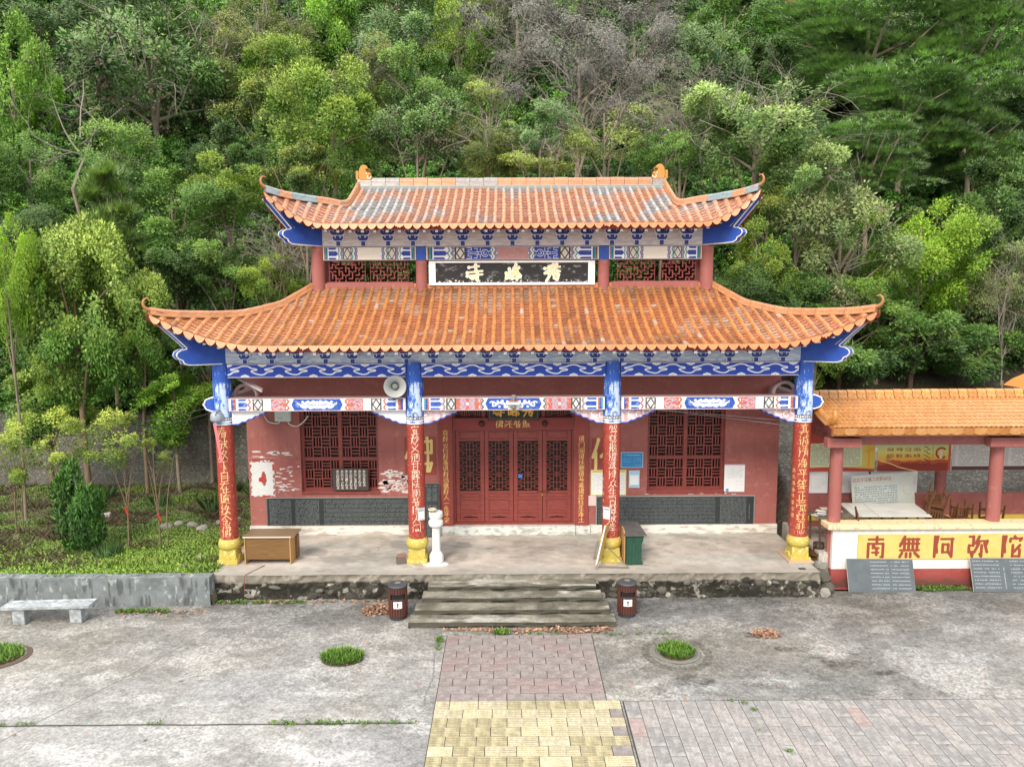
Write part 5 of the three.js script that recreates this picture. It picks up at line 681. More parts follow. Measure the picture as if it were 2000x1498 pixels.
// ---------------------------------------------------------------- pavilion on the right
const PF = 0.85, pav = thing('pavilion', 'low open pavilion with red posts and an orange ribbed tile roof beside the temple', 'pavilion');
const orangeT = (c, n) => { const g = tone(lin('#d99049'), c); return g; };
{
  const PX0 = 7.55, PX1 = 22, zr = -0.9, yr = 4.6, ze = 0.78, ye = 4.1, zb = -2.55, yb = 4.1;
  // rubble and concrete base, floor
  part(pav, 'floor', ex(7.62, PX1, 0.3, PF, -2.3, 0.2), std({ map: floorTex, roughness: 0.9 }));
  // posts
  const post = (x, z, y0, y1, r = 0.155) => part(pav, 'post', cyl(r, r, y1 - y0, x, y0, z, 24), redM);
  for (const x of [11.95, 16.2, 20.4]) post(x, 0.12, 1.5, 3.6);
  post(7.98, 0.12, 0.02, 3.6);
  for (const x of [8.0, 11.82, 16.1, 20.3]) post(x, -1.95, PF, 3.7, 0.14);
  part(pav, 'beam', [ex(7.75, PX1, 3.58, 3.86, 0.02, 0.26, 0.015)], redM);
  part(pav, 'back_beam', ex(7.75, PX1, 3.58, 3.86, -2.05, -1.85, 0.015), redM);
  for (const x of [8.0, 11.95, 16.2]) part(pav, 'cross_beam', ex(x - 0.42, x + 0.42, 3.56, 3.8, 0.262, 0.5, 0.02), redM);
  for (const x of [8.0, 11.95, 16.2]) part(pav, 'tie_beam', ex(x - 0.1, x + 0.1, 3.6, 3.84, -1.84, 0.015, 0.01), redM);
  // front parapet: red foot, white panel field, yellow lettered panel, cream coping
  part(pav, 'parapet', [ex(7.86, PX1, -0.05, 0.47, 0.02, 0.36)], std({ map: canvasTex(512, 128, (x, w, h) => fill(x, w, h, (i, j) => { const n = fbm(i / 30, j / 22, 4); let c = mix3([138, 52, 46], [160, 82, 78], n); c = mix3(c, [70, 52, 44], sstep(0.35, 1, j / h + (n - 0.5) * 0.6) * 0.8); return c; }), [0.4, 1.9]), roughness: 0.85 }));
  { const n = 80, g = new THREE.PlaneGeometry(PX1 - 8.08, 0.12, n, 1).translate((PX1 + 8.08) / 2, 0.44, 0.345); }
  const wpar = canvasTex(512, 128, (x, w, h) => fill(x, w, h, (i, j) => { const n = fbm(i / 30, j / 30, 4); return mix3([232, 232, 230], [206, 204, 198], n); }), [0.5, 1]);
  part(pav, 'white_field', [ex(7.88, PX1, 0.472, 1.49, 0.04, 0.34)], std({ map: wpar, roughness: 0.8 }));
  part(pav, 'coping', ex(7.72, PX1, 1.5, 1.63, -0.02, 0.44, 0.015), std({ map: canvasTex(512, 64, (x, w, h) => fill(x, w, h, (i, j) => { const n = fbm(i / 20, j / 20, 4); return mix3(mix3([224, 196, 140], [236, 214, 184], n), [206, 142, 122], sstep(0.62, 0.72, fbm(i / 16 + 60, j / 12, 4)) * 0.7); }), [0.4, 3]), roughness: 0.8 }));
  const pt = canvasTex(2048, 160, (x, w, h) => { fill(x, w, h, (i, j) => { const n = fbm(i / 46, j / 34, 4); return mix3([198, 176, 92], [212, 192, 118], n); }); [...'南無阿弥陀佛'].forEach((c, i) => { const px = 118 + i * 231; glyph(x, c, px, 80, 128, '#8c3c2c', 0.145, 0, false); }); });
  part(pav, 'lettered_panel', ex(8.5, 16.0, 0.72, 1.36, 0.345, 0.362), std({ color: hex('#c8b46a'), roughness: 0.7 }));
  part(pav, 'lettering', new THREE.PlaneGeometry(7.48, 0.63).translate(12.25, 1.04, 0.366), std({ map: pt, roughness: 0.7 }));
  // back wall with yellow foot band
  part(pav, 'back_wall', [ex(7.7, PX1, PF, 1.76, -2.1, -1.9)], redM); part(pav, 'yellow_band', ex(8.1, PX1, PF + 0.18, PF + 0.32, -1.9, -1.88), std({ color: hex('#c9b24a'), roughness: 0.8 }));
  part(pav, 'white_back_panel', ex(7.9, 11.2, 1.78, 2.4, -2.02, -1.98), whiteM); part(pav, 'panel_post', [ex(8.72, 8.76, 1.76, 2.4, -1.975, -1.95), ex(9.85, 9.88, 1.76, 2.4, -1.975, -1.95)], std({ color: 0x3c3230 }));
  // roof: deck, ribbed tiles, fascia of eave tiles, ridge, gable edge with hooked end
  const deck = new THREE.BoxGeometry(PX1 - PX0, 0.06, Math.hypot(ze - zr, yr - ye)).toNonIndexedSafe(), a = Math.atan2(yr - ye, ze - zr);
  const front = boxUV(at(deck.clone(), (PX0 + PX1) / 2, (yr + ye) / 2 - 0.03, (ze + zr) / 2, a, 0, 0)), back = boxUV(at(deck.clone(), (PX0 + PX1) / 2, (yr + yb) / 2 - 0.03, (zb + zr) / 2, -a, 0, 0));
  const roof = part(pav, 'roof', [front, back], std({ color: hex('#a8683c'), roughness: 0.8 }));
  part(roof, 'soffit', [boxUV(at(deck.clone().scale(0.995, 0.5, 0.98), (PX0 + PX1) / 2, (yr + ye) / 2 - 0.095, (ze + zr) / 2, a, 0, 0))], soffitM);
  const R = rng(61), rows = 9, tw = 0.118, all = [], L = Math.hypot(ze - zr, yr - ye);
  const pos = (s, up) => [lerp(yr, ye, s / L) + up * Math.cos(a), lerp(zr, ze, s / L) + up * Math.sin(a)];
  for (let r = 0; r < rows; r++) for (let i = 0; i < 122; i++) {
    const x0 = PX0 + 0.03 + i * tw; if (x0 > PX1 - tw) break; const s0 = r * L / rows - 0.015, s1 = (r + 1) * L / rows + 0.012, B = new Buf(), col = tone(mix3(lin('#cb8949'), lin('#d2965a'), R()), 0.9 + 0.2 * fbm(x0 * 1.1, r * 0.5 + 4, 3) + (R() - 0.5) * 0.06), q = [];
    for (const [s, up] of [[s0, 0.005], [s1, 0.026]]) { const row = []; for (let k = 0; k <= 6; k++) { const u = k / 6, w = 0.03 * Math.pow(Math.sin(u * Math.PI), 1.3), [y, z] = pos(s + (s === s1 ? 0.02 * Math.sin(u * Math.PI) : 0), up + w); row.push([x0 + u * tw, y, z]); } q.push(row); }
    B.strip(q, col); B.strip([q[1], q[1].map((v) => [v[0], v[1] - 0.022, v[2]])], tone(col, 0.7)); all.push({ B, w: -Math.abs(x0 - 10.5) + r * 0.35 });
  }
  all.sort((p, q) => q.w - p.w); const rest = new Buf(); all.forEach((q, i) => { if (i < 300) part(roof, 'roof_tile', q.B.geo(), tileM); else { const k0 = rest.p.length / 3; rest.p.push(...q.B.p); rest.c.push(...q.B.c); rest.uv.push(...q.B.uv); for (const v of q.B.i) rest.i.push(v + k0); } });
  { const B = new Buf(); for (let r = 0; r < rows; r++) for (let i = 0; i < 60; i++) { const x0 = PX0 + i * 0.24, q = []; for (const s of [r * L / rows, (r + 1.05) * L / rows]) { const row = []; for (let k = 0; k <= 4; k++) { const [y, z] = pos(s, 0.02 + 0.025 * Math.sin(k / 4 * Math.PI)); row.push([x0 + k * 0.06, y, 2 * zr - z]); } q.push(row); } B.strip(q, lin('#c98444')); } const k0 = rest.p.length / 3; rest.p.push(...B.p); rest.c.push(...B.c); rest.uv.push(...B.uv); for (const v of B.i) rest.i.push(v + k0); }
  part(roof, 'roof_tiles', rest.geo(), tileM).userData.kind = 'stuff';
  const eaveC = [lin('#c98a48'), lin('#d2985a'), lin('#bd7c40')];
  for (let x = PX0 + 0.02; x < 16; x += 0.28) { const B = new Buf(), ring = [], top = []; for (let k = 0; k <= 8; k++) { const u = k / 4 - 1, y = ye - 0.02; top.push([x + 0.14 + u * 0.14, y + 0.02, ze + 0.03]); ring.push([x + 0.14 + u * 0.14, y - 0.125 - 0.035 * (1 - u * u), ze + 0.05 - 0.04]); } B.strip([top, ring], eaveC[(R() * 3) | 0]); part(roof, 'eave_tile', B.geo(), tileM); }
  part(roof, 'eave_board', ex(PX0, PX1, 3.9, 4.06, ze - 0.06, ze - 0.012), std({ color: hex('#8c5a34'), roughness: 0.8 }));
  const rc = (u, r) => mix3(lin('#c9853c'), lin('#d69a52'), r), rb = ridge(roof, 'roof_ridge', [[PX0 + 0.1, yr + 0.0, zr], [13, yr + 0.02, zr], [PX1, yr + 0.02, zr]], 0.2, 0.2, rc, 0.24);
  const gp = [[PX0 + 0.05, yr + 0.03, zr], [PX0 + 0.03, yr - 0.12, zr + 0.55], [PX0 + 0.02, ye + 0.19, 0.1], [PX0 + 0.02, ye + 0.05, 0.62]]; ridge(roof, 'gable_ridge', gp, 0.2, 0.16, rc, 0.34); ridge(roof, 'gable_ridge', gp.map(([x, y, z]) => [x, y, 2 * zr - z]), 0.2, 0.16, rc, 0.34);
  { const P = [[PX0 + 0.04, ye + 0.1, 0.3], [PX0 + 0.04, ye + 0.1, 0.55], [PX0 + 0.05, ye + 0.13, 0.7], [PX0 + 0.06, ye + 0.25, 0.78], [PX0 + 0.06, ye + 0.4, 0.74]], g = taper(P, (t) => lerp(0.085, 0.05, t), 18, 10); g.setAttribute('color', new THREE.Float32BufferAttribute(new Array(g.attributes.position.count).fill(lin('#cf8f3e')).flat(), 3)); part(roof, 'ridge_tip', g, tileM); }
  // gable infill
  part(pav, 'gable_wall', boxUV(at(extr([[-1.6, 3.88], [1.6, 3.88], [1.55, 4.0], [0, 4.5], [-1.55, 4.0]], 0.08), 7.72, 0, zr, 0, Math.PI / 2, 0).toNonIndexedSafe()), redM);
  // corner of a taller roof further right
  const nr = thing('neighbour_roof', 'corner of another orange tiled roof cut off by the right edge', 'roof', [14.42, 4.6, -2.3]);
  part(nr, 'tiles', boxUV(at(extr([[0, 0], [3, 0], [3, 0.7], [1, 0.5], [0.25, 0.18]], 1.2, 0.02), 0, 0, -1.2).toNonIndexedSafe()), std({ color: hex('#c9803e'), roughness: 0.5 })); part(nr, 'gable_edge', bar([-0.05, 0.02, 0.02], [1.1, 0.56, 0.02], 0.09), std({ color: hex('#cfcabf'), roughness: 0.9 }));
  for (const x of [14.6, 16.5]) part(nr, 'post', cyl(0.12, 0.12, 4.2, x - 13.9, -4.1, -0.7, 16), redM);
}
// posters hung along the back of the pavilion
function hanging(name, label, cat, x0, x1, y0, y1, z, tex, rz = 0, group) { const t = thing(name, label, cat, [(x0 + x1) / 2, y0, z], 0, group); const w = x1 - x0, h = y1 - y0; if (rz) t.rotation.z = rz; part(t, 'sheet', ex(-w / 2, w / 2, 0, h, -0.012, 0, 0.002), std({ color: hex('#d8d6d0'), roughness: 0.6 })); part(t, 'print', new THREE.PlaneGeometry(w - 0.006, h - 0.006).translate(0, h / 2, 0.003), std({ map: tex, roughness: 0.55 })); return t; }
hanging('poster', 'yellow and green notice poster with dark text behind the temple corner pillar', 'poster', 8.05, 9.9, 2.43, 3.5, -1.8, canvasTex(768, 448, (x, w, h) => {
  const g = x.createLinearGradient(0, 0, w, 0); g.addColorStop(0, '#c9c49a'); g.addColorStop(0.55, '#c4c78e'); g.addColorStop(1, '#d2b43c'); x.fillStyle = g; x.fillRect(0, 0, w, h); x.fillStyle = '#b23a2a'; x.beginPath(); x.moveTo(0, h); x.lineTo(0, h - 40); x.quadraticCurveTo(w * 0.4, h - 66, w, h - 26); x.lineTo(w, h); x.fill(); x.beginPath(); x.moveTo(0, 0); x.lineTo(w, 0); x.lineTo(w, 30); x.quadraticCurveTo(w * 0.5, 60, 0, 150); x.fill();
  x.fillStyle = '#cdd3b0'; x.fillRect(20, 120, 600, 260); microText(x, 40, 130, 600, 375, 15, '#4c4c30', 4, false, 0.92); x.fillStyle = '#d99a28'; x.fillRect(690, 160, 22, 240); x.beginPath(); x.moveTo(660, 200); x.lineTo(744, 180); x.lineTo(744, 200); x.lineTo(660, 222); x.fill(); }));
hanging('poster', 'poster of a great wall sunset with two rows of red characters in the pavilion', 'poster', 9.97, 11.98, 2.43, 3.5, -1.8, canvasTex(768, 416, (x, w, h) => {
  const g = x.createLinearGradient(0, 0, 0, h); g.addColorStop(0, '#8fc8d0'); g.addColorStop(0.5, '#d8d878'); g.addColorStop(0.72, '#e2a43c'); g.addColorStop(1, '#a8391f'); x.fillStyle = g; x.fillRect(0, 0, w, h);
  const r = rng(5); for (const [base, col] of [[310, '#b5502a'], [340, '#8f2e1c']]) { x.fillStyle = col; x.beginPath(); x.moveTo(0, h); for (let i = 0; i <= 24; i++) x.lineTo(i * w / 24, base - 60 * fbm(i * 0.6 + base, 2, 3) + 20); x.lineTo(w, h); x.fill(); } x.strokeStyle = '#e9c878'; x.lineWidth = 12; x.beginPath(); x.moveTo(20, 300); x.quadraticCurveTo(150, 330, 220, 370); x.quadraticCurveTo(330, 400, 420, 416); x.stroke(); x.fillStyle = '#c08a4a'; x.fillRect(90, 262, 46, 44); x.fillRect(86, 254, 54, 10);
  [['自由', 130], ['平等', 225], ['公正', 320], ['法治', 412]].forEach(([s, px]) => [...s].forEach((c, i) => glyph(x, c, px - 18 + i * 36, 180, 34, '#a3261c', 0.13, 0, false))); [['爱国', 130], ['敬业', 225], ['诚信', 320], ['友善', 412]].forEach(([s, px]) => [...s].forEach((c, i) => glyph(x, c, px - 18 + i * 36, 248, 34, '#a3261c', 0.13, 0, false)));
  x.strokeStyle = '#5a2018'; x.lineWidth = 7; for (let k = 0; k < 9; k++) { x.beginPath(); x.moveTo(470 + (k % 2) * 46 + r() * 20, 150 + k * 22); x.quadraticCurveTo(500 + r() * 30, 160 + k * 22, 520 + (k % 2) * 30, 150 + k * 24 + r() * 12); x.stroke(); } microText(x, 570, 130, 586, 290, 11, '#5a2018', 8, true); x.strokeStyle = '#b02318'; x.lineWidth = 20; x.beginPath(); x.arc(668, 220, 54, 0.9, 5.4); x.stroke(); x.fillStyle = '#e8d8c0'; x.fillRect(650, 190, 28, 90); x.fillStyle = '#c9502a'; x.fillRect(w - 26, 0, 26, h); }));
hanging('poster', 'grey and white notice sheet in columns of tiny print behind the second pavilion post', 'poster', 12.02, 15.2, 2.45, 3.5, -1.8, canvasTex(768, 256, (x, w, h) => { x.fillStyle = '#c6cac8'; x.fillRect(0, 0, w, h); x.fillStyle = '#5a3030'; x.fillRect(0, h - 26, 600, 26); x.fillStyle = '#d8dad6'; x.fillRect(20, 20, 330, 205); x.fillRect(370, 20, 330, 205); microText(x, 40, 40, 330, 220, 9, '#6a6c6a', 3, false, 0.85); microText(x, 390, 40, 690, 220, 9, '#6a6c6a', 9, false, 0.8); }));
{
  const t = hanging('display_board', 'torn pale display board with a red heading leaning behind the folding table', 'board', 9.22, 10.92, 1.5, 2.42, -1.5, canvasTex(768, 416, (x, w, h) => { fill(x, w, h, (i, j) => mix3([178, 186, 178], [204, 206, 196], fbm(i / 60, j / 60, 4))); x.fillStyle = 'rgba(190,200,196,.9)'; x.fillRect(60, 120, 520, 290); [...'记关于宗教工作的讲话'].forEach((c, i) => glyph(x, c, 40 + i * 48, 62, 44, '#a06a66', 0.13, 0, false)); microText(x, 30, 140, 560, 400, 19, '#4c504c', 6, false, 0.92); x.strokeStyle = 'rgba(120,110,90,.5)'; x.lineWidth = 4; for (let k = 0; k < 6; k++) { x.beginPath(); x.arc(620 + k * 20, 150 + k * 38, 30, k, k + 1.4); x.stroke(); } }), 0.06); t.rotation.x = -0.12;
}
// folding table with a pale top, and a second table strewn with papers
{
  const t = thing('folding_table', 'long folding table with a pale grey top inside the pavilion', 'table', [9.75, PF, -0.8], -0.02), topM = std({ map: canvasTex(256, 128, (x, w, h) => { fill(x, w, h, wear([206, 208, 204], 0.07, 60, 60)); x.fillStyle = '#8f918e'; x.fillRect(150, 0, 2, h); x.fillRect(206, 0, 2, h); }, [0.5, 1.3]), roughness: 0.4 }), lm = std({ color: hex('#3d4442'), roughness: 0.5, metalness: 0.4 });
  part(t, 'table_top', at(ex(-1.0, 0.98, -0.017, 0.018, -0.5, 0.42, 0.008), 0, 0.77, 0, 0.1), topM);
  for (const x of [-0.55, 0.05, 0.72]) for (const z of [-0.28, 0.28]) part(t, 'leg', bar([x, 0, z], [x * 0.96, 0.74, z], 0.045), lm);
  const u = thing('work_table', 'worn table strewn with papers behind the pavilion corner post', 'table', [8.28, PF, -0.62], 0.06);
  part(u, 'table_top', ex(-0.56, 0.6, 0.7, 0.735, -0.36, 0.3, 0.008), std({ map: canvasTex(256, 256, (x, w, h) => fill(x, w, h, wear([116, 108, 96], 0.35, 20, 12)), [0.8, 0.8]), roughness: 0.9 }));
  for (const [x, z] of [[-0.46, -0.28], [0.5, -0.28], [-0.46, 0.24], [0.5, 0.24]]) part(u, 'leg', bar([x * 0.92, 0, z], [x, 0.7, z], 0.04), std({ color: hex('#6b5448'), roughness: 0.7 }));
  const R = rng(9), pm = ['#d8d4c6', '#c0b49a', '#a7b0b4', '#e4e2da'].map((c) => std({ color: hex(c), roughness: 0.8 }));
  const pp = thing('paper_stack', 'untidy papers and booklets lying on the worn table', 'papers', [8.2, PF + 0.737, -0.66]);
  for (let k = 0; k < 9; k++) { const w = 0.14 + R() * 0.1, h = 0.2 + R() * 0.08, m = part(pp, 'sheet', new THREE.BoxGeometry(w, 0.012, h), pm[k % 4]); m.position.set((R() - 0.6) * 0.8, 0.007 + k * 0.012, (R() - 0.5) * 0.34); m.rotation.y = R() * 3; }
}
// wooden slat-back chairs
{
  const wm = std({ map: canvasTex(256, 256, (x, w, h) => fill(x, w, h, wear([98, 64, 38], 0.35, 8, 70)), [3, 1.5]), roughness: 0.55 });
  function chair(label, p, r) {
    const t = thing('wooden_chair', label, 'chair', p, 0, null); t.rotation.set(...r);
    part(t, 'seat', ex(-0.2, 0.2, 0.43, 0.46, -0.19, 0.2, 0.01), wm); for (const s of [-1, 1]) { part(t, 'leg', bar([s * 0.18, 0, 0.18], [s * 0.18, 0.43, 0.17], 0.038), wm); part(t, 'leg', bar([s * 0.18, 0, -0.22], [s * 0.18, 0.46, -0.17], 0.038), wm); part(t, 'back_post', bar([s * 0.18, 0.46, -0.17], [s * 0.19, 0.98, -0.27], 0.036, 0.036), wm); part(t, 'side_stretcher', bar([s * 0.18, 0.18, 0.175], [s * 0.18, 0.18, -0.2], 0.024), wm); }
    part(t, 'top_rail', ex(-0.2, 0.2, 0.93, 0.99, -0.29, -0.255, 0.008), wm); part(t, 'lower_rail', ex(-0.17, 0.17, 0.54, 0.575, -0.2, -0.175, 0.004), wm); part(t, 'front_stretcher', ex(-0.17, 0.17, 0.2, 0.23, 0.165, 0.185), wm);
    for (let k = 0; k < 5; k++) { const x = -0.13 + k * 0.065; part(t, 'slat', bar([x, 0.57, -0.19], [x, 0.94, -0.268], 0.032, 0.014), wm); }
    return t;
  }
  chair('wooden chair in the stack with its legs up beside the folding table, the tallest one', [11.0, PF + 1.42, -0.55], [Math.PI + 0.18, 0.25, 0.12]);
  chair('wooden chair standing under the upended tallest chair', [10.98, PF, -0.85], [0, 2.9, 0]);
  chair('wooden chair with slatted back seen behind the stacked chairs', [11.45, PF + 0.02, -1.25], [0, 0.15, 0]);
  chair('upended wooden chair in the middle of the group by the second pavilion post', [11.55, PF + 1.1, -0.5], [Math.PI, 0.1, 0]);
  chair('wooden chair with slatted back second from the right behind the parapet', [12.0 - 0.5, PF, -0.7], [0, 3.2, 0]);
  chair('upended wooden chair nearest the second pavilion post', [12.28, PF + 1.06, -0.42], [Math.PI + 0.1, -0.2, -0.05]);
  chair('single wooden chair tilted in front of the folding table', [8.92, PF + 0.05, -0.22], [0.12, 1.3, 0.16]);
}
// black engraved name tablets
const tabletM = std({ color: hex('#2e3334'), roughness: 0.35 });
const engr = (seed, bg, ink, w, h, fn) => canvasTex(w, h, (x) => { fill(x, w, h, (i, j) => tone(bg, 0.9 + 0.2 * fbm(i / 50 + seed, j / 50, 3))); fn(x, w, h, ink); });
hanging('name_tablet', 'long black engraved stone tablet on the wall under the left window', 'tablet', -6.9, -2.72, 0.7, 1.7, WF + 0.04, engr(1, [40, 46, 47], '#9aa2a0', 1024, 256, (x, w, h, ink) => { x.strokeStyle = '#59605f'; x.lineWidth = 6; x.strokeRect(3, 3, w - 6, h - 6); microText(x, 20, 14, 170, h - 14, 6, ink, 3, true, 0.82); microText(x, 196, 14, 360, h - 14, 6, ink, 4, true, 0.82); microText(x, 184, 60, 192, 200, 6, ink, 6, true); microText(x, 372, 50, 380, 180, 6, ink, 7, true); for (let r = 0; r < 7; r++) microText(x, 392, 14 + r * 33, w - 18, 42 + r * 33, 6, ink, 20 + r, true, 0.85); }));
hanging('name_tablet', 'long black engraved stone tablet on the wall under the right window', 'tablet', 2.3, 6.74, 0.78, 1.7, WF + 0.04, engr(2, [42, 48, 50], '#949c9b', 1024, 256, (x, w, h, ink) => { x.strokeStyle = '#7a807e'; x.lineWidth = 6; x.strokeRect(3, 3, w - 6, h - 6); for (let r = 0; r < 8; r++) microText(x, 14, 12 + r * 29, 770, 36 + r * 29, 6, ink, 40 + r, true, 0.9); microText(x, 800, 14, 970, h - 14, 6, ink, 61, true, 0.85); microText(x, 985, 70, 995, 190, 7, ink, 62, true); }));
{ const t = hanging('name_tablet', 'narrow upright black tablet leaning on the wall behind the white post', 'tablet', -2.78, -2.06, 0.0, 1.5, 0, engr(3, [44, 50, 52], '#98a09e', 256, 512, (x, w, h, ink) => { for (const y of [12, 190, 350]) microText(x, 16, y, w - 16, y + (y < 100 ? 26 : 0), 12, ink, y, false); for (const [a, b] of [[44, 170], [205, 340], [360, 500]]) for (let c = 0; c < 4; c++) microText(x, 18 + c * 58, a, 62 + c * 58, b, 8, ink, a + c, false, 0.9); })); t.position.set(-2.42, FL + 0.005, WF + 0.3); t.rotation.x = -0.12; }
for (const [x0, w, lab, seed] of [[8.17, 1.64, 'dark grey engraved tablet leaning on the red parapet foot, the left of two', 5], [11.22, 1.9, 'dark grey engraved tablet leaning on the parapet, cut off by the right edge', 8]]) {
  const t = hanging('leaning_tablet', lab, 'tablet', x0, x0 + w, 0, 0.8, 0, engr(seed, [84, 92, 96], '#b9bfbf', 512, 256, (x, W, H, ink) => { for (let r = 0; r < 8; r++) { const y = 12 + r * 29; for (let c = 0; c < 2; c++) microText(x, seed === 5 ? 180 + c * 160 : 14 + c * 250, y, seed === 5 ? 320 + c * 160 : 190 + c * 250, y + 24, 10, ink, seed * 10 + r * 2 + c, false, 0.88); } microText(x, seed === 5 ? 150 : 212, seed === 5 ? 140 : 70, seed === 5 ? 162 : 226, 240, 9, ink, 5, true); })); t.position.set(x0 + w / 2, gy(0.72) + 0.012, 0.72); t.rotation.x = -0.34; t.rotation.z = -0.012;
}
// notices on the front wall; square codes on them are left blank
const sheetTex = (w, h, bg, fn) => canvasTex(w, h, (x) => { x.fillStyle = bg; x.fillRect(0, 0, w, h); fn(x, w, h); });
hanging('notice', 'blue notice board with white lines on the wall left of the right window', 'notice', 2.98, 3.6, 2.5, 2.94, WF + 0.02, sheetTex(256, 180, '#2a86c0', (x, w, h) => { x.strokeStyle = '#c2d4de'; x.lineWidth = 6; x.strokeRect(2, 2, w - 4, h - 4); microText(x, 30, 22, 226, 46, 14, '#dce8ee', 1, false); for (const y of [64, 84, 106]) { microText(x, 22, y, 120, y + 14, 7, '#cfe0ea', y, false, 0.8); microText(x, 140, y, 240, y + 14, 7, '#cfe0ea', y + 1, false, 0.8); } microText(x, 160, 146, 240, 160, 7, '#cfe0ea', 9, false); }));
hanging('notice', 'white notice sheet with a yellow border behind the right middle pillar', 'notice', 2.15, 3.14, 1.72, 2.44, WF + 0.02, sheetTex(320, 240, '#e0d28a', (x, w, h) => { x.fillStyle = '#e4e6e4'; x.fillRect(12, 26, w - 24, h - 36); x.fillStyle = '#b4b450'; x.fillRect(14, 8, w - 28, 12); microText(x, 18, 34, 150, h - 18, 7, '#8a8c8a', 2, false, 0.8); microText(x, 165, 34, w - 18, h - 18, 7, '#8a8c8a', 7, false, 0.8); }));
hanging('notice', 'small pale blue sheet pinned beside the yellow bordered notice', 'notice', 3.21, 3.51, 1.93, 2.42, WF + 0.02, sheetTex(128, 200, '#a8cfe2', (x, w, h) => { microText(x, 14, 10, 114, 40, 12, '#4f8fc0', 2, false); x.fillStyle = '#e6e8e8'; x.fillRect(12, 54, 104, 112); x.fillStyle = '#9fb6c0'; x.fillRect(12, 172, 104, 18); }));
hanging('notice', 'small pale pink paper pasted low beside the door couplet', 'notice', 2.08, 2.3, 1.42, 1.71, WF + 0.02, sheetTex(96, 128, '#d8c0bc', (x, w, h) => microText(x, 12, 12, 84, 116, 7, '#a89490', 2, false, 0.7)));
hanging('notice', 'large white certificate with a pink top edge right of the right window', 'notice', 5.87, 6.44, 1.8, 2.58, WF + 0.02, sheetTex(220, 300, '#e0e2e4', (x, w, h) => { x.fillStyle = '#c9a6bc'; x.fillRect(0, 0, w, 10); microText(x, 30, 24, 190, 40, 8, '#a06080', 2, false, 0.7); microText(x, 20, 50, 200, 150, 7, '#8c9094', 4, false, 0.75); for (const y of [180, 215, 250]) { microText(x, 24, y, 70, y + 16, 7, '#9a9ea2', y, false, 0.7); microText(x, 120, y, 200, y + 16, 7, '#9a9ea2', y + 3, false, 0.7); } x.fillStyle = '#5a8fc0'; x.beginPath(); x.arc(34, 282, 18, 0, 7); x.fill(); }));
hanging('torn_notice', 'torn white paper with red scraps pasted at the left end of the wall', 'notice', -7.33, -6.64, 1.72, 2.82, WF + 0.006, canvasTex(256, 400, (x, w, h) => { fill(x, w, h, (i, j) => { const n = fbm(i / 20, j / 14, 4), e = Math.min(i, w - i, j, h - j) / 60 + (n - 0.5) * 1.2; let c = mix3([214, 216, 214], [196, 198, 198], n); if (e < 0.12) c = [150, 66, 60]; if (j < 40 && n > 0.44) c = [150, 68, 62]; const d = Math.hypot((i - 142) / 30, (j - 210) / 78) + (n - 0.5) * 0.6; if (d < 0.9) c = [152, 70, 64]; if (Math.hypot(i - 112, j - 220) < 22 * (0.6 + n)) c = [186, 38, 34]; return c; }); x.fillStyle = '#c43030'; for (const [a, b, c, d] of [[236, 60, 14, 70], [6, 150, 14, 30], [120, 386, 120, 10], [8, 10, 30, 8]]) x.fillRect(a, b, c, d); }));
hanging('torn_notice', 'peeling white scrap of paper right of the left window behind the pillar', 'notice', -3.35, -2.95, 1.86, 2.12, WF + 0.006, canvasTex(128, 96, (x, w, h) => fill(x, w, h, (i, j) => (fbm(i / 14, j / 8, 4) > 0.47 ? [206, 200, 196] : [150, 72, 66]))));
// prayer board in front of the left window
{ const t = thing('prayer_board', 'dark board with seven columns of white characters hung on the left window', 'board', [-4.53, 1.9, WF + 0.03]); part(t, 'board', ex(-0.5, 0.5, 0, 0.63, 0, 0.02, 0.004), std({ color: hex('#3a302e'), roughness: 0.5 }));
  part(t, 'lettering', new THREE.PlaneGeometry(0.99, 0.62).translate(0, 0.315, 0.023), std({ map: canvasTex(512, 320, (x, w, h) => { fill(x, w, h, wear([66, 56, 54], 0.1, 50, 50)); ['南无宝普如来', '南无多宝如来', '南无广善身如来', '南无妙光身如来', '南无甘露王如来', '南无公平心如来', '南无阿弥陀如来'].forEach((s, i) => column(x, s, w - 58 - i * 63, 22, 22 + [...s].length * 40, 36, '#e2ded4', 0.1)); }), roughness: 0.5 })); }
// papers fixed to the two middle pillars
for (const [cx, a, lab] of [[-2.43, 0.62, 'small framed white notice on the right side of the left middle pillar'], [2.43, -0.62, 'small framed white notice on the left side of the right middle pillar']]) { const t = thing('pillar_notice', lab, 'notice', [cx, 1.72, 0], a); part(t, 'sheet', ex(-0.1, 0.1, 0, 0.32, 0.212, 0.222, 0.003), std({ color: hex('#a9adb0'), roughness: 0.4 })); part(t, 'print', new THREE.PlaneGeometry(0.17, 0.28).translate(0, 0.16, 0.2255), std({ map: sheetTex(64, 104, '#dfe3e5', (x) => { x.fillStyle = '#9aa4aa'; x.fillRect(4, 6, 56, 20); x.fillRect(10, 92, 44, 6); }), roughness: 0.4 })); }
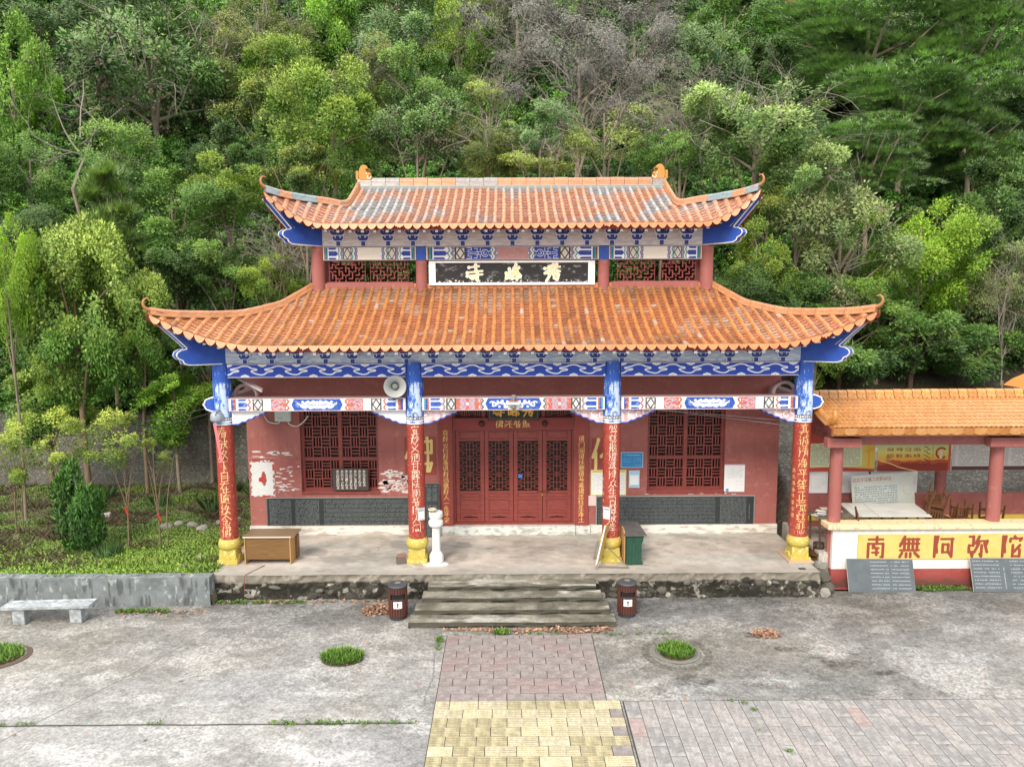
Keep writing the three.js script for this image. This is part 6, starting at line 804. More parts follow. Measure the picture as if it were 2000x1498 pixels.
// ---------------------------------------------------------------- loose things on the platform
const laminT = canvasTex(512, 256, (x, w, h) => fill(x, w, h, (i, j) => { const g = fbm(i / 120, j / 5 + Math.sin(i / 60) * 0.6, 4), f = fbm(i / 30, j / 1.6, 2); return mix3([88, 62, 32], [142, 106, 62], g * 0.8 + f * 0.2); }), [0.8, 1.6]);
{
  const t = thing('wooden_desk', 'brown wood-grain desk standing beside the left corner pillar', 'desk', [-6.12, FL + 0.005, -0.1], 0.0), m = std({ map: laminT, roughness: 0.45 }), em = std({ color: hex('#b58a52'), roughness: 0.5 }), tm = std({ map: canvasTex(256, 128, (x, w, h) => fill(x, w, h, (i, j) => mix3([112, 92, 66], [136, 114, 86], fbm(i / 60, j / 4, 3))), [0.8, 1.6]), roughness: 0.4 });
  part(t, 'desk_top', [ex(-0.63, 0.66, 0.69, 0.72, -0.32, 0.33, 0.006)], tm); part(t, 'top_edging', ex(-0.62, 0.58, 0.686, 0.716, 0.331, 0.342), std({ color: hex('#cfc4b4'), roughness: 0.5 }));
  part(t, 'front_panel', ex(-0.575, 0.525, 0.12, 0.688, 0.27, 0.29), m); for (const s of [[-0.6, -0.576], [0.526, 0.55]]) part(t, 'side_panel', [ex(s[0], s[1], 0, 0.688, -0.28, 0.315, 0.003)], em); part(t, 'back_panel', ex(0.56, 0.6, 0.02, 0.6, -0.3, -0.1), m);
}
{ // white concrete post with a bowl
  const pm = std({ color: hex('#dcdcd8'), roughness: 0.75 }), t = thing('white_post', 'white painted stone baluster post at the top of the steps', 'post', [-1.95, FL + 0.004, 0.1]);
  part(t, 'foot', lathe([[0, 0], [0.17, 0], [0.18, 0.03], [0.18, 0.16], [0.165, 0.2], [0.125, 0.27], [0.105, 0.3]], 8), pm); part(t, 'shaft', lathe([[0.105, 0.3], [0.1, 0.9]], 28), pm); part(t, 'capital', lathe([[0.1, 0.9], [0.16, 0.93], [0.185, 0.97], [0.185, 1.06], [0.15, 1.1], [0.13, 1.12], [0.17, 1.16], [0.175, 1.27], [0.16, 1.3], [0, 1.3]], 12), pm);
  const b = thing('offering_bowl', 'small orange and white bowl on top of the white post', 'bowl', [-2.03, FL + 1.305, 0.18]); part(b, 'bowl', lathe([[0, 0], [0.05, 0], [0.085, 0.05], [0.09, 0.075], [0.08, 0.07], [0.045, 0.02], [0, 0.02]], 20), std({ color: hex('#c29458'), roughness: 0.4 })); part(b, 'rim', at(new THREE.TorusGeometry(0.088, 0.014, 8, 24), 0, 0.078, 0, Math.PI / 2), std({ color: hex('#d8d2c4'), roughness: 0.5 }));
}
{ // easel board seen from its side
  const t = thing('easel_board', 'yellow board on a leaning metal frame against the right middle pillar', 'easel', [2.12, FL + 0.01, 0.28], 0), lm = std({ color: hex('#8c8478'), roughness: 0.5, metalness: 0.4 });
  const g = (list) => list.map((q) => q);
  const bd = part(t, 'board', boxUV(at(extr([[-0.3, 0], [0.34, 0], [0.34, 0.95], [-0.3, 0.95]], 0.025), 0, 0.1, 0, -0.0, 1.22, 0.0).toNonIndexedSafe()), std({ map: canvasTex(256, 256, (x, w, h) => { fill(x, w, h, wear([196, 164, 86], 0.1, 50, 50)); x.fillStyle = 'rgba(150,120,60,.5)'; for (let k = 0; k < 14; k++) x.fillRect(0, 10 + k * 18, w, 2); }, [1.5, 1]), roughness: 0.6 }));
  bd.rotation.z = -0.19; part(t, 'edge', bar([-0.12, 0.1, 0.36], [0.09, 1.07, 0.33], 0.03), std({ color: hex('#e6e2d8') }));
  for (const [a, b] of [[[-0.12, 0, 0.37], [0.0, 0.5, 0.35]], [[-0.1, 0, -0.3], [0.0, 0.5, -0.28]], [[0.12, 0.55, 0.3], [0.68, 0.02, 0.36]], [[-0.05, 0.03, 0.3], [0.68, 0.03, 0.36]], [[0.62, 0.02, -0.2], [0.1, 0.6, -0.2]]]) part(t, 'frame_bar', bar(a, b, 0.022), lm);
}
{ // green cabinet with a grey top, and the plank beside it
  const gm = std({ map: canvasTex(256, 256, (x, w, h) => fill(x, w, h, (i, j) => { const s = (i % 32) < 3 ? 0.6 : 1, n = fbm(i / 14, j / 24, 4); return mix3(tone([30, 72, 54], s * (0.8 + 0.4 * n)), [150, 160, 150], vn(i / 2, j / 2) > 0.965 ? 0.6 : 0); }), [1.6, 1.2]), roughness: 0.5 });
  const t = thing('green_cabinet', 'green painted cabinet with a dark grey top beside the right middle pillar', 'cabinet', [2.97, FL + 0.005, -0.02], 0.03);
  part(t, 'cabinet_top', ex(-0.26, 0.28, 0.74, 0.775, -0.62, 0.46, 0.006), std({ map: canvasTex(256, 256, (x, w, h) => fill(x, w, h, wear([86, 86, 84], 0.25, 30, 30)), [1, 1]), roughness: 0.4 }));
  part(t, 'front_board', boxUV(extr([[-0.21, 0], [0.2, 0], [0.2, 0.06], [0.165, 0.11], [0.165, 0.5], [0.2, 0.6], [0.22, 0.735], [-0.21, 0.735]], 0.03, 0.003).translate(0, 0, 0.38).toNonIndexedSafe()), gm); part(t, 'side_board', [ex(-0.215, -0.19, 0, 0.735, -0.56, 0.375), ex(0.14, 0.165, 0.02, 0.735, -0.56, 0.375)], gm); part(t, 'back_board', ex(-0.21, 0.165, 0, 0.735, -0.6, -0.565), gm); part(t, 'shelf', ex(-0.188, 0.138, 0.34, 0.36, -0.56, 0.37), gm);
  const p = thing('round_board', 'thin plywood board standing between the pillar and the green cabinet', 'board', [2.71, FL + 0.005, 0.05], 0.05); part(p, 'board', boxUV(at(extr([[-0.32, 0], [0.32, 0], [0.32, 0.7], [0.2, 0.84], [0, 0.88], [-0.2, 0.84], [-0.32, 0.7]], 0.018, 0.002), 0, 0, 0, 0, Math.PI / 2, 0).toNonIndexedSafe()), std({ color: hex('#b98e62'), roughness: 0.6 }));
}
{ // stack of loose bricks by the pillar
  const bm = [std({ color: hex('#6e675e'), roughness: 0.95, bumpMap: rep(bumpFine, 3), bumpScale: 0.01 }), std({ color: hex('#8a6a5c'), roughness: 0.95 }), std({ color: hex('#57524b'), roughness: 0.95 })];
  [[-2.83, 0, 'grey concrete block at the bottom of the small pile beside the left middle pillar', [0.24, 0.14, 0.2], 0], [-2.81, 0.142, 'brownish brick on top of the small pile beside the left middle pillar', [0.2, 0.09, 0.13], 1]].forEach(([x, y, lab, s, k]) => { const m = single('loose_brick', new RoundedBoxGeometry(...s, 1, 0.012), bm[k], lab, 'brick'); m.position.set(x, FL + 0.005 + y + s[1] / 2, 0.16); m.rotation.y = 0.2 + k * 0.3; });
}
{ // iron stove on a wooden cable drum
  const d = thing('cable_drum', 'weathered wooden drum lying behind the right corner pillar', 'drum', [7.72, FL + 0.0, -0.12]); part(d, 'disc', [cyl(0.3, 0.3, 0.06, 0, 0.1, 0, 32), cyl(0.27, 0.27, 0.05, 0, 0.0, 0, 32), cyl(0.12, 0.12, 0.06, 0, 0.045, 0)], std({ map: laminT, color: hex('#b09a86'), roughness: 0.9 }));
  const s = thing('iron_pot', 'small rusty iron pot standing on the wooden drum', 'pot', [7.74, FL + 0.162, -0.12]); part(s, 'body', lathe([[0, 0], [0.125, 0], [0.13, 0.2], [0.135, 0.21], [0.115, 0.21], [0.11, 0.06], [0, 0.05]], 26), std({ color: hex('#4a3a34'), roughness: 0.7, metalness: 0.3 })); for (let k = 0; k < 9; k++) part(s, 'lug', at(new THREE.BoxGeometry(0.02, 0.07, 0.012), Math.cos(k * 0.7) * 0.133, 0.17, Math.sin(k * 0.7) * 0.133, 0, -k * 0.7 + Math.PI / 2, 0), std({ color: hex('#6e5a50'), roughness: 0.7 }));
}
single('drain_lid', boxUV(new THREE.BoxGeometry(0.16, 0.012, 0.1).toNonIndexedSafe()), std({ color: hex('#3c3a38') }), 'small dark square lid on the floor before the right corner pillar', 'lid').position.set(7.0, FL + 0.01, 0.72);
single('brown_cable', curveTube([[-6.2, FL + 0.012, 0.3], [-6.3, FL + 0.014, 0.55], [-6.42, FL + 0.016, 0.85], [-6.45, FL, 0.99], [-6.46, 0.3, 1.01], [-6.45, 0.2, 1.02]], 0.008, 40, 6), std({ color: hex('#8a4a3c') }), 'thin brown cable running from the desk over the platform edge', 'cable');
// rubble stones at the right end of the platform
{ const R = rng(88); for (const [x, y, z, s] of [[7.55, 0.38, 0.55, 0.2], [7.62, 0.12, 0.7, 0.18], [7.48, 0.1, 0.95, 0.13], [7.7, 0.5, 0.1, 0.2], [7.66, 0.3, 0.3, 0.17]]) { const m = single('rubble_stone', stoneG[(R() * 4) | 0], stoneM[(R() * 4) | 0], ['large rubble stone at the top of the right platform corner', 'rubble stone low beside the red parapet foot', 'small rubble stone on the ground at the right platform corner', 'rubble stone under the wooden drum', 'rubble stone wedged between platform and parapet'][used.get('rubble_stone') || 0], 'stone'); m.position.set(x, y, z); m.scale.set(s, s * 0.8, s); m.rotation.set(R(), R() * 3, R()); } }
// ---------------------------------------------------------------- fittings on the pillars and beams
function hornSpeaker(label, p, ry, rx) { const t = thing('horn_speaker', label, 'loudspeaker', p); t.rotation.set(rx, ry, 0, 'YXZ'); const gm = std({ color: hex('#a9adab'), roughness: 0.45 }); part(t, 'horn', lathe([[0.05, -0.3], [0.07, -0.2], [0.11, -0.08], [0.18, 0.02], [0.26, 0.08], [0.272, 0.09], [0.262, 0.095], [0.18, 0.035], [0.11, -0.06], [0.06, -0.2]], 40).rotateX(Math.PI / 2), gm); part(t, 'driver', lathe([[0, -0.42], [0.09, -0.42], [0.1, -0.3], [0.05, -0.28]], 24).rotateX(Math.PI / 2), std({ color: hex('#6c706f'), roughness: 0.5 })); part(t, 'inner_cone', lathe([[0.075, -0.16], [0.07, -0.02], [0.05, 0.0], [0, 0.0]], 24).rotateX(Math.PI / 2), std({ color: hex('#7d8180'), roughness: 0.5 })); part(t, 'bracket', [bar([0, -0.3, -0.12], [0, -0.02, -0.12], 0.03), ex(-0.07, 0.07, -0.31, -0.28, -0.18, -0.06)], std({ color: hex('#5c5f5e'), metalness: 0.5 })); return t; }
hornSpeaker('grey horn loudspeaker facing out beside the left middle pillar above the beam', [-2.87, 5.08, 0.25], 0.15, -0.06);
{ const t = thing('meter_box', 'white electrical box on the red wall left of the left window', 'electrical box', [-6.32, 3.86, WF + 0.0]); part(t, 'case', ex(-0.22, 0.22, 0, 0.42, 0, 0.12, 0.01), std({ color: hex('#b9c2bd'), roughness: 0.5 })); part(t, 'lid_print', new THREE.PlaneGeometry(0.4, 0.38).translate(0, 0.21, 0.1235), std({ map: sheetTex(128, 128, '#b9c4be', (x) => { for (let k = 0; k < 4; k++) microText(x, 24 + k * 20, 20, 42 + k * 20, 42, 13, '#39413e', 4 + k, false, 1); x.fillStyle = '#59615e'; x.fillRect(20, 100, 40, 5); }), roughness: 0.5 })); part(t, 'conduit', [curveTube([[0.12, 0.0, 0.05], [0.16, -0.08, 0.05], [0.36, -0.14, 0.05], [0.55, -0.02, 0.05], [0.68, 0.14, 0.05]], 0.02, 30, 8), curveTube([[-0.1, 0, 0.05], [-0.14, -0.05, 0.05], [-0.4, -0.02, 0.05], [-0.52, 0.14, 0.05]], 0.018, 24, 8), curveTube([[-0.52, 0.14, 0.05], [-0.62, 0.35, 0.06], [-0.66, 0.6, 0.06]], 0.008, 14, 5)], std({ color: hex('#c4c0b8'), roughness: 0.5 })); }
const lampLab = ['grey hanging lamp on the left corner pillar', 'small bent metal hook on the left middle pillar', 'small bent metal hook on the right middle pillar', 'small bent metal hook on the right corner pillar'];
[[-7.22, 0.24], [-2.41, 0.24], [2.47, 0.24], [7.2, 0.24]].forEach(([x, z], k) => {
  const t = thing(k ? 'pillar_hook' : 'pillar_lamp', lampLab[k], k ? 'hook' : 'lamp', [x, 4.22, z]), gm = std({ color: hex(k ? '#9aa6bc' : '#a2abb5'), roughness: 0.4, metalness: 0.4 });
  part(t, k ? 'bent_strap' : 'shade', k ? [at(new THREE.TorusGeometry(0.06, 0.014, 8, 18, Math.PI), 0, 0.16, 0), bar([-0.06, -0.0, 0], [-0.06, 0.17, 0], 0.026), bar([0.06, 0.06, 0], [0.06, 0.17, 0], 0.026)] : [lathe([[0, 0.28], [0.1, 0.27], [0.15, 0.2], [0.16, 0.08], [0.13, 0.02], [0, 0.0]], 24)], gm);
  if (!k) { part(t, 'strap', at(new THREE.TorusGeometry(0.11, 0.018, 8, 20, Math.PI), 0.06, 0.2, 0.06, 0, 1.2, 0), gm); const rb = single('pink_ribbon', boxUV(extr([[-0.035, 0], [0.035, 0], [0.16, -0.95], [0.1, -0.98]], 0.006)), std({ color: hex('#d07078'), roughness: 0.8 }), 'faded pink ribbon hanging from the lamp on the left corner pillar', 'ribbon'); rb.position.set(-7.24, 4.22, 0.36); }
});
{ const t = thing('security_camera', 'small white camera and lamp fixed to the middle of the painted beam', 'camera', [0.0, 4.56, 0.2]), m = std({ color: hex('#c9cdcb'), roughness: 0.4 }); part(t, 'housing', ex(-0.16, 0.16, 0.06, 0.13, 0.0, 0.14, 0.015), m); part(t, 'mount', [cyl(0.03, 0.03, 0.1, 0, 0.12, 0.06), ex(-0.05, 0.05, 0.2, 0.3, -0.0, 0.05, 0.01)], std({ color: hex('#8c9090'), metalness: 0.4 })); part(t, 'lens', at(new THREE.SphereGeometry(0.06, 16, 12), 0, 0.0, 0.07), std({ color: hex('#77726c'), roughness: 0.3 })); }
{ const t = thing('lamp_tube', 'pale fluorescent tube propped at a slant above the left painted beam', 'lamp', [-6.6, 4.92, -0.1]); part(t, 'tube', rod([-0.42, 0.36, -0.3], [0.42, 0.02, 0.1], 0.03), std({ color: hex('#c9b4b4'), roughness: 0.4 })); part(t, 'fixture', bar([-0.42, 0.4, -0.32], [0.42, 0.06, 0.07], 0.05), std({ color: hex('#a79a9a') })); }
for (const [k, pts, lab] of [[0, [[3.2, 4.46, -0.1], [4.6, 4.3, -0.4], [6.9, 4.12, -0.1]], 'upper thin wire sagging under the right painted beam'], [1, [[3.1, 4.47, -0.2], [5.0, 4.2, -0.5], [6.9, 4.0, -0.15]], 'lower thin wire sagging under the right painted beam']]) single('hanging_wire', curveTube(pts, 0.008, 40, 5), std({ color: hex('#9c9694') }), lab, 'wire');
for (const [k, dy] of [[0, 0], [1, -0.22]].entries()) single('power_line', curveTube([[-24, 2.75 + dy[1], -4.6], [-16, 3.05 + dy[1], -4.8], [-11, 3.5 + dy[1], -4.9], [-7.4, 4.4 + dy[1] * 0.4, -5]], 0.011, 60, 5), std({ color: hex('#3c3c3c') }), k ? 'lower of two power lines crossing behind the lawn trees' : 'upper of two power lines crossing behind the lawn trees', 'power line');
// ---------------------------------------------------------------- yard things
{ // litter bins with wooden slats
  const sm = std({ map: canvasTex(128, 256, (x, w, h) => fill(x, w, h, wear([84, 46, 38], 0.25, 6, 60)), [1, 1]), roughness: 0.55 }), dk = std({ color: hex('#34363a'), roughness: 0.5 }), tp = std({ color: hex('#45484c'), roughness: 0.45 });
  const lab = canvasTex(128, 96, (x, w, h) => { x.fillStyle = '#e4e4e0'; x.fillRect(0, 0, w, h); x.fillStyle = '#1c1c1c'; x.beginPath(); x.moveTo(64, 14); x.lineTo(84, 40); x.lineTo(72, 40); x.lineTo(72, 82); x.lineTo(56, 82); x.lineTo(56, 40); x.lineTo(44, 40); x.fill(); microText(x, 96, 14, 116, 84, 17, '#333', 4, true, 1); x.strokeStyle = '#555'; x.lineWidth = 3; x.beginPath(); x.arc(24, 60, 10, 0, 5); x.stroke(); });
  const build = (label) => {
    const t = thing('litter_bin', label, 'litter bin', [0, 0, 0], 0), r = 0.21;
    part(t, 'base', cyl(0.2, 0.195, 0.07, 0, 0, 0, 32), dk); part(t, 'drum', [cyl(0.19, 0.19, 0.38, 0, 0.07, 0, 32), cyl(0.165, 0.165, 0.14, 0, 0.45, 0, 32), cyl(0.19, 0.19, 0.14, 0, 0.59, 0, 32)], dk); part(t, 'hoop', [at(new THREE.TorusGeometry(0.195, 0.008, 6, 40), 0, 0.16, 0, Math.PI / 2), at(new THREE.TorusGeometry(0.195, 0.008, 6, 40), 0, 0.66, 0, Math.PI / 2)], dk);
    part(t, 'lid', lathe([[0, 0.81], [0.05, 0.812], [0.2, 0.8], [0.222, 0.785], [0.222, 0.75], [0.2, 0.735], [0, 0.735]], 40), tp); part(t, 'ashtray', [lathe([[0.04, 0.812], [0.075, 0.818], [0.07, 0.824], [0.045, 0.82], [0, 0.815]], 24)], std({ color: hex('#a9a59c'), metalness: 0.6, roughness: 0.4 }));
    const N = 22; for (let k = 0; k < N; k++) { const a = (k + 0.5) / N * Math.PI * 2, x = Math.sin(a) * r, z = Math.cos(a) * r, open = z > 0.14; const g = open ? [at(ex(-0.024, 0.024, 0.08, 0.48, -0.008, 0.008, 0.004), x, 0, z, 0, a), at(ex(-0.024, 0.024, 0.61, 0.735, -0.008, 0.008, 0.004), x, 0, z, 0, a)] : [at(ex(-0.024, 0.024, 0.08, 0.735, -0.008, 0.008, 0.004), x, 0, z, 0, a)]; part(t, 'slat', g, sm); }
    part(t, 'opening', ex(-0.13, 0.13, 0.47, 0.61, 0.12, 0.17), std({ color: hex('#101112'), roughness: 0.8 })); part(t, 'flap', at(ex(-0.13, 0.13, -0.01, 0.01, -0.06, 0.06, 0.004), 0, 0.49, 0.15, 0.5), std({ color: hex('#2b2c30') })); part(t, 'label_plate', [at(new THREE.CylinderGeometry(0.222, 0.222, 0.16, 16, 1, true, -0.45, 0.9), 0, 0.37, 0)], std({ map: lab, roughness: 0.5 }));
    return t;
  };
  const b1 = build('round litter bin of dark brown slats left of the steps'); b1.position.set(-2.66, gy(2.03), 1.86); b1.rotation.y = 0.12;
  const b2 = b1.clone(); b2.name = numbered('litter_bin'); b2.userData = { ...b1.userData, label: 'round litter bin of dark brown slats right of the steps' }; b2.position.set(2.57, gy(2.0), 1.8); b2.rotation.y = -0.05; scene.add(b2);
}
{ // stone bench
  const sm = std({ map: canvasTex(256, 256, (x, w, h) => fill(x, w, h, wear([152, 158, 160], 0.3, 20, 20)), [1, 1]), roughness: 0.75 }), t = thing('stone_bench', 'grey stone slab bench beside the low wall at the left edge', 'bench', [-10.5, gy(2.0), 1.98], 0.05);
  part(t, 'seat', ex(-0.98, 0.95, 0.36, 0.435, -0.2, 0.2, 0.012), sm); part(t, 'leg', ex(-0.76, -0.5, 0, 0.362, -0.15, 0.15, 0.012), sm); part(t, 'leg', ex(0.48, 0.74, 0, 0.362, -0.15, 0.15, 0.012), sm);
}
// ---------------------------------------------------------------- vegetation
class LeafBuf { constructor() { this.p = []; this.n = []; this.c = []; this.i = []; }
  leaf(bx, by, bz, dx, dy, dz, len, wid, ox, oy, oz, col, R) { // a folded diamond from a base point; normals lean outwards
    let sx = dy * oz - dz * oy, sy = dz * ox - dx * oz, sz = dx * oy - dy * ox, L = Math.hypot(sx, sy, sz); if (L < 1e-3) { sx = 1; sy = 0; sz = 0; L = 1; } sx /= L; sy /= L; sz /= L;
    const a = (R() - 0.5) * 1.6, ca = Math.cos(a), sa = Math.sin(a); let nx = sy * dz - sz * dy, ny = sz * dx - sx * dz, nz = sx * dy - sy * dx; if (nx * ox + ny * oy + nz * oz < 0) { nx = -nx; ny = -ny; nz = -nz; }
    const wx = sx * ca + nx * sa, wy = sy * ca + ny * sa, wz = sz * ca + nz * sa, k = this.p.length / 3, m = len * 0.45, w = wid / 2, f = len * 0.08;
    this.p.push(bx, by, bz, bx + dx * m + wx * w, by + dy * m + wy * w - f, bz + dz * m + wz * w, bx + dx * len, by + dy * len, bz + dz * len, bx + dx * m - wx * w, by + dy * m - wy * w - f, bz + dz * m - wz * w);
    let mx = nx * ca - sx * sa + ox * 0.7, my = ny * ca - sy * sa + oy * 0.7 + 0.15, mz = nz * ca - sz * sa + oz * 0.7; L = Math.hypot(mx, my, mz) || 1; for (let q = 0; q < 4; q++) { this.n.push(mx / L, my / L, mz / L); this.c.push(col[0], col[1], col[2]); }
    this.i.push(k, k + 1, k + 2, k, k + 2, k + 3);
  }
  tri(a, b, c, n, col) { const k = this.p.length / 3; this.p.push(...a, ...b, ...c); for (let q = 0; q < 3; q++) { this.n.push(...n); this.c.push(...col); } this.i.push(k, k + 1, k + 2); }
  geo() { const g = new THREE.BufferGeometry(); g.setAttribute('position', new THREE.Float32BufferAttribute(this.p, 3)); g.setAttribute('normal', new THREE.Float32BufferAttribute(this.n, 3)); g.setAttribute('color', new THREE.Float32BufferAttribute(this.c, 3)); g.setIndex(this.i); return g; }
}
const rdir = (R) => { const y = R() * 2 - 1, a = R() * 6.2832, r = Math.sqrt(1 - y * y); return [Math.cos(a) * r, y, Math.sin(a) * r]; };
const leafMat = new THREE.MeshPhysicalMaterial({ vertexColors: true, roughness: 0.55, transmission: 0.3, thickness: 0, side: THREE.DoubleSide, specularIntensity: 0.6 });
const needleMat = new THREE.MeshPhysicalMaterial({ vertexColors: true, roughness: 0.7, transmission: 0.3, thickness: 0, side: THREE.DoubleSide });
const twigMat = std({ color: hex('#8b8378'), roughness: 0.95 });
const barkT = canvasTex(256, 256, (x, w, h) => fill(x, w, h, (i, j) => tone([138, 124, 108], 0.6 + 0.7 * fbm(i / 7, j / 30, 4))), [2, 2]), barkM = std({ map: barkT, roughness: 0.95 }), paleBark = std({ map: barkT, color: hex('#e6dccb'), roughness: 0.95 }), darkBark = std({ map: barkT, color: hex('#8a7f74'), roughness: 0.95 });
// unit crowns: lobes on an ellipsoid, sprays of leaves on each lobe
function crown(o) {
  const R = rng(o.seed), B = new LeafBuf(), lobes = [];
  const NL = o.lobes ?? 22;
  for (let k = 0; k < NL; k++) { const u = rdir(R), y = u[1] * 0.9 + 0.12, hgt = 1 - 0.55 * (o.cone ?? 0) * clamp((y + 1) / 2), rr = (0.38 + 0.55 * R()) * hgt; lobes.push([u[0] * rr, y * (0.45 + 0.4 * R()) + (o.cone ? 0.06 : 0), u[2] * rr, 0.12 + 0.22 * R()]); }
  lobes.push([0, 0.02, 0, 0.42]);
  const per = Math.round((o.sprays ?? 1700) * 4.4 / lobes.length);
  for (const [lx, ly, lz, lr] of lobes) { const tint = 0.72 + 0.5 * R(), ageL = R();
    for (let s = 0; s < per; s++) {
      let u = rdir(R); if (u[1] < -0.35 && R() < 0.7) u[1] = -u[1]; const q = lr * (0.68 + 0.36 * Math.pow(R(), 0.7) + (R() < 0.16 ? 0.6 * R() * R() : 0)); const px = lx + u[0] * q, py = ly + u[1] * q * 0.9, pz = lz + u[2] * q; if (fbm(px * 3.1 + o.seed, py * 3.4 + pz * 2.3, 2) < (o.gap ?? 0.45)) continue;
      const ol = Math.hypot(px, py, pz) || 1, ox = (px / ol) * 0.5 + u[0] * 0.5, oy = (py / ol) * 0.4 + u[1] * 0.5 + 0.12, oz = (pz / ol) * 0.5 + u[2] * 0.5;
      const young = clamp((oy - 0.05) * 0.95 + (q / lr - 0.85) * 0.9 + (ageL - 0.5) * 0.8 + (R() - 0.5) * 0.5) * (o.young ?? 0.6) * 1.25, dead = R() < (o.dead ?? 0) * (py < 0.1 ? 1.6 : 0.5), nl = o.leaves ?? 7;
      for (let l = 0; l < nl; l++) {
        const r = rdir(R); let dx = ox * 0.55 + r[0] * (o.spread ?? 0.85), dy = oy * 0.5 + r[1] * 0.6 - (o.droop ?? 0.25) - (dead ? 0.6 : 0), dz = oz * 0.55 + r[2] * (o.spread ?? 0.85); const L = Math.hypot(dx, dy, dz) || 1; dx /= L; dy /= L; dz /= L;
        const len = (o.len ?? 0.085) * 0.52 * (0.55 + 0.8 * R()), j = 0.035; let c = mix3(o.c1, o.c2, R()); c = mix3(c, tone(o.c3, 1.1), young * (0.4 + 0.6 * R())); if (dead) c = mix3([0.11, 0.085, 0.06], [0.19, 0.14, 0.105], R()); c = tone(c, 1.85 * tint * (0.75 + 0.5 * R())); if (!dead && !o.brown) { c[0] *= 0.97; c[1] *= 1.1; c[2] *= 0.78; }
        B.leaf(px + r[0] * j, py + r[1] * j, pz + r[2] * j, dx, dy, dz, len, len * (o.wid ?? 0.42), ox, oy, oz, c, R);
      }
    } }
  return B.geo();
}
function pineCrown(o) { // flat layered boughs carrying tufts of long needles
  const R = rng(o.seed), B = new LeafBuf();
  for (let k = 0; k < o.boughs; k++) {
    const a = R() * 6.28, y = lerp(-0.85, 0.85, (k + R()) / o.boughs), reach = (o.cone ? lerp(1, 0.25, (y + 1) / 2) : 0.55 + 0.45 * R()), cx = Math.cos(a) * reach * 0.55, cz = Math.sin(a) * reach * 0.55, rl = reach * (0.38 + 0.22 * R()), tint = 0.8 + 0.4 * R();
    for (let t = 0; t < o.tufts; t++) {
      const b = R() * 6.28, q = Math.sqrt(R()) * rl, px = cx + Math.cos(b) * q, pz = cz + Math.sin(b) * q, py = y + (1 - q / rl) * o.thick * (R() * 0.8 + 0.2) - 0.1 * q, tt = 0.55 + 0.9 * R(), up = 0.45 + 0.5 * R(), ou = [px * 0.4 + Math.cos(b) * 0.4, up, pz * 0.4 + Math.sin(b) * 0.4];
      for (let n = 0; n < o.needles; n++) { const r = rdir(R); let d = [ou[0] + r[0] * 0.7, ou[1] + r[1] * 0.55, ou[2] + r[2] * 0.7]; const L = Math.hypot(...d); d = d.map((v) => v / L); const len = o.len * (0.7 + 0.5 * R()), w = o.wid, s = [-d[2] * w, r[1] * w * 0.4, d[0] * w], c = tone(mix3(o.c1, o.c2, clamp(tt - 0.5 + (R() - 0.5) * 0.4)), tint * tt), N = Math.hypot(ou[0], ou[1], ou[2]);
        B.tri([px - s[0], py - s[1], pz - s[2]], [px + s[0], py + s[1], pz + s[2]], [px + d[0] * len, py + d[1] * len, pz + d[2] * len], [ou[0] / N, ou[1] / N, ou[2] / N], c); }
      if (o.candle && R() < 0.06) { const c = [0.3, 0.26, 0.12]; B.tri([px - 0.012, py, pz], [px + 0.012, py, pz], [px, py + 0.12, pz], [0, 0.4, 0.9], c); B.tri([px, py, pz - 0.012], [px, py, pz + 0.012], [px, py + 0.12, pz], [0, 0.4, 0.9], c); }
    } }
  return B.geo();
}
// tangled twigs: thin three-sided strips that curve and fork
function twigs(o) {
  const R = rng(o.seed), P = [], I = [];
  const seg = (a, b, r0, r1) => { const k = P.length / 3, d = [b[0] - a[0], b[1] - a[1], b[2] - a[2]], L = Math.hypot(...d) || 1, u = Math.abs(d[1]) < 0.9 * L ? [0, 1, 0] : [1, 0, 0]; let s = [d[1] * u[2] - d[2] * u[1], d[2] * u[0] - d[0] * u[2], d[0] * u[1] - d[1] * u[0]]; const sl = Math.hypot(...s) || 1; s = s.map((v) => v / sl); const t = [(d[1] * s[2] - d[2] * s[1]) / L, (d[2] * s[0] - d[0] * s[2]) / L, (d[0] * s[1] - d[1] * s[0]) / L]; for (const [p, r] of [[a, r0], [b, r1]]) for (let q = 0; q < 3; q++) { const an = q * 2.094; P.push(p[0] + (s[0] * Math.cos(an) + t[0] * Math.sin(an)) * r, p[1] + (s[1] * Math.cos(an) + t[1] * Math.sin(an)) * r, p[2] + (s[2] * Math.cos(an) + t[2] * Math.sin(an)) * r); } for (let q = 0; q < 3; q++) { const e = (q + 1) % 3; I.push(k + q, k + e, k + 3 + q, k + e, k + 3 + e, k + 3 + q); } };
  const grow = (p, d, len, r, depth) => { const n = 4; for (let i = 0; i < n; i++) { const q = rdir(R); d = d.map((v, c) => v + q[c] * o.wob + (c === 1 ? o.up : 0) * 0.12); const L = Math.hypot(...d); d = d.map((v) => v / L); const e = p.map((v, c) => v + d[c] * len / n); seg(p, e, r, r * 0.86); r *= 0.86; p = e; if (depth > 0 && (i > 0 || depth < o.depth) && R() < o.fork) { const w = rdir(R); grow(p, d.map((v, c) => v * 0.7 + w[c] * 0.75), len * (0.55 + 0.25 * R()), r * 0.75, depth - 1); } } };
  for (const [p, d, len, r] of o.roots(R)) grow(p, d, len, r, o.depth);
  const g = new THREE.BufferGeometry(); g.setAttribute('position', new THREE.Float32BufferAttribute(P, 3)); g.setIndex(I); const h = g.toNonIndexedSafe(); h.computeVertexNormals(); return h;
}
const C = (a, b, c) => ({ c1: a, c2: b, c3: c });
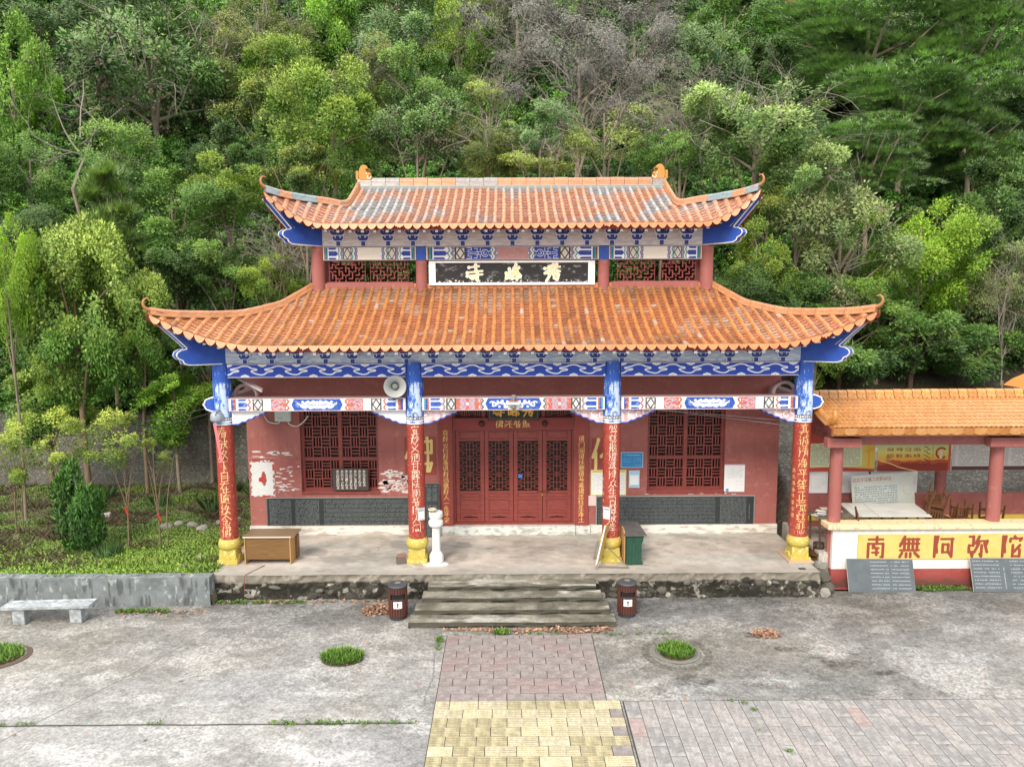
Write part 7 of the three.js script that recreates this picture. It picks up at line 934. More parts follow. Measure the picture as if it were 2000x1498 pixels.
const SPEC = {
  maple: { ...C([0.045, 0.1, 0.02], [0.1, 0.17, 0.035], [0.25, 0.26, 0.07]), young: 0.75, cone: 1, len: 0.066, wid: 0.55, sprays: 3000, lobes: 34 },
  lime: { ...C([0.085, 0.15, 0.012], [0.14, 0.22, 0.02], [0.24, 0.3, 0.035]), young: 0.8, len: 0.075, lobes: 26, sprays: 2200, spread: 1 },
  fresh: { ...C([0.06, 0.13, 0.015], [0.1, 0.19, 0.022], [0.19, 0.27, 0.04]), young: 0.7, len: 0.1, sprays: 1700 },
  mid: { ...C([0.036, 0.08, 0.016], [0.072, 0.135, 0.028], [0.17, 0.22, 0.05]), young: 0.55 },
  dark: { ...C([0.022, 0.05, 0.014], [0.042, 0.08, 0.02], [0.1, 0.145, 0.035]), young: 0.5, len: 0.09 },
  darkleaf: { ...C([0.018, 0.05, 0.014], [0.04, 0.085, 0.02], [0.13, 0.18, 0.035]), young: 0.5, len: 0.12, droop: 0.45, wid: 0.36, sprays: 1300 },
  darkgold: { ...C([0.02, 0.052, 0.014], [0.045, 0.09, 0.02], [0.24, 0.22, 0.045]), young: 0.75, len: 0.085 },
  olive: { ...C([0.06, 0.085, 0.026], [0.11, 0.13, 0.04], [0.24, 0.22, 0.07]), young: 0.7, len: 0.07, sprays: 1500, twig: 1 },
  yellow: { ...C([0.05, 0.095, 0.015], [0.09, 0.145, 0.02], [0.26, 0.28, 0.04]), young: 0.7, len: 0.08 },
  greygreen: { ...C([0.04, 0.085, 0.04], [0.08, 0.13, 0.065], [0.19, 0.23, 0.11]), young: 0.6, len: 0.1, wid: 0.32, droop: 0.45 },
  silver: { ...C([0.055, 0.1, 0.035], [0.11, 0.165, 0.06], [0.28, 0.31, 0.14]), young: 0.75, len: 0.085, sprays: 2200, lobes: 30, twig: 1 },
  leafdead: { ...C([0.04, 0.085, 0.03], [0.08, 0.13, 0.045], [0.16, 0.22, 0.08]), young: 0.5, len: 0.095, dead: 0.16, sprays: 1400, twig: 1 },
  greybrown: { ...C([0.05, 0.08, 0.035], [0.1, 0.13, 0.055], [0.22, 0.22, 0.11]), young: 0.6, len: 0.085, dead: 0.09, sprays: 1700, twig: 1 },
  blossom: { ...C([0.02, 0.05, 0.018], [0.045, 0.085, 0.025], [0.5, 0.5, 0.42]), young: 0.35, len: 0.075 },
  pale: { ...C([0.1, 0.13, 0.04], [0.18, 0.2, 0.06], [0.34, 0.34, 0.12]), young: 0.6, len: 0.075, sprays: 800, lobes: 16, twig: 1 },
  vine: { ...C([0.07, 0.068, 0.055], [0.115, 0.108, 0.09], [0.17, 0.16, 0.14]), brown: 1, young: 0.5, len: 0.075, droop: 0.9, wid: 0.3, sprays: 640, gap: 0.44, twig: 2 },
  tangle: { brown: 1, ...C([0.05, 0.055, 0.03], [0.085, 0.08, 0.055], [0.14, 0.125, 0.095]), young: 0.4, len: 0.075, droop: 0.8, wid: 0.34, sprays: 420, twig: 3 },
  rust: { brown: 1, ...C([0.2, 0.075, 0.04], [0.27, 0.11, 0.06], [0.33, 0.17, 0.1]), young: 0.5, len: 0.09, droop: 0.6, sprays: 900 },
  sapling: { ...C([0.06, 0.1, 0.02], [0.12, 0.16, 0.03], [0.3, 0.29, 0.07]), young: 0.75, len: 0.11, sprays: 330, lobes: 14, leaves: 7 },
  saplingbare: { ...C([0.06, 0.1, 0.02], [0.12, 0.16, 0.03], [0.26, 0.25, 0.07]), young: 0.75, len: 0.11, sprays: 90, lobes: 9, leaves: 6 },
  shrub: { ...C([0.016, 0.05, 0.012], [0.035, 0.085, 0.018], [0.11, 0.2, 0.035]), gap: 0.25, young: 0.45, len: 0.24, wid: 0.36, sprays: 640, lobes: 18, leaves: 6, droop: 0.1 },
};
const crowns = new Map();
function crownOf(kind, v) { if (!['mid', 'dark', 'yellow', 'vine', 'pineflat', 'maple', 'darkleaf'].includes(kind)) v = 0;
  const key = kind + v; if (crowns.has(key)) return crowns.get(key);
  let g;
  if (kind === 'pine') g = pineCrown({ seed: 31, boughs: 26, tufts: 62, needles: 12, len: 0.17, wid: 0.011, thick: 0.16, cone: true, candle: true, c1: [0.18, 0.31, 0.06], c2: [0.34, 0.5, 0.12] });
  else if (kind === 'pineflat') g = pineCrown({ seed: 40 + v, boughs: 32, tufts: 130, needles: 10, len: 0.13, wid: 0.0085, thick: 0.3, cone: false, c1: [0.11, 0.23, 0.045], c2: [0.27, 0.46, 0.1] });
  else g = crown({ seed: 11 + v * 97 + kind.length * 13 + kind.charCodeAt(0), ...SPEC[kind] });
  crowns.set(key, g); return g;
}
const shell = (n, len, r) => (R) => { const o = []; for (let k = 0; k < n; k++) { const d = rdir(R); d[1] = Math.abs(d[1]) * 0.9 - 0.1; o.push([[d[0] * 0.15, -0.5 + R() * 0.6, d[2] * 0.15], d, len, r]); } return o; };
const TW = { 1: twigs({ seed: 3, wob: 0.35, up: 0.6, depth: 3, fork: 0.5, roots: shell(16, 0.95, 0.014) }), 2: twigs({ seed: 5, wob: 0.55, up: -0.2, depth: 3, fork: 0.62, roots: shell(34, 0.9, 0.01) }), 3: twigs({ seed: 8, wob: 0.7, up: -0.5, depth: 3, fork: 0.66, roots: shell(46, 0.9, 0.008) }) };
const bareG = [twigs({ seed: 15, wob: 0.2, up: 0.9, depth: 5, fork: 0.62, roots: () => [[[0, -1, 0], [0.1, 1, 0], 0.9, 0.026], [[0.0, -0.6, 0], [-0.6, 0.8, 0.1], 1.1, 0.018], [[0.0, -0.5, 0], [0.6, 0.8, -0.1], 1.0, 0.016], [[0.0, -0.3, 0], [-0.4, 0.9, 0.2], 0.9, 0.014], [[0.0, -0.4, 0], [0.7, 0.7, 0.2], 0.8, 0.012]] }), twigs({ seed: 25, wob: 0.22, up: 0.7, depth: 5, fork: 0.6, roots: () => [[[-0.3, -1.2, 0], [0.3, 1, 0], 1.2, 0.026], [[-0.15, -0.6, 0], [-0.7, 0.5, 0.1], 0.9, 0.016], [[-0.1, -0.5, 0], [0.7, 0.6, -0.1], 0.9, 0.016], [[-0.1, -0.4, 0], [0.1, 0.9, -0.1], 1.0, 0.016]] })];
const TREES = [
  [-13.5,6.8,-5.0,2.0,3.0,'maple','tall yellow green tree with a pointed crown at the back of the lawn'],
  [-14.6,7.9,-3.5,0.8,1.9,'lime','lime yellow tree cut off by the left edge above the lawn'],
  [-28.9,19.5,-26.7,2.2,4.0,'fresh','fresh bright green tree at the left edge near the top'],
  [-22.1,13.2,-17.0,1.8,1.7,'mid','small mid green tree below the bright tree at the left edge'],
  [-14.3,9.8,-8.5,1.7,2.0,'pine','young pine with upright needle tufts left of the upper eave'],
  [-15.4,14.0,-9.6,2.1,2.3,'bare','grey leafless tree with forked branches on the left slope'],
  [-20.3,19.1,-26.2,4.0,4.0,'leafdead','grey green tree with withered brown leaves left of the hill centre'],
  [-33.5,27.0,-39.3,4.4,3.2,'dark','dark green tree in the top left corner beside a thick trunk'],
  [-25.2,27.0,-39.3,4.4,3.4,'mid','mid green tree at the top between two yellowish trees on the left'],
  [-18.6,22.1,-30.7,3.0,3.0,'olive','olive yellow tree of the upper left slope with airy twigs'],
  [-17.7,26.2,-37.2,3.6,3.1,'olive','tall olive tree at the top left of centre'],
  [-14.0,28.0,-41.4,2.9,4.5,'fresh','fresh lime green tree near the top above the left ridge ornament'],
  [-7.4,14.1,-13.0,2.4,2.6,'yellow','large rounded yellow green tree behind the left end of the top ridge'],
  [-12.9,16.3,-21.6,2.1,2.1,'darkgold','dark green tree with golden tips left of the large rounded tree'],
  [-13.5,14.0,-17.9,2.0,1.7,'dark','dark green tree in the gap left of the large rounded tree'],
  [-12.3,10.3,-9.5,2.1,1.6,'mid','mid green bushy tree left of the upper roof corner'],
  [-10.8,11.3,-10.5,1.6,1.2,'yellow','low yellow green tree just left of the upper roof corner'],
  [-7.5,11.5,-9.2,1.5,1.1,'darkgold','dark gold tipped bush directly behind the upper left eave'],
  [-8.3,9.1,-9.5,1.6,1.4,'tangle','grey brown tangle of dry vines beside the upper left eave'],
  [-10.2,8.2,-8.5,1.6,1.1,'mid','green bush above the left part of the lower roof'],
  [-12.1,8.4,-9.0,1.7,1.4,'dark','dark green tree above the lower left roof tip'],
  [-8.5,7.9,-8.0,1.1,0.8,'yellow','yellow green bush between the dry tangle and the lower roof'],
  [-10.6,5.3,-7.5,1.3,1.2,'blossom','dark bush dotted with white blossom left of the blue corner pillar'],
  [-11.3,3.7,-6.5,1.4,1.1,'fresh','fresh green bush left of the painted beam end'],
  [-15.0,3.9,-5.5,1.6,1.5,'maple','thin green tree with pale stems on the left of the lawn'],
  [-12.3,6.3,-6.3,1.3,1.9,'maple','green tree under the lower left roof tip'],
  [-17.0,9.6,-8.5,1.5,1.1,'dark','dark tree behind the pointed yellow green tree'],
  [-7.4,26.5,-39.3,4.4,3.4,'greygreen','grey green tree with drooping foliage at the top above the ridge'],
  [-8.7,20.7,-29.0,2.4,2.3,'olive','olive green tree right of the large rounded tree'],
  [-5.1,19.4,-27.5,2.8,2.4,'mid','mid green tree in the middle of the slope above the ridge'],
  [-3.4,13.2,-10.5,1.7,1.4,'leafdead','grey green tree hung with withered pinkish leaves above the ridge'],
  [-3.4,24.5,-35.2,2.6,3.0,'yellow','yellow green tree left of the grey vine thicket at the top'],
  [0.5,24.6,-35.7,4.1,3.7,'vine','grey vine covered tree at the top left of the thicket'],
  [3.0,17.0,-18.0,3.2,2.8,'vine','large grey brown vine covered tree in the centre of the slope'],
  [7.9,22.1,-31.0,3.7,3.2,'vine','grey vine covered tree right of the centre at the top'],
  [6.9,14.8,-13.0,1.8,2.0,'tangle','dark grey tangle of dry branches behind the right ridge ornament'],
  [-0.9,17.1,-19.0,1.5,1.2,'pale','pale yellow bush draped over the vine thicket on its left'],
  [-0.9,12.7,-10.0,1.7,1.2,'olive','olive bush just above the middle of the top ridge'],
  [1.2,13.1,-10.5,1.6,1.2,'greygreen','grey green bush above the right half of the top ridge'],
  [3.3,13.2,-10.0,1.9,1.5,'pale','pale yellow green shrub with arching shoots left of the right ridge ornament'],
  [1.1,12.1,-9.0,1.7,0.8,'pale','low pale yellow shrub touching the top ridge right of its middle'],
  [5.4,12.3,-9.3,1.1,0.9,'mid','green bush behind the right ridge ornament'],
  [15.8,26.1,-38.1,3.3,3.1,'mid','mid green tree at the top right of the vine thicket'],
  [12.2,21.5,-31.1,2.6,2.6,'greygreen','grey green tree between the vine thicket and the pines'],
  [22.4,29.3,-43.2,2.1,1.5,'rust','small tree with rust brown leaves at the top right'],
  [17.0,22.6,-32.7,2.5,2.1,'dark','dark green tree under the rust brown tree'],
  [9.2,13.3,-10.5,2.8,2.0,'silver','large pale silvery green tree right of the upper roof corner'],
  [10.5,11.4,-9.5,1.7,1.3,'silver','silvery green tree behind the upper right roof tip'],
  [19.2,20.4,-23.0,4.8,2.3,'pineflat','broad bright pine with layered branches at the top right'],
  [24.0,20.6,-22.0,3.6,2.5,'pineflat','broad pine cut off by the top right corner'],
  [18.9,20.9,-26.0,2.9,1.8,'pineflat','bright green pine left of the broad layered pine'],
  [17.4,15.4,-16.0,3.1,1.8,'pineflat','bright pine with long flat branches above the lime tree'],
  [21.2,15.1,-17.0,2.7,1.9,'pineflat','dull green pine at the right above the dark trees'],
  [14.2,12.8,-12.0,2.1,1.2,'pineflat','low pine spray between the silvery tree and the lime tree'],
  [18.1,18.2,-25.4,2.7,1.8,'dark','dark shrubby tree behind the layered pines'],
  [14.8,8.6,-9.0,2.0,2.2,'lime','round lime green tree above the right pavilion roof'],
  [11.6,8.6,-8.5,2.3,2.1,'greybrown','grey green tree with a brown withered patch left of the lime tree'],
  [8.6,8.3,-8.0,1.4,1.4,'yellow','yellow green tree right of the upper right corner beam'],
  [9.4,10.2,-9.5,1.4,1.1,'darkgold','dark golden tipped bush under the upper right eave tip'],
  [7.6,7.5,-7.5,1.3,1.0,'dark','dark green bush behind the right end of the lower roof ridge'],
  [18.8,10.7,-11.0,1.9,2.2,'dark','tall dark green tree at the right edge beside the lime tree'],
  [17.6,7.5,-8.5,1.4,1.5,'greybrown','dull tree at the right edge over the pavilion roof'],
  [16.7,6.1,-7.0,1.0,1.9,'bare','bare grey sapling at the right edge behind the pavilion roof'],
  [13.7,5.8,-7.2,1.9,1.4,'darkleaf','dark broadleaf bush behind the pavilion ridge'],
  [11.0,5.5,-6.8,1.7,1.3,'darkleaf','dark glossy bush right of the blue corner beam'],
  [15.7,5.3,-7.0,1.4,1.1,'darkleaf','dark green bush near the right edge behind the pavilion ridge'],
  [9.9,6.8,-7.5,1.2,1.1,'darkleaf','dark leafy bush behind the lower right roof slope'],
  [12.8,6.8,-7.8,1.6,1.1,'mid','mid green bush below the lime tree'],
  [10.0,5.3,-6.3,1.0,1.0,'yellow','yellow green bush behind the blue right pillar'],
  [28.5,19.2,-26.2,2.5,2.5,'dark','dark tree at the right edge between the pines'],
  [10.4,29.6,-44.0,4.7,3.0,'vine','grey vine covered tree cut off by the top edge right of centre'],
  [-9.7,30.6,-44.4,4.3,2.6,'mid','green tree cut off by the top edge above the grey green tree'],
  [-1.4,30.2,-43.3,3.8,2.3,'olive','olive tree cut off by the top edge at the centre'],
  [19.3,29.7,-42.3,3.3,2.5,'pineflat','thin topped pine cut off by the top edge right of the thicket'],
  [-15.2,12.2,-11.0,1.8,1.6,'mid','mid green tree under the grey leafless tree'],
  [-14.0,21.0,-30.2,2.7,2.5,'yellow','yellow green tree above the dark golden tipped tree'],
  [-14.0,2.9,-2.2,0.8,0.8,'sapling','yellowish sapling with twin pale stems at the left end of the lawn'],
  [-12.5,3.3,-1.8,1.0,0.8,'sapling','small spreading yellow green tree behind the dark shrub'],
  [-10.2,3.6,-0.9,0.9,0.7,'sapling','young tree tied with a red ribbon beside the dark shrub'],
  [-9.4,3.2,-1.0,0.6,0.5,'saplingbare','thin sapling with few leaves and a red ribbon nearest the pillar'],
  [-11.4,1.7,-0.9,0.6,1.2,'shrub','tall dark glossy shrub standing on the lawn'],
];
TREES.forEach(([x, y, z, rx, ry, kind, label], n) => {
  const R = rng(500 + n), gyd = hillY(x, z), shrub = ry * 1.1 > y - gyd + 0.2 || kind === 'shrub', isBush = /bush|shrub/.test(label), t = thing(isBush ? 'bush' : kind.startsWith('pine') ? 'pine_tree' : kind === 'bare' ? 'bare_tree' : kind.startsWith('sapling') ? 'young_tree' : 'tree', label, isBush ? 'bush' : 'tree', [x, gyd - 0.05, z]);
  const h = Math.max(0.3, y - gyd), sap = kind.startsWith('sapling'), bark = sap || kind === 'maple' ? paleBark : kind === 'dark' || kind === 'darkleaf' ? darkBark : barkM, tr = sap ? 0.026 : clamp(rx * 0.055, 0.05, 0.24), lean = (R() - 0.5) * 0.25 * rx;
  // trunk and limbs
  const limbs = [taper([[0, -0.3, 0], [lean * 0.3, h * 0.4, (R() - 0.5) * 0.2], [lean * 0.7, h * 0.8, (R() - 0.5) * 0.2], [lean * 0.5, h + ry * 0.5, 0]], (q) => lerp(tr, tr * 0.3, q), 14, 7)];
  for (let k = 0; k < (sap ? 7 : 6); k++) { const a = k * 2.4 + R(), s = h * (sap ? 0.32 : 0.5) + k * 0.08 * h, e = [Math.cos(a) * rx * (0.5 + 0.3 * R()), h + ry * (R() * 0.9 - 0.2), Math.sin(a) * rx * (0.5 + 0.3 * R())]; limbs.push(taper([[lean * 0.5, s, 0], [e[0] * 0.5 + lean * 0.3, lerp(s, e[1], 0.6), e[2] * 0.5], e], (q) => lerp(tr * 0.55, tr * 0.12, q), 8, 5)); }
  if (sap && n % 2 === 1 || label.includes('twin')) limbs.push(taper([[0.25, -0.3, 0.1], [0.3, h * 0.5, 0.1], [0.5, h, 0]], (q) => lerp(tr * 0.8, tr * 0.3, q), 10, 6));
  const vary = Math.floor(R() * 2), rot = R() * 6.28;
  if (kind === 'bare') { const b = part(t, 'trunk', taper([[0, -0.3, 0], [0.02 * h, h * 0.3, 0], [n % 2 ? -0.3 * rx : 0, h - ry * (n % 2 ? 1.17 : 0.97), 0]], () => 0.026 * rx, 12, 7), barkM), c = part(t, 'branches', bareG[n % 2], std({ color: hex('#7f786e'), roughness: 0.95 })); c.position.y = h; c.scale.set(rx, ry, rx); return; }
  part(t, 'trunk', limbs, bark);
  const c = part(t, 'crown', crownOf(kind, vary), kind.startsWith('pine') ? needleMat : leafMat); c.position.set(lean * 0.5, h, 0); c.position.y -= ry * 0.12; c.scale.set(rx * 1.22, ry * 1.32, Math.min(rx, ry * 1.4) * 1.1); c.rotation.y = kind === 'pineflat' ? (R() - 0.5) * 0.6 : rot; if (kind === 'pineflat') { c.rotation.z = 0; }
  const tw = SPEC[kind]?.twig; if (tw) { const q = part(t, 'twigs', TW[tw], kind === 'vine' ? std({ color: hex('#7d766e'), roughness: 0.95 }) : twigMat); q.position.set(lean * 0.5, h, 0); q.scale.set(rx * 1.15, ry * 1.15, rx); q.rotation.y = rot * 0.7; }
});
// undergrowth that fills the slope between the trees: one mass
{
  const base = crown({ seed: 77, ...C([0.5, 0.5, 0.5], [0.9, 0.9, 0.9], [1.5, 1.35, 0.9]), young: 0.7, lobes: 9, sprays: 210, len: 0.2, leaves: 7, dead: 0 });
  const R = rng(900), M = [], col = []; const pal = [[0.034, 0.08, 0.016], [0.05, 0.115, 0.022], [0.07, 0.135, 0.026], [0.085, 0.15, 0.026], [0.028, 0.065, 0.015], [0.075, 0.1, 0.045], [0.055, 0.13, 0.024]];
  let tries = 0; while (M.length < 5200 && tries++ < 40000) { const z = -8.4 - Math.pow(R(), 1.2) * 58, x = (R() * 2 - 1) * (17 + (-z) * 0.75); if (z > bank0(x) - (x > 7 ? 4.6 : 1.0)) continue; const far = clamp((-z - 9) / 40), s = lerp(0.7, 1.5, far) * (0.7 + 0.9 * R()), y = hillY(x, z) + s * (0.25 + R() * 0.6); M.push(new THREE.Matrix4().compose(V3(x, y, z), new THREE.Quaternion().setFromEuler(new THREE.Euler(0, R() * 6.28, 0)), V3(s * 1.1, s * (0.8 + 0.6 * R()), s * 1.1))); col.push(new THREE.Color().setRGB(...tone(pal[(fbm(x * 0.12 + 9, z * 0.15, 2) * 9 + R() * 3 | 0) % 7], 0.8 + 0.5 * R()))); }
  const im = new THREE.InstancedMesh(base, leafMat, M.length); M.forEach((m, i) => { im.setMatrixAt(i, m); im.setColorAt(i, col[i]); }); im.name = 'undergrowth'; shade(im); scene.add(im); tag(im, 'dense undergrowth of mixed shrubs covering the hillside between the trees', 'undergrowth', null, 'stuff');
}
// lawn
function grassClump(seed, n, h, w, lean, cols) { const R = rng(seed), B = new LeafBuf(); for (let k = 0; k < n; k++) { const a = R() * 6.28, r = Math.sqrt(R()) * w, x = Math.cos(a) * r, z = Math.sin(a) * r, l = h * (0.5 + 0.7 * R()), dx = Math.cos(a) * lean * (0.4 + R()), dz = Math.sin(a) * lean * (0.4 + R()), L = Math.hypot(dx, 1, dz), b = rng(k + seed)(); B.leaf(x, 0, z, dx / L, 1 / L, dz / L, l, Math.max(0.012, l * 0.1), dx, 0.8, dz, tone(mix3(cols[0], cols[1], R()), 0.75 + 0.5 * R()), R); } return B.geo(); }
const weedG = (seed, n, w, s, cols) => { const R = rng(seed), B = new LeafBuf(); for (let k = 0; k < n; k++) { const a = R() * 6.28, r = Math.sqrt(R()) * w, d = rdir(R), y = R() * s; B.leaf(Math.cos(a) * r, y, Math.sin(a) * r, d[0] * 0.8, Math.abs(d[1]) * 0.5 + 0.12, d[2] * 0.8, 0.055 + 0.05 * R(), 0.035, 0, 1, 0, tone(mix3(cols[0], cols[1], R()), 0.7 + 0.6 * R()), R); } return B.geo(); };
const white = [[0.7, 0.7, 0.7], [1, 1, 1]];
function scatter(name, label, cat, geos, mat, spots) { // geos merged into one set of copies
  const im = new THREE.InstancedMesh(geos, mat, spots.length); spots.forEach(([x, y, z, s, ry, c], i) => { im.setMatrixAt(i, new THREE.Matrix4().compose(V3(x, y, z), new THREE.Quaternion().setFromEuler(new THREE.Euler(0, ry, 0)), Array.isArray(s) ? V3(...s) : V3(s, s, s))); im.setColorAt(i, new THREE.Color().setRGB(...c)); }); im.name = numbered(name); shade(im); scene.add(im); return tag(im, label, cat, null, 'stuff');
}
{
  const R = rng(333), sp = [], dry = [];
  while (sp.length < 10500) { const x = -7.45 - R() * 21, z = 0.9 - R() * 8.3; const dens = fbm(x * 0.7 + 4, z * 0.9, 4), near = sstep(-3.4, 0.4, z), q = sstep(0.38, 0.58, dens * 0.8 + near * 0.2); if (R() > q + 0.05) continue; const k = fbm(x * 1.7 + 30, z * 1.7, 3), c = mix3([0.17, 0.25, 0.06], [0.28, 0.44, 0.06], clamp(near * 0.8 + (k - 0.4) * 1.4)); sp.push([x, hillY(x, z) - 0.01, z, (0.6 + 0.9 * R()) * lerp(0.85, 1.15, near), R() * 6.28, mix3(c, [0.2, 0.24, 0.05], sstep(0.55, 0.7, k) * 0.5)]); }
  scatter('lawn_weeds', 'low green weeds and clover growing over the lawn behind the low wall', 'ground cover', weedG(4, 40, 0.17, 0.03, white), leafMat, sp);
  while (dry.length < 1500) { const x = -7.45 - R() * 20, z = 0.6 - R() * 8; if (fbm(x * 0.7 + 4, z * 0.9, 4) > 0.5) continue; dry.push([x, hillY(x, z), z, 0.6 + R(), R() * 6.28, mix3([0.2, 0.15, 0.08], [0.28, 0.24, 0.14], R())]); }
  scatter('dry_grass', 'dry straw and dead stems lying between the weeds on the lawn', 'dry grass', grassClump(6, 14, 0.2, 0.12, 1.6, white), leafMat, dry);
  const tuftG = grassClump(12, 140, 0.42, 0.2, 0.75, [[0.06, 0.13, 0.04], [0.13, 0.24, 0.07]]);
  for (const [x, z, s, lab] of [[-10.45, -0.35, 1.0, 'clump of long dark grass beside the dark glossy shrub'], [-9.3, -4.4, 1.3, 'clump of long grass in the middle of the lawn near the pillar'], [-11.3, -4.9, 1.1, 'clump of long grass further left in the middle of the lawn'], [-8.5, -6.2, 1.5, 'tall grass at the foot of the rock bank next to the hall'], [-9.6, -6.6, 1.3, 'tall grass at the foot of the rock bank left of the hall'], [-13.5, -5.8, 1.1, 'grass clump at the back of the lawn on the left']]) { const m = single('grass_tuft', tuftG, leafMat, lab, 'grass'); m.position.set(x, hillY(x, z) - 0.02, z); m.scale.setScalar(s); m.rotation.y = x; }
  // stones lying on the lawn
  const slab = ['pale stone lying by the foot of the dark shrub', 'pale stone right of the dark shrub', 'rounded stone in the middle of the lawn', 'flat stone behind the ribboned sapling', 'stone near the grass clump on the lawn', 'stone at the right of the lawn near the pillar', 'small stone by the long grass', 'flat pale stone towards the rock bank', 'broken stone before the rock bank', 'stone low on the lawn near the platform', 'grey stone beside the pillar foot', 'small stone on the left of the lawn'];
  [[-10.0, -2.6, 0.2], [-9.75, -2.9, 0.16], [-9.3, -2.8, 0.2], [-8.9, -2.5, 0.18], [-8.6, -3.0, 0.15], [-8.2, -3.3, 0.13], [-7.9, -4.0, 0.13], [-9.6, -4.9, 0.22], [-9.0, -6.9, 0.26], [-8.0, -0.2, 0.13], [-8.2, 0.4, 0.11], [-12.9, -3.8, 0.17]].forEach(([x, z, s], k) => { const m = single('lawn_stone', stoneG[k % 4], [stoneM[1], stoneM[3]][k % 2], slab[k], 'stone'); m.position.set(x, hillY(x, z) + s * 0.2, z); m.scale.set(s, s * 0.55, s * 0.8); m.rotation.y = k * 1.3; });
  const br = single('white_block', new RoundedBoxGeometry(0.34, 0.14, 0.16, 1, 0.01), std({ color: hex('#bdb6ae') }), 'pale hollow block lying on the lawn at the left', 'block'); br.position.set(-12.3, hillY(-12.3, -3.6) + 0.08, -3.6); br.rotation.y = 0.2;
  for (const [key, y, lab] of [['beside the dark shrub', 1.75, 'red ribbon tied round the young tree beside the dark shrub'], ['nearest the pillar', 1.55, 'red ribbon tied round the thin sapling nearest the pillar']]) { const [x, , z] = TREES.find((q) => q[6].includes('red ribbon') && q[6].includes(key)); const t = thing('red_ribbon', lab, 'ribbon', [x, y, z], 0), rm = std({ color: hex('#b52a1c'), roughness: 0.7, side: THREE.DoubleSide }); part(t, 'band', at(new THREE.TorusGeometry(0.036, 0.016, 6, 18), 0, 0, 0, 1.4, 0.3, 0), rm); part(t, 'tail', boxUV(at(extr([[-0.02, 0], [0.02, 0], [0.05, -0.2], [0.0, -0.22]], 0.006), 0.02, 0, 0.04, 0, 0, 0.25, 0.8, 0.8, 1).toNonIndexedSafe()), rm); }
}
// plants in the yard: tree pits, joints, wall foot
const greenW = [[0.09, 0.2, 0.02], [0.17, 0.32, 0.03]];
for (const [x, z, rx, rz, lab, rim] of [[-3.52, 3.72, 0.42, 0.3, 'round patch of bright grass in the yard left of the path', 0], [3.32, 3.52, 0.36, 0.34, 'round patch of grass in a ring of concrete right of the path', 1], [-10.75, 3.55, 0.6, 0.45, 'patch of grass and leaves in a ring cut off by the left edge', 1]]) {
  const t = thing('grass_pit', lab, 'grass patch', [x, gy(z), z]); if (rim) { part(t, 'rim', at(new THREE.TorusGeometry(1, 0.1, 8, 40), 0, 0.0, 0, Math.PI / 2, 0, 0, rx + 0.1, rz + 0.1, 0.16), std({ color: rim && x < 0 ? hex('#5b4a40') : hex('#6f6e66'), roughness: 0.95 })); }
  part(t, 'soil', at(new THREE.CylinderGeometry(1, 1, 0.02, 30), 0, 0.006, 0, 0, 0, 0, rx, 1, rz), std({ color: hex('#4a3d2c'), roughness: 1 }));
  const R = rng(Math.round(Math.abs(x) * 100)), B = new LeafBuf(); for (let k = 0; k < 1700; k++) { const a = R() * 6.28, r = Math.sqrt(R()), px = Math.cos(a) * r * rx * (0.9 + 0.2 * vn(a * 3, x)), pz = Math.sin(a) * r * rz * 0.95, d = rdir(R), l = (x > 0 ? 0.09 : 0.12) + 0.12 * R() * (1 - 0.4 * r), dead = R() < (x < -5 ? 0.4 : 0.1); B.leaf(px, dead ? 0.03 : 0.01, pz, d[0] * 0.6, dead ? 0.1 : 0.6 + R() * 0.4, d[2] * 0.6, dead ? 0.08 : l, dead ? 0.05 : 0.022, d[0] * 0.3, 1, d[2] * 0.3, dead ? tone([0.3, 0.17, 0.1], 0.6 + R() * 0.8) : tone(mix3(greenW[0], greenW[1], R()), 0.6 + 0.7 * R()), R); }
  part(t, 'grass_blades', B.geo(), leafMat).userData.kind = 'stuff';
}
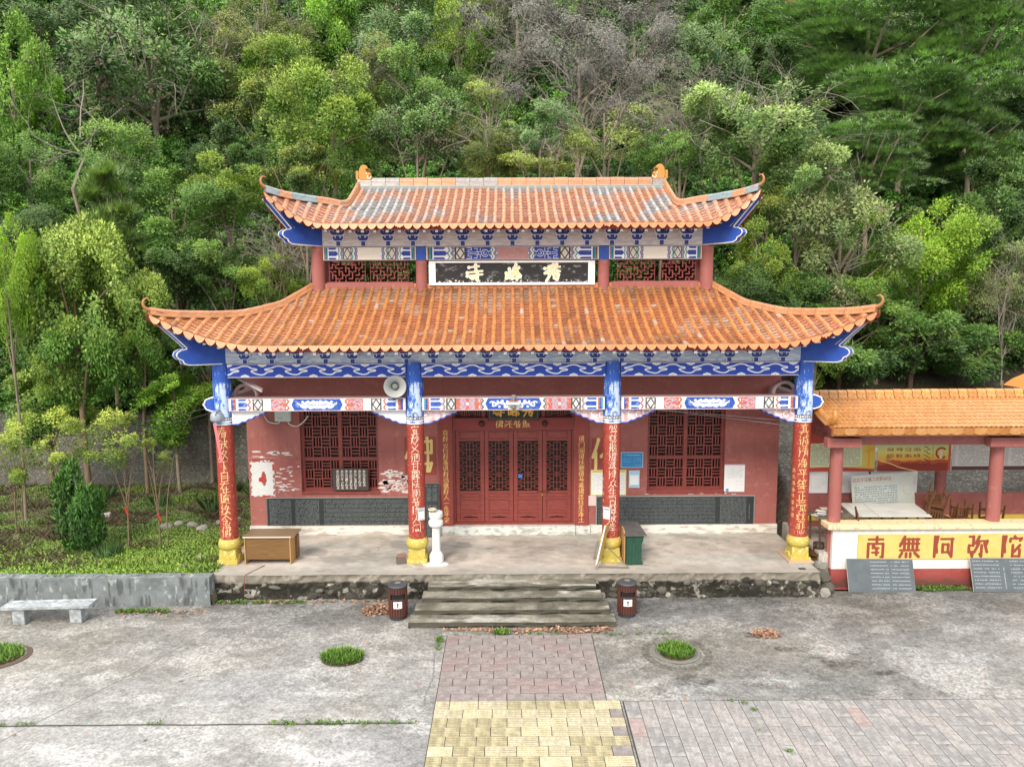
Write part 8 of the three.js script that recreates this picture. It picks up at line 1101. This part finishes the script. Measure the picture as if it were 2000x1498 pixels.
{
  const R = rng(71), sp = [], add = (x, z, s) => sp.push([x, gy(z), z, s, R() * 6.28, tone([0.12, 0.23, 0.035], 0.7 + 0.7 * R())]);
  for (let k = 0; k < 150; k++) { const x = -15.5 + R() * 13.9; if (fbm(x * 0.9, 4, 3) > 0.47) add(x, 5.9 + (R() - 0.5) * 0.05 + (x + 9 < 0 ? 0.03 : 0), 0.35 + 0.5 * R()); }
  for (let k = 0; k < 12; k++) { add(-1.62 + (R() - 0.5) * 0.06, 2.8 + R() * 0.6, 0.5 + R() * 0.4); add(1.9 + R() * 1.6, 2.74 + (R() - 0.5) * 0.08, 0.4 + R() * 0.4); add(-1.4 + R() * 2.8, 2.72, 0.3 + R() * 0.4); }
  for (let k = 0; k < 34; k++) { const a = R() * 6.28, r = R() * 0.16; add(-0.3 + Math.cos(a) * r, 2.68 + Math.sin(a) * r * 0.4, 0.5 + R() * 0.9); }
  for (let k = 0; k < 60; k++) add(-9.3 + R() * 1.2, 1.5 + R() * 0.08, 0.5 + 0.6 * R()); for (let k = 0; k < 60; k++) add(-7.2 + R() * 2.2, 1.03 + R() * 0.12, 0.4 + 0.5 * R()); for (let k = 0; k < 90; k++) add(9.95 + R() * 1.3, 0.42 + R() * 0.2, 0.5 + 0.6 * R());
  for (const [x, z, n] of [[3.9, 5.28, 3], [4.15, 5.38, 4], [4.25, 5.6, 4], [4.45, 6.75, 5], [4.1, 6.2, 2]]) for (let k = 0; k < n; k++) add(x + (R() - 0.5) * 0.06, z + (R() - 0.5) * 0.06, 0.3 + 0.3 * R());
  scatter('joint_weeds', 'small weeds and moss growing in the joints of the yard', 'weeds', weedG(9, 16, 0.1, 0.05, white), leafMat, sp);
}
// fallen leaves
function litter(name, label, fn, n, seed) { const R = rng(seed), B = new LeafBuf(); for (let k = 0; k < n; k++) { const [x, z, up] = fn(R), d = rdir(R), y = gy(z) + 0.008 + up * R(); B.leaf(x, y, z, d[0], d[1] * 0.35 + 0.06, d[2], 0.07 + 0.05 * R(), 0.05 + 0.02 * R(), d[2] * 0.3, 1, d[0] * 0.3, tone(mix3([0.24, 0.12, 0.07], [0.42, 0.27, 0.18], R()), 0.6 + 0.7 * R()), R); } const m = single(name, B.geo(), std({ vertexColors: true, roughness: 0.8, side: THREE.DoubleSide }), label, 'leaves'); m.userData.kind = 'stuff'; return m; }
const disc = (cx, cz, rx, rz, h) => (R) => { const a = R() * 6.28, r = Math.sqrt(R()); return [cx + Math.cos(a) * r * rx, cz + Math.sin(a) * r * rz, h * (1 - r * r)]; };
litter('leaf_pile', 'heap of brown fallen leaves left of the left litter bin', disc(-3.2, 1.55, 0.36, 0.26, 0.14), 420, 1);
litter('leaf_pile', 'small heap of brown leaves on the dark stained concrete at the right', disc(5.42, 2.78, 0.3, 0.2, 0.07), 300, 2);
litter('leaf_drift', 'drift of brown leaves along the foot of the lowest step', (R) => { const x = -1.55 + Math.pow(R(), 0.8) * 3.7, w = sstep(0.3, 0.6, fbm(x * 1.6, 3, 3)); return [x, 2.5 + R() * 0.2 * w, 0.05 * w]; }, 620, 3);
litter('leaf_drift', 'thin line of leaves along the foot of the platform left of the steps', (R) => [-7 + R() * 4.6, 1.02 + R() * R() * 0.18, 0.02], 170, 4);
litter('leaf_drift', 'thin line of leaves along the foot of the low grey wall', (R) => [-9.2 + R() * 2, 1.52 + R() * R() * 0.3, 0.02], 90, 5);
litter('scattered_leaves', 'single brown leaves scattered over the concrete yard', (R) => [-11 + R() * 22, 1.2 + R() * 6.5, 0], 120, 6);
renderer.render(scene, camera);
